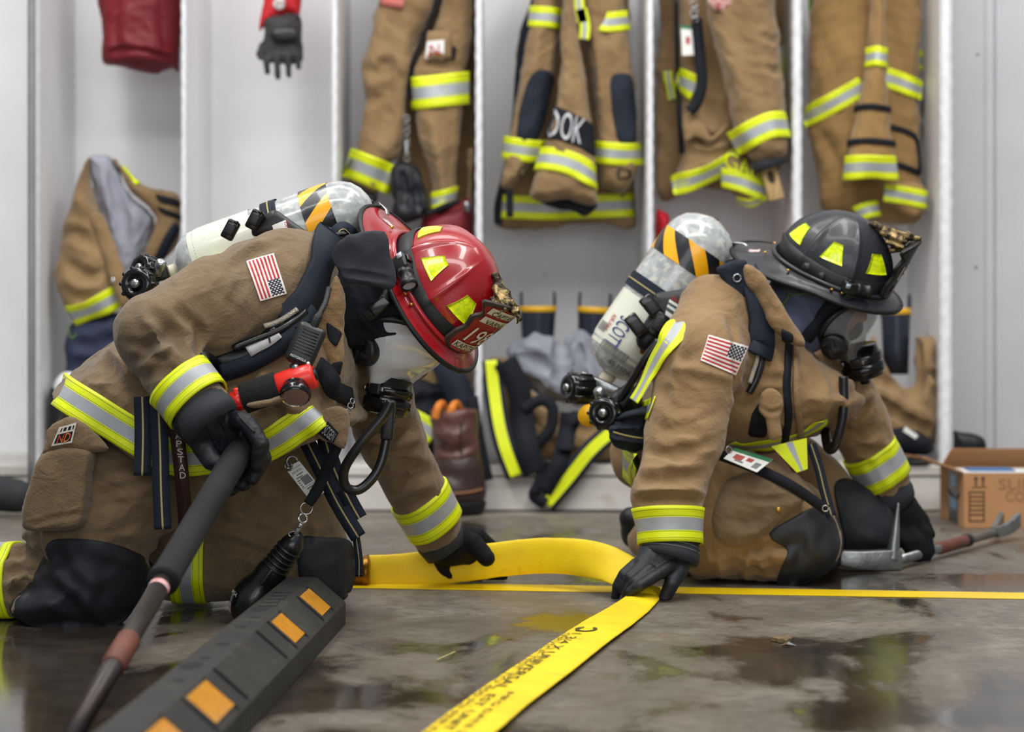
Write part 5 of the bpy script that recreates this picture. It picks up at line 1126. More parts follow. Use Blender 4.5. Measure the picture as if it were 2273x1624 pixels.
# breathing set
A2, FA2, LA2, cy2, sl2 = air_pack('grey air cylinder with printed label and hazard stripes on the back of the right person', W(1348, 838, 5.72), W(1590, 486, 5.70), PX(84, 5.7), (-.75, -.35, .55), 2)
sl2('cylinder_strap', LA2*.46, LA2*.46+.040, .004, NAVY); sl2('strap_thread', LA2*.46+.018, LA2*.46+.021, .0052, THRD)
rc = PX(84, 5.7)+.003
def cylmap(x0, x1, t0, t1):
    """u runs along the cylinder, v around it"""
    def f(u, v):
        x = x0+(x1-x0)*u; t = t0+(t1-t0)*v; n = math.cos(t)*FA2.y+math.sin(t)*FA2.z; return FA2([(x, 0, 0)])[0]+n*rc, n
    return f
# angles around the cylinder are measured from the side nearest the bay, positive towards the wearer
cc = np.array((0, -1., 0)); cc -= FA2.x*(cc@FA2.x); cc /= np.linalg.norm(cc); ss = np.cross(FA2.x, cc); ss = ss if ss[0] > 0 else -ss
INK = M('label_blue', (36, 52, 120), .5)
def cylp(x, a):
    n = math.cos(a)*cc+math.sin(a)*ss; return FA2([(x*LA2, 0, 0)])[0]+n*rc, n
def along(x0, x1, a0, a1): return lambda u, v: cylp(x0+(x1-x0)*u, math.radians(a0+(a1-a0)*v))       # reads along the axis
def around(a0, a1, x0, x1): return lambda u, v: cylp(x0+(x1-x0)*v, math.radians(a0+(a1-a0)*u))      # reads around it
text_on('SCOTT', along(.315, .15, -16, -40), (0, 0, 1, 1), INK, cy2, .0006)
text_on('AIR-PAK', along(.30, .20, -46, -55), (0, 0, 1, 1), REDP, cy2, .0006)
mb = MB()
for a0_, a1_, xa, xb in ((-42, 6, .165, .115), (-72, -50, .24, .19)):
    for i in range(22):
        w_ = .5 if i % 3 else .8; ff = around(a0_, a1_, xa, xb)
        mb.add([ff(u, v)[0]+ff(u, v)[1]*.0006 for u, v in ((i/22, 0), ((i+w_)/22, 0), ((i+w_)/22, 1), (i/22, 1))], [(0, 1, 2, 3)])
mb.build('bar_code', M('bar_grey_ink', (96, 96, 92), .6), cy2)
text_on('45 MINUTE', around(-16, 40, .10, .075), (0, 0, 1, 1), BLACKP, cy2, .0006)
V = []; ff = around(8, 38, .27, .20); n = 22
for k in range(n):
    a = 2*math.pi*k/n; r_ = .36+.08*math.sin(3*a+1)+.06*math.sin(7*a); p, nn = ff(.5+r_*math.cos(a), .5+r_*math.sin(a)); V.append(p+nn*.0006)
mk('rust_mark', V, [list(range(n))], M('rust_mark', (138, 78, 22), .7, mottle=((70, 36, 14), 60, .9)), cy2, False)
bp = softs(pillow([(1455, 650), (1560, 640), (1600, 625), (1580, 660), (1530, 690), (1510, 730), (1480, 760), (1430, 780), (1410, 750), (1440, 700)], 5.58, .016, .03, sub=2), vox=.005); bpo = bp.build('backplate', MATB, A2)
ql = quadmap([(1486, 664), (1512, 680), (1502, 702), (1478, 686)], bp); patch('backplate_label', ql, 4, 4, [WHITE, M('label_teal', (60, 84, 84), .5)], bpo, .001, cell=lambda i, j: 1 if j in (1, 3) else 0)
ql = quadmap([(1478, 688), (1502, 704), (1496, 722), (1474, 712)], bp); patch('backplate_label', ql, 4, 4, [WHITE], bpo, .001); text_on('SCOTT', ql, (.1, .4, .9, .7), REDP, bpo, .0025)
ql = quadmap([(1492, 656), (1514, 670), (1512, 678), (1490, 664)], bp); text_on('DIVAL', ql, (0, 0, 1, 1), REDP, bpo, .002)
mb = MB()
for (x, y, d, dx, dy) in ((1445, 680, 5.56, 16, 20), (1460, 720, 5.55, 24, -34), (1412, 722, 5.54, 20, 26)):
    Fm = frame(W(x, y, d), W(x+dx, y+dy, d)-W(x, y, d), (0, -1, 0)); mb.box((-.03, -.017, -.014), (.03, .017, .014), 0, Fm, .005).box((-.016, -.012, .012), (.02, .012, .020), 1, Fm, .003)
mb.build('strap_buckle', [GLSB, MATB], A2)
tube('carry_frame', [W(1544, 648, 5.56), W(1580, 622, 5.56), W(1605, 612, 5.58), W(1628, 602, 5.6)], .006, GLSB, A2, 10)
MB().lathe([(-.022, PX(17, 5.7)), (.018, PX(17, 5.7))], 20, 0, FA2).build('valve_collar', VLV, A2)
knob('valve_handwheel', W(1285, 862, 5.62), (-.85, -.5, .1), PX(33, 5.7), .07, A2)
MB().box((-.045, -.014, -.014), (.06, .014, .014), 0, frame(W(1325, 850, 5.68), W(1390, 880, 5.66)-W(1300, 840, 5.68)), .006).build('valve_body', [STEEL], A2)
knob('pressure_reducer', W(1345, 918, 5.52), (-.3, -.95, .1), PX(36, 5.5), .06, A2)
MB().lathe([(-.03, .03), (.01, .036), (.05, .034), (.06, .02)], 20, 0, frame(W(1372, 900, 5.58), (.8, .3, .5))).box((-.03, -.02, -.02), (.04, .02, .02), 0, frame(W(1380, 890, 5.55), (.6, 0, .7)), .008).lathe([(0, .014), (.03, .014), (.034, .008)], 14, 1, frame(W(1340, 884, 5.55), (-.5, -.5, .7))).build('regulator_body', [MATB, STEEL], A2)
MB().lathe([(-.012, PX(20, 5.6)), (.0, PX(26, 5.6)), (.012, PX(24, 5.6))], 16, 0, frame(W(1308, 922, 5.60), (-.3, -1, 0))).build('yellow_cap', M('amber_plastic', (240, 180, 20), .4), A2)
tube('air_line', [W(1372, 892, 5.54), W(1400, 850, 5.52), W(1430, 800, 5.50), W(1462, 755, 5.50)], .010, HOSEB, A2)
tube('air_line', [W(1382, 905, 5.52), W(1408, 872, 5.50), W(1432, 832, 5.49), W(1470, 770, 5.49)], .008, HOSEB, A2)
# waist pouch of bunched webbing
ph = softs(pillow([(1360, 930), (1400, 905), (1450, 905), (1452, 940), (1440, 985), (1405, 1008), (1365, 1000), (1346, 970)], 5.50, .05, .04, sub=3), vox=.005); ph.folds([([(1350, 960), (1400, 965), (1445, 975)], -.006, .008), ([(1355, 940), (1400, 935), (1450, 930)], -.008, .008), ([(1355, 985), (1400, 995), (1440, 988)], -.006, .008)]); ph.crumple(.008, 16, 4, False); pho = ph.build('waist_pouch', NAVY, A2)
strap('pouch_seam', ph, [(1362, 958), (1395, 968), (1432, 974)], .004, [THRD], pho, .0015, .001)
strap('pouch_strap', ph, [(1372, 932), (1405, 922), (1440, 918)], PX(24, 5.5), [NAVY], pho, .008, .002)
# shoulder harness
strap('shoulder_pad', c2, [(1640, 585), (1668, 640), (1680, 700), (1686, 760), (1680, 790)], PX(62, 5.4), [NAVY], A2, .014, .004, n=8, sm=5)
hr = softs(pillow([(1585, 600), (1600, 584), (1650, 572), (1662, 590), (1668, 620), (1688, 690), (1694, 770), (1662, 772), (1640, 700), (1612, 640)], 5.46, .016, .012, sub=2), vox=.005); hr.crumple(.004, 14, 12, False); hro = hr.build('harness_yoke', NAVY, A2)
h_ = hr.hit(1636, 617)
if h_: oring('grommet', h_[0]+h_[1]*.002, .009, .0025, h_[1], hro, STEEL)
tube('spring_hose', [W(1682, 772, 5.43), W(1680, 800, 5.42), W(1672, 825, 5.41), W(1664, 850, 5.40)], .0056, M('coil_silver', (176, 170, 156), .35, metal=.7), A2, 12)
tube('low_pressure_hose', [W(1690, 770, 5.44), W(1690, 805, 5.43), W(1678, 842, 5.42), W(1662, 872, 5.42)], .009, HOSEB, A2, 12)
tube('breathing_hose', [W(1872, 835, 5.50), W(1873, 880, 5.50), W(1870, 930, 5.50), W(1855, 985, 5.51), W(1840, 996, 5.54), W(1832, 960, 5.6), W(1832, 900, 5.68)], PX(11, 5.5), HOSEB, A2, 14)
free_strap('waist_strap', [W(1600, 1010, 5.42), W(1680, 1040, 5.42), W(1760, 1080, 5.41), W(1835, 1132, 5.42)], PX(24, 5.42), [BLKC], A2, .003)
free_strap('waist_strap', [W(1800, 985, 5.50), W(1818, 1040, 5.49), W(1830, 1090, 5.48), W(1846, 1145, 5.47)], PX(22, 5.5), [NAVY, THRD], A2, .003, **stp)
oring('strap_ring', W(1832, 1128, 5.40), .007, .002, (0, -1, 0), A2, STEEL)
# identity card
IC = root('identity_card', 'white and green identity card clipped at the waist of the right person', 'badge', W(1670, 1045, 5.38))
qi = quadmap([(1618, 1000), (1714, 1022), (1684, 1050), (1600, 1022)], None, 5.40); qi = quadmap([(1630, 995, 5.43), (1716, 1020, 5.41), (1680, 1049, 5.37), (1606, 1018, 5.39)])
cd = patch('card', qi, 12, 8, [WHITE, M('card_green', (40, 110, 70), .5), M('photo_red', (170, 70, 60), .5), M('bar_grey', (120, 120, 124), .5)], IC, .001, cell=lambda i, j: 1 if j < 2 else (2 if (2 <= i <= 4 and 3 <= j <= 5) or (6 <= i <= 7 and 3 <= j <= 4) else (3 if (j in (6,) and i in (3, 4, 5)) or (i in (9, 10) and 4 <= j <= 6) else 0)))
oring('card_clip', W(1618, 998, 5.41), .008, .002, (.5, -1, .2), IC, STEEL)
# ================================================================ gear hanging and lying in the lockers
def piece(par, nm, poly, D, T, w, mat, vox=.0075, folds=(), cr=.007, cs=9, sub=3, seed=1, **k):
    b = softs(pillow(poly, D, T, w, sub=sub), vox=vox); b.folds(list(folds)); b.crumple(cr, cs, seed, False)
    return b, b.build(nm, mat, par, **k)
TANB = TANC
def trim(b, par, pts, wpx, D, nm='reflective_stripe', **k): return strap(nm, b, pts, PX(wpx, D), TM, par, .002, .004, **TRIM)
DC = 7.62
# --- first coat
G = root('turnout_coat', 'tan coat hanging open with a white label on its chest pocket', 'coat', W(915, 480, DC), 'coats hanging in the lockers')
piece(G, 'back_panel', [(850, -160), (860, 200), (880, 360), (900, 480), (1052, 470), (1055, 200), (1054, -160)], 7.78, .05, .1, TANB, seed=2)
b, o = piece(G, 'sleeve', [(870, -160), (838, 0), (814, 90), (801, 140), (806, 228), (796, 290), (783, 338), (773, 392), (800, 420), (838, 436), (856, 402), (866, 366), (893, 338), (906, 250), (916, 150), (942, 80), (970, 0), (985, -160)], DC, .075, .06, TANB, folds=[([(805, 150), (840, 160), (870, 130)], -.010, .02), ([(806, 215), (835, 220), (860, 200)], -.008, .02), ([(870, 40), (860, 180), (850, 300)], -.006, .03), ([(890, 60), (895, 200), (880, 330)], .006, .03)])
trim(b, o, [(768, 362, DC), (782, 363), (820, 378), (860, 396), (872, 400, DC)], 66, DC)
strap('flag_patch', b, [(846, 2), (870, 6), (896, 12)], PX(22, DC), [M('faded_flag_red', (170, 92, 84), .8)], o, .002, .003)
piece(G, 'cuff_lining', [(772, 396), (800, 414), (840, 432), (834, 452), (800, 446), (776, 420)], DC+.005, .05, .03, GREY, cr=.003)
b, o = piece(G, 'front_panel', [(985, -160), (980, 0), (950, 80), (916, 152), (916, 241), (934, 326), (956, 410), (957, 480), (985, 470), (1012, 456), (1014, 392), (1030, 261), (1036, 163), (1050, 98), (1052, -160)], DC-.02, .06, .05, TANB, folds=[([(960, 260), (970, 340), (985, 420)], .008, .02), ([(1000, 250), (1005, 330), (1000, 400)], -.006, .02), ([(930, 140), (990, 145), (1030, 150)], -.006, .012)], seed=4)
trim(b, o, [(912, 206, DC), (925, 207), (975, 202), (1030, 195), (1040, 196, DC)], 72, DC-.05)
trim(b, o, [(955, 448, DC), (970, 446), (1000, 436), (1014, 432, DC)], 40, DC)
strap('front_zip', b, [(978, 0), (950, 70), (926, 125), (917, 160), (916, 220)], PX(13, DC), [BLKC], o, .006, .004)
pk, po = piece(o, 'pocket_flap', [(948, 66), (1002, 72), (1004, 132), (938, 136)], DC-.085, .012, .03, TANB, cr=.002, sub=1)
qm = quadmap([(944, 92), (986, 88), (986, 130), (942, 134)], pk); patch('pocket_label', qm, 4, 4, WHITE, po, .001); text_on('N', qm, (.25, .2, .75, .8), REDP, po, .003)
poly_patch('hook_patch', b, [(1004, 102), (1014, 104), (1010, 134), (1000, 132)], BLKC, o, .004, sub=1)
piece(G, 'side_panel', [(1034, 330), (1054, 325), (1054, 480), (1030, 480)], DC+.03, .03, .03, TANB, sub=1)
G2 = root('glove_bundle', 'bundle of black gloves hanging on a chain between the halves of the first coat', 'gloves', W(905, 480, DC-.05))
for i, (pl_, d_) in enumerate((([(868, 370), (900, 356), (930, 372), (950, 410), (955, 470), (930, 482), (890, 470), (864, 430)], DC-.07), ([(880, 420), (920, 430), (945, 480), (900, 500), (868, 480)], DC-.12))): piece(G2, 'glove', pl_, d_, .05, .04, GLOV, folds=[([(890, 380), (900, 420), (895, 460)], -.01, .012), ([(920, 390), (925, 430), (930, 470)], -.01, .012)], seed=i+3)
for i in range(7): oring('chain_link', W(903+(i % 2), 262+i*15, DC-.09), .009, .0018, (1 if i % 2 else .2, -1, 0), G2, STEEL)
MB().box((-.006, -.006, -.03), (.006, .006, .02), 0, lambda V: np.asarray(V)+W(902, 326, DC-.1), .003).build('snap_hook', STEEL, G2)
# --- second coat, back towards us
G = root('turnout_coat', 'tan coat hanging with black elbow pads and grey letters on a black band', 'coat', W(1260, 505, DC), 'coats hanging in the lockers')
b, o = piece(G, 'back_panel', [(1190, -160), (1186, 0), (1150, 60), (1130, 300), (1100, 420), (1098, 505), (1180, 512), (1250, 505), (1330, 500), (1412, 510), (1412, 420), (1400, 100), (1380, -160)], 7.74, .06, .1, TANB, seed=6)
trim(b, o, [(1112, 458), (1160, 460), (1230, 462), (1300, 458), (1405, 455)], 52, 7.7)
strap('dark_edging', b, [(1188, -100, 7.7), (1172, 10, 7.68), (1146, 100, 7.68), (1132, 300, 7.68), (1108, 430, 7.7), (1104, 500, 7.7)], PX(20, 7.7), [NAVY], o, .006, .003)
b, o = piece(G, 'sleeve', [(1200, -160), (1180, 0), (1163, 98), (1145, 200), (1126, 300), (1119, 352), (1104, 414), (1120, 424), (1141, 421), (1188, 356), (1202, 313), (1231, 183), (1244, 65), (1250, -160)], DC-.03, .07, .05, TANB, folds=[([(1200, 60), (1190, 130), (1180, 160)], .006, .02), ([(1130, 340), (1150, 380), (1160, 400)], .006, .02)], seed=7)
trim(b, o, [(1174, 36, DC), (1185, 37), (1215, 38), (1238, 42), (1246, 46, DC)], 46, DC-.1); trim(b, o, [(1114, 326, DC), (1130, 328), (1165, 334), (1196, 336), (1204, 336, DC)], 50, DC-.1)
poly_patch('elbow_pad', b, [(1146, 303), (1170, 185), (1190, 158), (1212, 154), (1230, 175), (1218, 215), (1195, 308)], NAVY, o, .004, sub=2)
text_on('C', quadmap([(1150, 370), (1164, 368), (1162, 392), (1148, 394)], b), (0, 0, 1, 1), BLACKP, o, .005)
b, o = piece(G, 'tail_fold', [(1246, -160), (1245, 0), (1240, 150), (1230, 228), (1207, 310), (1185, 390), (1174, 436), (1210, 452), (1260, 448), (1324, 458), (1326, 400), (1322, 326), (1316, 261), (1290, 100), (1278, 0), (1276, -160)], DC-.13, .06, .05, TANB, folds=[([(1262, 80), (1270, 160), (1290, 230)], -.006, .02), ([(1240, 190), (1235, 260), (1230, 330)], .005, .025)], seed=8)
poly_patch('name_band', b, [(1228, 234), (1262, 246), (1300, 266), (1316, 276), (1321, 350), (1290, 328), (1250, 312), (1210, 308)], BLKC, o, .003, sub=1)
qm = quadmap([(1220, 236), (1300, 262), (1288, 322), (1212, 302)], b); text_on('OOK', qm, (0, .02, 1, .98), M('grey_letters', (196, 196, 200), .5), o, .0085)
trim(b, o, [(1192, 356, DC), (1204, 352), (1240, 355), (1280, 368), (1310, 388), (1326, 400, DC)], 52, DC-.2)
piece(G, 'tail_lining', [(1176, 440), (1210, 436), (1260, 434), (1316, 446), (1330, 458), (1300, 488), (1270, 474), (1220, 462)], DC-.1, .03, .03, BLKC)
b, o = piece(G, 'sleeve', [(1278, -160), (1277, 0), (1295, 100), (1318, 261), (1320, 320), (1325, 411), (1350, 425), (1382, 434), (1410, 400), (1422, 366), (1423, 313), (1416, 240), (1410, 163), (1385, 0), (1376, -160)], DC-.03, .07, .05, TANB, folds=[([(1330, 80), (1340, 180), (1345, 280)], -.005, .02), ([(1310, 60), (1330, 130), (1335, 240)], .006, .02)], seed=9)
trim(b, o, [(1336, 48, DC), (1348, 50), (1368, 48), (1388, 46), (1396, 44, DC)], 44, DC-.1); trim(b, o, [(1316, 338, DC), (1330, 338), (1370, 342), (1412, 342), (1426, 342, DC)], 50, DC-.1)
poly_patch('elbow_pad', b, [(1354, 182), (1368, 164), (1390, 164), (1404, 180), (1412, 312), (1370, 310)], NAVY, o, .004, sub=2)
text_on('D', quadmap([(1370, 372), (1400, 372), (1400, 398), (1370, 396)], b), (0, 0, 1, 1), BLACKP, o, .005)
for sx, pts in ((0, [(1282, -40), (1286, 20), (1292, 50)]), (1, [(1290, 20), (1298, 55), (1296, 88)])): free_strap('reflective_stripe', [W(x, y, DC-.12) for x, y in pts], PX(24, DC), TM, G, .004, **TRIM)
free_strap('hanging_strap', [W(1131, 420, DC-.06), W(1132, 482, DC-.06)], PX(16, DC), [BLKC], G)
# --- third coat, with the badge and wooden hanger end
G = root('turnout_coat', 'tan coat hanging with a wooden board poking from its cuff', 'coat', W(1600, 460, DC), 'coats hanging in the lockers')
b, o = piece(G, 'back_panel', [(1480, -160), (1462, 60), (1452, 180), (1454, 430), (1498, 444), (1560, 420), (1640, 430), (1700, 420), (1745, 330), (1750, 200), (1730, -160)], 7.76, .06, .09, TANB, seed=10)
strap('reflective_stripe', b, [(1734, 100, 7.7), (1738, 180, 7.68), (1748, 260, 7.68), (1752, 330, 7.68)], PX(34, 7.7), TM, o, .002, .004, **TRIM)
strap('reflective_stripe', b, [(1474, 155, 7.66), (1478, 190, 7.66), (1482, 222, 7.66)], PX(20, 7.7), TM, o, .002, .004, **TRIM)
b, o = piece(G, 'front_panel', [(1502, -160), (1499, 0), (1506, 200), (1510, 340), (1497, 380), (1498, 443), (1555, 416), (1612, 392), (1640, 350), (1640, 180), (1640, 0), (1640, -160)], DC, .07, .06, TANB, folds=[([(1520, 290), (1560, 310), (1610, 300)], -.010, .016), ([(1540, 250), (1580, 290), (1600, 320)], .010, .02), ([(1530, 320), (1580, 330), (1620, 320)], .006, .016)], seed=11)
trim(b, o, [(1494, 412), (1530, 402), (1570, 386), (1610, 366), (1630, 352)], 48, DC-.08); trim(b, o, [(1501, 172), (1520, 182), (1545, 196)], 58, DC-.08)
strap('front_zip', b, [(1506, 0), (1508, 120), (1512, 240), (1518, 340)], PX(15, DC), [BLKC], o, .008, .004)
fpb, _ = piece(o, 'pocket_flap', [(1512, 258), (1536, 248), (1568, 280), (1580, 305), (1612, 268), (1618, 285), (1575, 318), (1545, 305), (1520, 318)], DC-.085, .015, .03, TANB, cr=.004)
b, o = piece(G, 'sleeve', [(1562, -160), (1560, 0), (1580, 90), (1606, 200), (1626, 290), (1650, 340), (1674, 366), (1705, 372), (1746, 350), (1752, 300), (1748, 240), (1738, 120), (1722, 0), (1712, -160)], DC-.14, .085, .07, TANB, folds=[([(1690, 80), (1715, 88), (1735, 84)], -.008, .012), ([(1700, 150), (1720, 158), (1740, 152)], -.008, .012), ([(1640, 60), (1660, 160), (1680, 240)], -.006, .03), ([(1620, 120), (1650, 200), (1665, 250)], .006, .03)], seed=12)
trim(b, o, [(1624, 322, DC-.1), (1640, 314), (1670, 296), (1710, 278), (1738, 276), (1750, 280, DC-.1)], 58, DC-.2)
tube('cuff', [W(1704, 350, DC-.14), W(1712, 372, DC-.14)], PX(40, DC), GREY, o, 24, 2)
dots('round_patch', [b.hit(1600, -4)[0]], .045, M('round_patch_red', (150, 60, 56), .7, mottle=((220, 200, 190), 60, .8)), o)
Fw = frame(W(1700, 352, DC-.15), W(1723, 440, DC-.16)-W(1700, 352, DC-.15), (0, -1, 0)); Lw = .14
wd_ = MB().box((-.02, -PX(17, 7.5), -.012), (Lw, PX(17, 7.5), .012), 0, Fw, .003).build('wooden_board', WOOD, G, label='pale wooden board end')
V = []; n = 20
for e in (.0122, .0126):
    for k in range(n): V.append((.065+.022*math.cos(2*math.pi*k/n), .012*math.sin(2*math.pi*k/n), e))
mk('hand_hole', Fw(V), [list(range(n))[::-1], [n+k for k in range(n)]]+[(k, (k+1) % n, n+(k+1) % n, n+k) for k in range(n)], M('hole_dark', (58, 46, 30), .9), wd_, False)
b, o = piece(G, 'name_tail', [(1612, 330), (1650, 345), (1690, 372), (1702, 425), (1695, 445), (1665, 462), (1640, 440), (1603, 420), (1606, 375)], DC-.06, .035, .04, TANB, seed=13)
trim(b, o, [(1604, 394), (1640, 402), (1680, 418), (1702, 428)], 44, DC-.1); trim(b, o, [(1636, 440), (1664, 450), (1690, 438)], 24, DC-.1)
qm = quadmap([(1614, 336), (1692, 372), (1690, 404), (1612, 374)], b); text_on('GAN', qm, (0, 0, 1, .95), LIME, o, .006)
IB = root('identity_badge', 'white badge with a green top edge and black lanyard hanging on the third coat', 'badge', W(1526, 125, DC-.1))
qm = quadmap([(1511, 56), (1540, 58), (1542, 122), (1514, 124)], None, DC-.11); patch('card', qm, 6, 8, [WHITE, M('card_green', (40, 110, 70), .5), M('photo_red', (170, 70, 60), .5)], IB, .002, cell=lambda i, j: 1 if j < 1 else (2 if i in (2, 3) and j in (3, 4) else 0))
free_strap('lanyard', [W(1546, 40, DC-.12), W(1552, 110, DC-.12), W(1558, 180, DC-.12), W(1548, 225, DC-.12), W(1530, 248, DC-.12)], PX(24, DC), [BLKC], IB, .004)
for i in range(4): oring('steel_clip', W(1540+3*(i % 2), 10+i*11, DC-.13), .012, .003, (.8 if i % 2 else .1, -1, 0), IB, STEEL)
# --- fourth coat
G = root('turnout_coat', 'clean tan coat hanging with black sleeve bands and diagonal stripes, rightmost hung coat', 'coat', W(1930, 480, DC), 'coats hanging in the lockers')
TAND = M('new_canvas', (150, 118, 74), .85, bump=(180, .3), mottle=((122, 94, 56), 5, .6), sheen=.2, spec=.2)
b, o = piece(G, 'body_panel', [(1800, -160), (1796, 0), (1792, 160), (1789, 280), (1800, 350), (1812, 400), (1826, 470), (1900, 490), (2030, 500), (2050, 440), (2048, 380), (2042, 210), (2050, 0), (2046, -160)], 7.70, .08, .10, TAND, folds=[([(1830, 100), (1860, 170), (1870, 260)], -.008, .03), ([(1820, 290), (1860, 360), (1900, 430)], -.010, .025), ([(1850, 280), (1880, 330), (1870, 420)], .008, .03), ([(1990, 60), (2000, 150), (1990, 260)], -.006, .03)], seed=14)
trim(b, o, [(1786, 268, 7.7), (1796, 258), (1840, 233), (1880, 212), (1918, 190)], 46, 7.62); trim(b, o, [(1964, 172), (1990, 180), (2020, 192), (2044, 202)], 46, 7.62)
for pts in ([(1976, 282), (2010, 292), (2032, 308), (2038, 350), (2040, 384)], [(2040, 384), (2010, 372), (1988, 364)]): strap('pocket_binding', b, pts, PX(13, 7.6), [BLKC], o, .003, .003)
b, o = piece(G, 'sleeve', [(1932, -160), (1930, 0), (1925, 100), (1914, 185), (1898, 250), (1884, 325), (1876, 400), (1930, 396), (1988, 402), (1988, 350), (1976, 270), (1968, 130), (1970, 0), (1974, -160)], DC-.1, .065, .045, TAND, seed=15, cr=.004)
for y, x0, x1, w_ in ((128, 1920, 1970, 44), (373, 1874, 1990, 54)): trim(b, o, [(x0, y, DC), (x0+10, y), ((x0+x1)/2, y-4), (x1-9, y), (x1, y, DC)], w_, DC-.15)
for y, x0, x1 in ((240, 1897, 1976), (316, 1882, 1986)): strap('black_band', b, [(x0, y+4, DC), (x0+8, y), ((x0+x1)/2, y-4), (x1-8, y+2), (x1, y+4, DC)], PX(13, DC), [BLKC], o, .003, .004)
b, o = piece(G, 'cuff_fold', [(1988, 404), (2050, 410), (2058, 456), (2030, 490), (1990, 470), (1966, 450)], DC-.06, .04, .03, TAND); trim(b, o, [(1964, 428), (2010, 434), (2056, 444)], 40, DC-.1)
b, o = piece(G, 'side_sleeve', [(2046, -160), (2044, 0), (2042, 200), (2046, 380), (2052, 470), (2082, 468), (2084, 380), (2080, 200), (2072, 60), (2062, -160)], 7.78, .05, .03, TAND); trim(b, o, [(2038, 134), (2066, 136), (2082, 138)], 46, 7.75); trim(b, o, [(2048, 442), (2068, 440), (2086, 440)], 40, 7.75)
poly_patch('black_panel', b, [(2046, 214), (2078, 216), (2082, 372), (2050, 372)], BLKC, o, .004, sub=1)
b, o = piece(G, 'hem_fold', [(1900, 455), (1940, 446), (1956, 470), (1930, 492), (1895, 480)], DC-.02, .03, .03, TAND); trim(b, o, [(1902, 474), (1926, 466), (1950, 462)], 36, DC-.05)
V1 = root('safety_vest', 'lime safety vest hanging behind the rightmost hung coat', 'vest', W(2066, 180, 7.86))
VST = M('lime_vest', (140, 200, 30), .7); piece(V1, 'vest_side', [(2056, -160), (2066, 0), (2070, 90), (2086, 185), (2076, 190), (2060, 60)], 7.88, .015, .02, VST, cr=.002, sub=1); piece(V1, 'vest_side', [(1790, -160), (1810, -160), (1812, 0), (1796, 60), (1792, 20)], 7.88, .015, .02, VST, cr=.002, sub=1)
# --- red bags and hanging gloves
RBAG = M('red_nylon', (116, 6, 24), .6, bump=(220, .25), mottle=((88, 4, 18), 5, .7))
piece(None, 'gear_bag', [(222, -160), (222, 60), (224, 132), (250, 150), (300, 163), (345, 164), (380, 154), (402, 140), (402, -160)], 7.70, .11, .12, RBAG, folds=[([(230, 122), (300, 112), (400, 138)], -.008, .012), ([(262, 0), (252, 70), (262, 130)], -.008, .02), ([(360, 0), (362, 60), (372, 130)], -.007, .025)], seed=20, label='dark red nylon bag hanging high in the left locker', cat='bag')
RG = root('work_glove', 'red and black work glove hanging fingers down in the second locker from left', 'glove', W(622, 178, 7.72))
b, o = piece(RG, 'cuff', [(583, -160), (584, 0), (574, 40), (572, 76), (592, 60), (640, 30), (668, 30), (670, -160)], 7.72, .04, .05, M('red_glove_fabric', (190, 22, 34), .6), sub=2, cr=.003)
dots('round_logo', [b.hit(620, 8)[0]], .022, M('logo_white', (220, 214, 210), .6, mottle=((90, 60, 50), 60, .7)), o)
gl = [pillow([(588, 40), (640, 30), (668, 34), (672, 90), (668, 140), (600, 140), (576, 125), (574, 112), (586, 80)], 7.70, .035, .04)]
for pts, r in (([(598, 118, 7.68), (592, 140, 7.675), (594, 160, 7.68)], 9.5), ([(616, 122, 7.675), (615, 150, 7.67), (617, 171, 7.67)], 9.5), ([(638, 122, 7.675), (640, 148, 7.67), (641, 166, 7.67)], 9.5), ([(658, 112, 7.68), (662, 130, 7.68), (663, 148, 7.68)], 9), ([(584, 100, 7.69), (576, 118, 7.68), (578, 128, 7.68)], 9)): gl.append(finger(pts, PX(r+1, 7.7), PX(r-1, 7.7)))
bg = softs(*gl, k=.006, vox=.004); bg.crumple(.003, 30, 3, False); bg.build('hand', M('charcoal_glove', (52, 50, 48), .7, bump=(200, .4), mottle=((26, 26, 27), 16, .8)), RG)
kp = softs(pillow([(604, 66), (650, 60), (664, 74), (658, 90), (620, 94), (602, 84)], 7.655, .012, .02), vox=.004); kp.build('knuckle_guard', MATB, RG)
piece(None, 'gear_bag', [(1453, 474), (1470, 466), (1490, 482), (1492, 560), (1520, 760), (1520, 1022), (1456, 1022), (1454, 700)], 7.66, .08, .05, M('bright_red_nylon', (196, 18, 40), .6, bump=(220, .2)), label='bright red bag standing beside the divider behind the right air cylinder', cat='bag', seed=21)
RB = root('gear_bag', 'red and black bag sticking out under the first hung coat, above the red helmet', 'bag', W(1000, 520, 7.55))
piece(RB, 'bag_body', [(948, 470), (1000, 455), (1052, 442), (1053, 600), (1053, 770), (930, 776), (926, 600), (930, 500)], 7.62, .09, .06, RBAG, seed=22); piece(RB, 'bag_body', [(846, 505), (880, 495), (935, 560), (935, 760), (850, 760)], 7.66, .05, .04, RBAG, seed=23)
free_strap('zip', [W(945, 476, 7.53), W(985, 458, 7.53), W(1020, 446, 7.53)], PX(12, 7.5), [BLKC], RB, .004)
MB().lathe([(0, .01), (.03, .012), (.036, .006)], 12, 0, frame(W(1036, 470, 7.54), (0, 0, 1))).build('steel_clip', STEEL, RB)
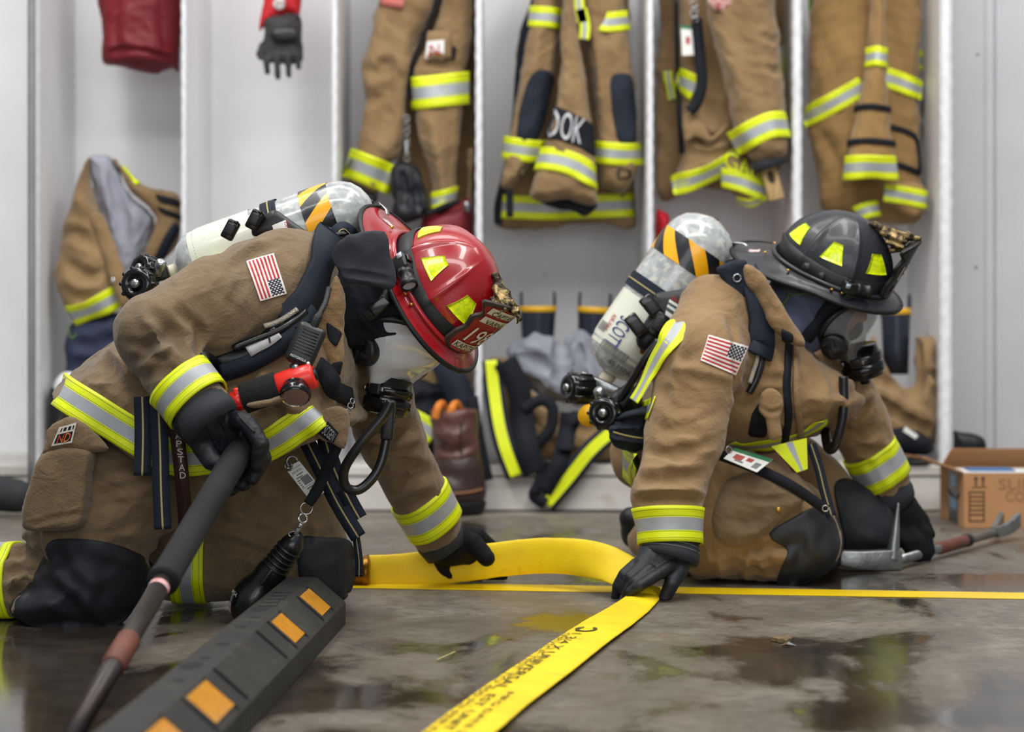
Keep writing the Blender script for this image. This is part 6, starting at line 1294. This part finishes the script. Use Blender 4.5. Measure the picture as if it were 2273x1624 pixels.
# --- coat heaped in the left locker with trousers under it
G = root('turnout_coat', 'tan coat with grey lining heaped open in the left locker', 'coat', W(260, 720, 7.6))
LIN = M('grey_quilted_lining', (150, 152, 164), .8, mottle=((120, 122, 134), 7, .7), bump=(150, .2))
piece(G, 'lining', [(192, 350), (215, 338), (245, 340), (268, 370), (290, 430), (345, 480), (325, 560), (300, 640), (270, 640), (245, 560), (210, 440)], 7.68, .06, .05, LIN, folds=[([(245, 380), (262, 440), (270, 520)], -.016, .018), ([(225, 400), (245, 470), (262, 540)], .008, .02), ([(300, 460), (300, 520), (290, 580)], .008, .02), ([(280, 540), (300, 520), (320, 500)], -.008, .016)], seed=30)
b, o = piece(G, 'sleeve', [(200, 345), (175, 385), (152, 450), (140, 500), (128, 560), (120, 620), (140, 680), (165, 716), (210, 712), (258, 692), (270, 640), (255, 560), (225, 470), (205, 400)], 7.62, .09, .07, TANB, folds=[([(135, 520), (170, 520), (210, 545)], -.014, .02), ([(150, 580), (190, 610), (230, 600)], -.012, .02), ([(140, 620), (180, 640), (220, 640)], .010, .02), ([(160, 440), (190, 460), (215, 500)], .008, .025)], seed=31)
trim(b, o, [(158, 700), (190, 690), (225, 676), (262, 656)], 52, 7.55)
b, o = piece(G, 'front_facing', [(228, 468), (250, 520), (275, 590), (292, 650), (275, 690), (250, 640), (215, 540), (195, 480)], 7.55, .02, .03, TANB, seed=32, cr=.004)
dots('snap', [b.hit(x, y)[0] for x, y in ((250, 622), (217, 538)) if b.hit(x, y)], .008, CHROME, o) if b.hit(250, 622) else None
b, o = piece(G, 'lapel', [(246, 346), (270, 360), (305, 395), (350, 415), (402, 432), (404, 520), (385, 560), (350, 590), (318, 600), (312, 560), (345, 485), (290, 432), (262, 380)], 7.66, .05, .04, TANB, seed=33)
for pl_ in ([(342, 430), (398, 444), (400, 462), (352, 448)], [(346, 456), (400, 476), (402, 490), (360, 474)]): poly_patch('hook_patch', b, pl_, BLKC, o, .004, sub=1)
strap('reflective_stripe', b, [(272, 372), (290, 394), (306, 410)], PX(18, 7.6), [LIME], o, .003, .004); strap('dark_binding', b, [(392, 500), (368, 540), (345, 590)], PX(24, 7.6), [NAVY], o, .006, .003)
DNIM = M('navy_trousers', (44, 50, 76), .85, bump=(200, .3), mottle=((28, 32, 50), 6, .7)); NT = root('folded_trousers', 'navy trousers bundled under the heaped coat in the left locker', 'trousers', W(210, 860, 7.6))
piece(NT, 'trouser_leg', [(152, 722), (200, 700), (262, 688), (300, 720), (300, 800), (260, 830), (190, 840), (148, 858), (142, 800)], 7.64, .08, .06, DNIM, folds=[([(160, 760), (210, 770), (270, 740)], -.012, .02), ([(150, 820), (200, 800), (260, 790)], -.010, .02)], seed=34)
piece(NT, 'trouser_leg', [(130, 840), (180, 850), (240, 880), (240, 1024), (140, 1024), (118, 930)], 7.6, .08, .06, DNIM, seed=35)
free_strap('green_loop', [W(150, 720, 7.53), W(158, 750, 7.53), W(170, 740, 7.53)], .004, [M('green_seam_thread', (96, 128, 62))], NT)
HH = root('small_helmet', 'white and dark helmet tucked low beside the left divider', 'helmet', W(125, 960, 7.55))
piece(HH, 'shell', [(120, 850), (140, 826), (168, 830), (170, 880), (120, 890)], 7.55, .05, .05, WPAINT, cr=.001); piece(HH, 'dark_visor', [(108, 870), (130, 860), (165, 880), (160, 1000), (150, 1024), (116, 1022)], 7.54, .05, .05, MATB, cr=.001)
# --- boots standing inside bunker trousers, middle locker
def rubber_boot(label, x, ytop, wpx, D, ybot, lean=0):
    R = root('rubber_boot', label, 'boot', W(x, ybot, D), 'rubber boots with yellow rims'); r = PX(wpx/2, D); zt = W(x, ytop, D)[2]; zb = W(x, ybot, D)[2]; X = W(x, ytop, D)[0]
    NB = M('navy_rubber', (34, 40, 54), .3, mottle=((26, 30, 40), 5, .5)); prof = []; f_ = lambda z, rr: MB
    Fm = frame((X, D, zb), (lean, 0, 1), (0, -1, 0)); Lh = zt-zb
    MB().lathe([(0, r*.86), (Lh*.4, r*.9), (Lh-.012, r), (Lh, r*1.0), (Lh, r*.93), (Lh*.5, r*.85), (Lh*.49, 0)], 32, 0, Fm).build('boot_shaft', NB, R)
    MB().lathe([(Lh-.017, r*1.0), (Lh-.015, r*1.045), (Lh, r*1.05), (Lh+.003, r*1.0), (Lh, r*.92)], 32, 0, Fm, False).build('yellow_rim', M('yellow_rubber', (224, 172, 24), .4), R)
    for s_ in (-1, 1): tube('pull_loop', [Fm([(Lh-.03, s_*r*.9, -.01)])[0], Fm([(Lh+.035, s_*r*.92, -.012)])[0], Fm([(Lh+.048, s_*r*.9, 0)])[0], Fm([(Lh+.035, s_*r*.92, .012)])[0], Fm([(Lh-.03, s_*r*.9, .01)])[0]], .005, NB, R, 8)
    return R
rubber_boot('rubber boot with yellow rim, left one of the pair standing in grey lined trousers', 1194, 681, 80, 7.72, 800); rubber_boot('rubber boot with yellow rim standing in grey lined trousers, nearest the right air cylinder', 1314, 683, 74, 7.72, 800, .05)
rubber_boot('tall rubber boot with yellow rim behind the face mask of the right person', 1988, 686, 66, 7.62, 830)
BT_ = root('bunker_trousers', 'tan trousers with grey lining and striped braces slumped on the bench', 'trousers', W(1230, 1012, 7.55))
piece(BT_, 'lining', [(1112, 790), (1130, 755), (1170, 740), (1230, 742), (1248, 770), (1262, 740), (1300, 728), (1350, 800), (1350, 880), (1280, 910), (1230, 900), (1170, 870)], 7.64, .10, .08, LIN.copy() if False else M('grey_lining', (142, 146, 156), .8, mottle=((104, 108, 118), 6, .7), bump=(150, .2)), folds=[([(1140, 790), (1190, 800), (1240, 850)], -.014, .022), ([(1240, 760), (1250, 820), (1235, 880)], -.018, .02), ([(1290, 760), (1280, 820), (1300, 880)], -.012, .025), ([(1150, 830), (1200, 830), (1230, 870)], .010, .025), ([(1300, 800), (1310, 850), (1290, 900)], .010, .025)], cr=.014, cs=7, seed=40)
piece(BT_, 'trouser_shell', [(1075, 800), (1108, 785), (1140, 800), (1180, 860), (1240, 905), (1300, 915), (1400, 930), (1420, 1024), (1300, 1027), (1180, 1027), (1110, 1022), (1080, 930)], 7.56, .09, .07, TANB, folds=[([(1120, 830), (1150, 900), (1200, 950)], -.014, .022), ([(1200, 930), (1280, 950), (1360, 950)], -.012, .022), ([(1230, 970), (1300, 985), (1380, 980)], .010, .025)], cr=.012, cs=8, seed=41)
BR = dict(cols=(-1, -.55, .55, 1), mi=(0, 1, 0))
free_strap('brace', [W(1090, 800, 7.44), W(1096, 860, 7.43), W(1108, 940, 7.405), W(1124, 1000, 7.385), W(1146, 1056, 7.38)], PX(46, 7.42), [NAVY, LIME], BT_, .006, **BR)
free_strap('brace', [W(1360, 955, 7.42), W(1310, 1000, 7.385), W(1262, 1060, 7.38), W(1212, 1118, 7.38)], PX(44, 7.42), [NAVY, LIME], BT_, .006, **BR)
for pts, w_ in (([(1120, 800), (1150, 860), (1160, 930), (1172, 1000), (1186, 1050)], 52), ([(1160, 910), (1200, 888), (1226, 905), (1222, 950), (1190, 990)], 26), ([(1186, 1040), (1206, 1030), (1196, 1075), (1186, 1100), (1212, 1118)], 26), ([(1262, 915), (1256, 970), (1240, 1030), (1206, 1090)], 38), ([(1290, 935), (1272, 930), (1260, 960), (1256, 1000)], 36)): free_strap('brace_webbing', [W(x, y, 7.43 if y < 1000 else 7.375) for x, y in pts], PX(w_, 7.42), [BLKC], BT_, .006)
# --- left of it: more folded gear and a leather boot
FT = root('folded_trousers', 'dark folded trousers with a lime stripe on the bench behind the leather boot', 'trousers', W(960, 1000, 7.6))
piece(FT, 'trouser_shell', [(880, 790), (940, 770), (1000, 790), (1050, 800), (1052, 900), (1000, 930), (920, 920), (880, 880)], 7.66, .08, .07, TANB, seed=50, cr=.012, cs=8); piece(FT, 'dark_fold', [(880, 850), (960, 840), (1050, 870), (1052, 1022), (960, 1027), (880, 1020)], 7.6, .09, .07, BLKC, cr=.014, cs=8, seed=51, folds=[([(900, 900), (970, 890), (1040, 920)], -.014, .02)])
free_strap('brace_webbing', [W(978, 790, 7.56), W(1000, 830, 7.5), W(1026, 890, 7.48), W(1040, 940, 7.47)], PX(62, 7.5), [NAVY], FT, .008)
free_strap('reflective_stripe', [W(880, 918, 7.49), W(930, 940, 7.48), W(966, 966, 7.48)], PX(50, 7.5), TM, FT, .004, **TRIM)
LB = root('leather_boot', 'brown leather pull-on boot standing on the floor against the white bench', 'boot', W(1020, 1132, 7.32))
LEA = M('brown_leather', (98, 62, 56), .45, bump=(60, .3), mottle=((70, 42, 38), 9, .8)); LEB = M('dark_boot_leather', (58, 40, 38), .45, bump=(60, .3), mottle=((40, 28, 28), 9, .7))
s = Soft(); s.add(cp(1008, 925, 7.33, 56, 1018, 1040, 7.32, 52), .02); s.cut.append(lambda P: P[:, 2]-W(0, 905, 7.33)[2]); sb = s.mesh(.006); sb.folds([([(960, 990), (1000, 1005), (1050, 990)], -.010, .016), ([(970, 1020), (1010, 1030), (1060, 1015)], -.010, .016), ([(960, 960), (1000, 965), (1040, 955)], .006, .02)]); sb.crumple(.004, 14, 5); so = sb.build('boot_shaft', LEA, LB)
s = Soft(); s.add(cp(1020, 1040, 7.32, 54, 1028, 1085, 7.32, 50), .02).add(cp(1034, 1098, 7.32, 36, 975, 1100, 7.24, 34), .03); s.cut += [FLOOR]; sb2 = s.mesh(.006); sb2.build('boot_foot', LEB, LB)
s = Soft(); s.add(cp(1034, 1112, 7.32, 46, 970, 1116, 7.23, 40), .03); s.cut += [FLOOR, lambda P: P[:, 2]-.045]; s.mesh(.006).build('boot_sole', RUBB, LB)
strap('boot_seam', sb, [(1024, 930), (1022, 980), (1026, 1030)], .006, [LEB], so, .003, .001); strap('welt_stitching', sb2, [(955, 1100), (1000, 1096), (1040, 1092), (1070, 1085)], .006, [M('tan_stitching', (150, 100, 66), .7)], LB, .003, .002) if sb2.hit(1000, 1096) else None
for x in (972, 1004): free_strap('pull_tab', [W(x-6, 930, 7.26), W(x, 904, 7.26), W(x+10, 896, 7.28), W(x+16, 910, 7.30)], .024, [M('orange_pull_tab', (214, 124, 40), .7)], LB, .003)
BS = root('strap', 'black webbing strap hanging over the bench edge beside the leather boot', 'strap', W(1075, 1060, 7.37)); free_strap('webbing', [W(1046, 880, 7.42), W(1058, 960, 7.40), W(1072, 1030, 7.385), W(1080, 1066, 7.385)], PX(30, 7.4), [BLKC], BS, .005)
# --- right locker
RT = root('bunker_trousers', 'tan trousers heaped on the bench in the right locker behind the right person', 'trousers', W(2000, 950, 7.6))
piece(RT, 'trouser_shell', [(1890, 800), (1935, 742), (1950, 760), (1975, 820), (2020, 850), (2022, 745), (2080, 742), (2090, 800), (2090, 960), (2040, 1000), (1980, 1020), (1920, 1018), (1890, 880)], 7.58, .10, .07, TANB, folds=[([(1900, 860), (1960, 870), (2020, 910), (2080, 940)], .016, .02), ([(1900, 885), (1960, 900), (2020, 935)], -.016, .016), ([(2030, 760), (2040, 830), (2020, 890)], -.014, .02), ([(2050, 760), (2060, 840), (2050, 920)], .012, .02), ([(1940, 770), (1970, 830), (2010, 850)], .014, .02), ([(2040, 836), (2070, 830), (2088, 845)], -.02, .014)], cr=.012, cs=7, seed=60)
SH = root('duty_shoe', 'black shoe with a white size label lying on the bench in the right locker', 'shoe', W(2010, 1012, 7.45))
b, o = piece(SH, 'upper', [(1945, 965), (1975, 945), (2040, 950), (2070, 980), (2068, 1012), (2000, 1016), (1950, 1000)], 7.48, .06, .05, BLKC, seed=61); patch('white_label', quadmap([(2010, 946), (2038, 966), (2032, 974), (2004, 956)], None, 7.41), 2, 2, WHITE, o)
piece(SH, 'sole', [(1945, 1006), (2000, 1014), (2060, 1016), (2060, 1034), (2000, 1034), (1950, 1020)], 7.44, .04, .02, RUBB, cr=.002)
piece(None, 'rubber_pad', [(2112, 966), (2130, 958), (2170, 962), (2190, 985), (2190, 1128), (2112, 1130)], 7.45, .05, .04, RUBB, label='round black rubber item behind the cardboard box next to the rightmost divider', cat='pad')
LBK = root('rubber_boot', 'black rubber boot toe on the floor at the left edge, by the steel pole', 'boot', W(20, 1136, 7.2))
s = Soft(); s.add(capsule(W(-60, 1085, 7.25), W(36, 1100, 7.22), PX(44, 7.2), PX(38, 7.2)), .02); s.cut.append(FLOOR); s.mesh(.007).build('toe', M('dusty_rubber', (34, 36, 42), .8, mottle=((52, 52, 54), 30, .6)), LBK)
# ================================================================ hose, kerb, tools, box and litter on the floor
HS = root('fire_hose', 'flat yellow fire hose printed in black, held by both kneeling people', 'hose', (W(1200, 1300, 5.3)[0], 5.0, 0))
def flat_hose(nm, P, Nn, w, th, mat, par, n=18):
    P = np.asarray(P, float); m = len(P); T = np.gradient(P, axis=0); T /= np.linalg.norm(T, axis=1)[:, None]; B = np.cross(T, Nn); B /= np.linalg.norm(B, axis=1)[:, None]; N2 = np.cross(B, T)
    w = np.broadcast_to(w, (m,)); V = []; Fc = []
    for i in range(m):
        for k in range(n):
            a = 2*math.pi*k/n; c, s_ = math.cos(a), math.sin(a); bx = math.copysign(abs(c)**.6, c); nz = math.copysign(abs(s_)**.8, s_)
            V.append(P[i]+B[i]*bx*w[i]/2+N2[i]*nz*th/2*(1+.35*math.cos(2*a+math.pi)))
    for i in range(m-1):
        for k in range(n): Fc.append((i*n+k, i*n+(k+1) % n, (i+1)*n+(k+1) % n, (i+1)*n+k))
    Fc += [list(range(n))[::-1], [(m-1)*n+k for k in range(n)]]
    return mk(nm, V, Fc, mat, par), P, B, N2
def fpt(px, py, z=0.): D = F*(H-z)/(py-HY); return np.array(((px-CX)/F*D, D, z))
P1 = [W(812, 1269, 5.50), W(880, 1268, 5.50), W(960, 1260, 5.50), W(1040, 1250, 5.49), W(1120, 1240, 5.47), W(1200, 1233, 5.44), W(1280, 1236, 5.38), W(1345, 1250, 5.30), W(1395, 1274, 5.23), W(1426, 1292, 5.20), fpt(1434, 1316, .016), fpt(1404, 1346, .011), fpt(1350, 1382, .009), fpt(1290, 1422, .009), fpt(1210, 1480, .009), fpt(1110, 1552, .009), fpt(1010, 1632, .009), fpt(900, 1730, .009)]
N1 = [(0, -1, .05)]*5+[(0, -1, .12), (.05, -1, .15), (.1, -1, .25), (.1, -.9, .5), (.05, -.7, .8), (.1, -.4, 1), (.1, -.2, 1), (.02, -.1, 1), (0, 0, 1), (0, 0, 1), (0, 0, 1), (0, 0, 1), (0, 0, 1)]
wid = np.interp(np.linspace(0, 17, 17*7+1), range(18), [.082, .084, .084, .084, .084, .084, .086, .09, .088, .074, .066, .082, .104, .112, .114, .114, .114, .114])
PP = spline(np.array(P1), 7); NN = spline(np.array(N1, float), 7)
rs = np.random.RandomState(4); wob = np.convolve(rs.normal(size=len(PP)+8), np.ones(9)/9, 'valid'); wid = wid*(1+.05*wob)
ho_, PP, BB, N2 = flat_hose('hose_jacket', PP, NN, wid, .011, YEL, HS)
i0, i1 = 12*7+3, 16*7+4
def hosemap(u, v):
    x = i0+(i1-i0)*u; i = int(min(max(x, 0), len(PP)-2)); t = x-i; p = PP[i]*(1-t)+PP[i+1]*t; b_ = BB[i]*(1-t)+BB[i+1]*t
    return p+b_*(v-.5)*.104*(-1 if BB[i][0] > 0 else -1), N2[i]
sgn = 1 if BB[i0][0] > 0 else -1
def hm(u, v):
    x = i0+(i1-i0)*u; i = int(min(max(x, 0), len(PP)-2)); t = x-i; p = PP[i]*(1-t)+PP[i+1]*t; b_ = (BB[i]*(1-t)+BB[i+1]*t)*sgn
    return p+b_*(.5-v)*.104, N2[i]
INKH = M('hose_ink', (66, 60, 14), .7)
for s_, bx in (('1 3/4 X UNIVERSAL', (.10, .58, .58, .78)), ('SERVICE TEST TO 400 PSI PER NFPA', (.10, .80, .98, .93)), ('EST. UNIT', (.62, .56, .86, .72)), ('MFG DATE 2018', (.60, .32, .96, .44))): text_on(s_, hm, bx, INKH, ho_, .0088)
mb = MB()
for (u, v) in ((.045, .62), (.975, .62)):
    V = []; n = 24
    for k in range(n):
        for r_ in (.16, .24):
            a = 2*math.pi*k/n; p, nn = hm(u+r_*.13*math.cos(a), v+r_*.9*math.sin(a)); V.append(p+nn*.0088)
    mb.add(V, [(2*k, 2*k+1, (2*k+3) % (2*n), (2*k+2) % (2*n)) for k in range(n) if not 9 < k < 14])
mb.build('round_logo', INKH, ho_)
Fc_ = frame(W(795, 1270, 5.50), (1, 0, 0), (0, -1, 0)); AMB = M('anodised_coupling', (150, 104, 36), .3, metal=.8, mottle=((96, 66, 26), 20, .6))
MB().lathe([(-.04, .036), (-.036, .040), (.012, .040), (.014, .043), (.026, .043), (.028, .036), (.03, .03)], 32, 0, Fc_).box((-.02, -.05, -.008), (.012, -.038, .008), 0, Fc_, .003).build('coupling', AMB, HS)
MB().box((-.034, -.03, .0385), (-.014, .022, .0405), 0, Fc_, 0).build('coupling_label', M('label_pink', (200, 120, 110), .6), HS)
MB().box((-.01, .022, .036), (.016, .034, .045), 0, Fc_, .003).build('release_tab', TAPE, HS)
# rubber wheel stop
WS = root('wheel_stop', 'black rubber wheel stop with orange reflectors lying on the floor toward the camera', 'kerb', (-.41, 4.2, 0))
RUB2 = M('worn_kerb_rubber', (27, 26, 25), .75, bump=(90, .5), mottle=((44, 42, 39), 9, .8), dirt=[((84, 78, 69), 26, .4, .60, .74)])
XF, YF, SL = -.352, 4.82, .052
def ws(a, s, z): return np.array((XF-SL*a-s, YF-a, z))          # a: distance from the far end, s: across to the left
sec = [(0, .001), (0, .046), (.006, .052), (.060, .099), (.066, .1), (.118, .1), (.124, .099), (.172, .055), (.178, .048), (.18, .001)]
V = []; Fc = []; n = len(sec)
for a in (0, .004, .45, .9, 1.35, 1.83):
    for s_, z in sec:
        k = .97 if a == 0 else 1; V.append(ws(a, s_ if k == 1 else .09+(s_-.09)*k, z*k))
for j in range(5):
    for i in range(n): Fc.append((j*n+i, j*n+(i+1) % n, (j+1)*n+(i+1) % n, (j+1)*n+i))
Fc += [list(range(n)), [5*n+i for i in range(n)][::-1]]
body = mk('body', V, Fc, RUB2, WS, smooth=False)
ORR = M('orange_reflector', (226, 152, 28), .3, mottle=((190, 120, 20), 60, .6), coat=.5)
def slope(a, t, e=.0):
    nrm = np.array((.655, 0, .755)); return ws(a, .006+.054*t, .052+.047*t)+nrm*e
def rib(p0, p1, e, nm):
    MB().add([slope(p0, 0), slope(p1, 0), slope(p1, 1), slope(p0, 1), slope(p0, 0, e), slope(p1, 0, e), slope(p1, 1, e), slope(p0, 1, e)], [(4, 5, 6, 7), (0, 1, 5, 4), (2, 3, 7, 6), (1, 2, 6, 5), (3, 0, 4, 7)]).build(nm, RUB2, body, smooth=False)
for a0, L_ in ((.17, .135), (.54, .125), (1.30, .16), (1.62, .16)):
    mb = MB()
    V = [slope(a0, .10, .001), slope(a0+L_, .10, .001), slope(a0+L_, .92, .001), slope(a0, .92, .001), slope(a0, .10, .003), slope(a0+L_, .10, .003), slope(a0+L_, .92, .003), slope(a0, .92, .003)]
    mb.add(V, [(4, 5, 6, 7), (0, 4, 7, 3), (1, 2, 6, 5), (0, 1, 5, 4), (3, 7, 6, 2)]); mb.build('reflector', ORR, WS, smooth=False)
    for (p0, p1) in ((a0-.014, a0), (a0+L_, a0+L_+.014)): rib(p0, p1, .004, 'moulded_rib')
for (p0, p1) in ((.788, .80), (1.2, 1.212)): rib(p0, p1, .005, 'moulded_rib')
PIT = M('pit_black', (18, 18, 18), .9)
for i, (a, s_, ra, rsd) in enumerate(((.50, .10, .035, .018), (.62, .09, .012, .010), (.74, .095, .012, .010), (.95, .09, .014, .011), (1.1, .092, .012, .010), (1.18, .10, .035, .018), (1.32, .092, .012, .01))):
    V = [ws(a+ra*math.cos(t), s_+rsd*math.sin(t), .1006) for t in np.linspace(0, 2*math.pi, 21)[:-1]]; V += [v-np.array((0, 0, .003)) for v in V]
    mk('pit', V, [list(range(20))]+[(k, (k+1) % 20, 20+(k+1) % 20, 20+k) for k in range(20)], PIT, body, False)
for i_ in range(5): MB().add([ws(.24+.05*i_+dx, s_, z_) for dx in (0, .03) for s_ in (.075+.004*(i_ % 2), .108) for z_ in (.0995, .1018)], [(0, 2, 3, 1), (4, 5, 7, 6), (1, 3, 7, 5), (0, 1, 5, 4), (2, 6, 7, 3), (0, 4, 6, 2)]).build('moulded_rib', RUB2, body, smooth=False)
# halligan bar on the floor in front of the far hand
HB = root('halligan_bar', 'steel forcible entry bar with upright spike and brown taped handle under the far right hand', 'tool', fpt(2000, 1255))
s0 = fpt(1985, 1246, .024); s1 = fpt(2212, 1180, .03); Fh = frame(s0, s1-s0); Lh = np.linalg.norm(s1-s0)
STB = M('halligan_steel', (150, 152, 152), .35, metal=.8, bump=(60, .3), mottle=((96, 96, 96), 20, .7))
MB().lathe([(0, .0125), (Lh, .0125)], 20, 0, Fh).build('shaft', STB, HB)
MB().lathe([(Lh*.40, .0125), (Lh*.41, .0165), (Lh*.66, .0165), (Lh*.67, .0125)], 20, 0, Fh).build('brown_tape', M('brown_tape', (112, 60, 44)), HB)
MB().lathe([(Lh*.66, .0125), (Lh*.665, .018), (Lh*.70, .018), (Lh*.705, .0125)], 20, 0, Fh).build('black_collar', RUBB, HB)
tp = W(1994, 1116, 5.78); bs = W(1980, 1242, 5.78)
mb = MB(); pr = []
for i in range(25):
    t = i/24; pr.append((np.linalg.norm(tp-bs)*t, .017*(1-t)+.0022+(.0008 if i % 2 else 0)))
mb.lathe(pr, 16, 0, frame(bs, tp-bs)).build('spike', STB, HB)
ad = MB(); V = []
for px, py, D_, hh in ((2000, 1262, 5.79, 44), (1960, 1264, 5.78, 44), (1910, 1262, 5.77, 40), (1862, 1254, 5.77, 34)):
    c_ = W(px, py, D_)
    for dz, dy in ((0, -.022), (0, .022), (PX(hh, D_), .022), (PX(hh, D_), -.022)): V.append((c_[0], c_[1]+dy, max(.002, c_[2]+dz)))
Fc = [(0, 1, 2, 3), (12, 15, 14, 13)]
for j in range(3):
    for i in range(4): Fc.append((j*4+i, j*4+4+i, j*4+4+(i+1) % 4, j*4+(i+1) % 4))
o_ = mk('adze', V, Fc, STB, HB); md = o_.modifiers.new('bevel', 'BEVEL'); md.width = .004; md.segments = 2
fk = MB()
for s_ in (-1, 1):
    V = []; Fk = frame(s1, s1-s0, (0, 0, 1))
    for x, y, z0, z1 in ((-.02, .004, -.014, .014), (.03, .012, -.013, .018), (.08, .020, -.006, .030), (.12, .024, .008, .045)):
        V += [(x, s_*(y-.008), z0), (x, s_*(y+.010), z0), (x, s_*(y+.008), z1), (x, s_*(y-.006), z1)]
    fk.add(V, [(0, 1, 2, 3), (12, 15, 14, 13)]+[(j*4+i, j*4+4+i, j*4+4+(i+1) % 4, j*4+(i+1) % 4) for j in range(3) for i in range(4)], 0, Fk)
fk.build('fork', STB, HB, smooth=False)
# cardboard box
CB = root('cardboard_box', 'open brown cardboard box with printed symbols on the floor at the right edge', 'box', (1.55, 7.06, 0))
CARD = M('cardboard', (178, 132, 88), .85, bump=(60, .1), mottle=((164, 118, 76), 6, .6)); CARDD = M('cardboard_inside', (150, 108, 70), .9)
bx0, bx1, by0, by1, bz = 1.364, 1.80, 6.87, 7.25, .166; tk = .005
for nm, a, b_ in (('front_wall', (bx0, by0, .001), (bx1, by0+tk, bz)), ('back_wall', (bx0, by1-tk, .001), (bx1, by1, bz)), ('left_wall', (bx0, by0+tk, .001), (bx0+tk, by1-tk, bz)), ('right_wall', (bx1-tk, by0+tk, .001), (bx1, by1-tk, bz)), ('bottom', (bx0+tk, by0+tk, .001), (bx1-tk, by1-tk, .008))): MB().box(a, b_).build(nm, CARD, CB, smooth=False)
def flap(nm, p, mat): mk(nm, list(p)+[tuple(np.array(q_)+np.array((0, 0, tk))) for q_ in p], [(0, 3, 2, 1), (4, 5, 6, 7), (0, 1, 5, 4), (1, 2, 6, 5), (2, 3, 7, 6), (3, 0, 4, 7)], mat, CB, False)
flap('left_flap', [(bx0, by0+.01, bz), (bx0, by1-.01, bz), (bx0-.12, by1+.0, bz+.03), (bx0-.12, by0+.02, bz+.045)], CARD)
flap('back_flap', [(bx0+.005, by1-.01, bz-.002), (bx1, by1-.01, bz-.002), (bx1, by1-.03, bz+.048), (bx0+.03, by1-.03, bz+.048)], CARDD)
flap('front_flap', [(bx0+.006, by0+.006, bz-.004), (bx1-.006, by0+.006, bz-.004), (bx1-.006, by0+.16, bz-.035), (bx0+.006, by0+.16, bz-.035)], CARD)
qf = lambda x0, z0, x1, z1: (lambda u, v: (np.array((x0+(x1-x0)*u, by0, z1+(z0-z1)*v)), np.array((0, -1., 0))))
MB().box((1.385, 6.9, .15), (1.78, 7.2, .158), 0, None, .004).box((1.42, 7.05, .158), (1.56, 7.15, .164), 1, None, .002).build('packed_papers', [WHITE, M('print_blue', (60, 110, 160), .6)], CB, smooth=False)
INKB = M('box_ink', (70, 48, 32), .8)
pxx = lambda px: (px-CX)/F*by0
pz = lambda py: H-(py-HY)/F*by0
mb = MB(); e = .0008
for x in (2166, 2182): mb.box((pxx(x-2), by0-e, pz(1078)), (pxx(x+2), by0, pz(1062))).add([(pxx(x-5), by0-e, pz(1064)), (pxx(x+5), by0-e, pz(1064)), (pxx(x), by0-e, pz(1055))], [(0, 1, 2)])
mb.box((pxx(2156), by0-e, pz(1082)), (pxx(2190), by0, pz(1080)))
for y in (1092, 1102, 1112, 1122, 1132, 1142, 1156): mb.box((pxx(2152), by0-e, pz(y+1.5)), (pxx(2184), by0, pz(y-1.5)))
for x in (2152, 2184): mb.box((pxx(x-1.5), by0-e, pz(1158)), (pxx(x+1.5), by0, pz(1090)))
mb.build('printed_symbols', INKB, CB, smooth=False)
HWR = M('marker_ink', (144, 103, 69), .8)
text_on('SLIP', qf(pxx(2216), pz(1086), pxx(2290), pz(1062)), (0, 0, 1, 1), HWR, CB, .001); text_on('COV', qf(pxx(2232), pz(1112), pxx(2292), pz(1090)), (0, 0, 1, 1), HWR, CB, .001)
tb = MB(); tx = bx0-.001
for y0_, y1_, z0_, z1_, m_ in ((6.96, 7.10, .003, .163, 0), (6.98, 7.08, .045, .085, 1), (6.99, 7.07, .115, .150, 1)): tb.box((tx-.0006*m_, y0_, z0_), (bx0, y1_, z1_), m_)
tpb = tb.build('packing_tape', [M('tape_black', (34, 38, 46), .4), M('tape_blue', (70, 140, 180), .4)], CB, smooth=False)
tube('arrow_logo', [(tx-.001, 6.93, .098), (tx-.001, 6.97, .084), (tx-.001, 7.04, .082), (tx-.001, 7.11, .095)], .0035, M('tape_black', (34, 38, 46)), CB, 8)
# small litter
LF = M('dry_leaf', (118, 98, 62), .8, mottle=((70, 58, 40), 80, .8)); 
V = []; rr_ = np.random.RandomState(3); n = 14
for k in range(n):
    a = 2*math.pi*k/n; r_ = .022*(.6+.5*rr_.rand()); p = fpt(1736, 1423); V.append((p[0]+r_*math.cos(a)*1.1, p[1]+r_*math.sin(a)*1.6, .004+.008*rr_.rand()))
V.append(tuple(fpt(1736, 1423)+np.array((0, 0, .010)))); V += [(v[0], v[1], .001) for v in V[:n]]
mk('dry_leaf', V, [(k, (k+1) % n, n) for k in range(n)]+[(k, n+1+k, n+1+(k+1) % n, (k+1) % n) for k in range(n)]+[[n+1+k for k in range(n)][::-1]], LF, None, False, label='crumpled dry leaf on the wet concrete to the right of the hose', cat='leaf')
p = fpt(1750, 1433); mk('foil_scrap', [(p[0]-.018, p[1], .001), (p[0]-.004, p[1]-.012, .005), (p[0]+.016, p[1]-.004, .001), (p[0]+.006, p[1]+.012, .004), (p[0], p[1], .009), (p[0], p[1], 0.001)], [(0, 1, 4), (1, 2, 4), (2, 3, 4), (3, 0, 4), (1, 0, 5), (2, 1, 5), (3, 2, 5), (0, 3, 5)], CHROME, None, False, label='tiny bright foil scrap beside the dry leaf', cat='scrap')
tube('straw', [fpt(970, 1464, .004), fpt(988, 1456, .006), fpt(1010, 1446, .004)], .0015, M('straw', (170, 160, 100), .8), None, 6, label='short dry straw on the floor left of the printed hose', cat='straw')
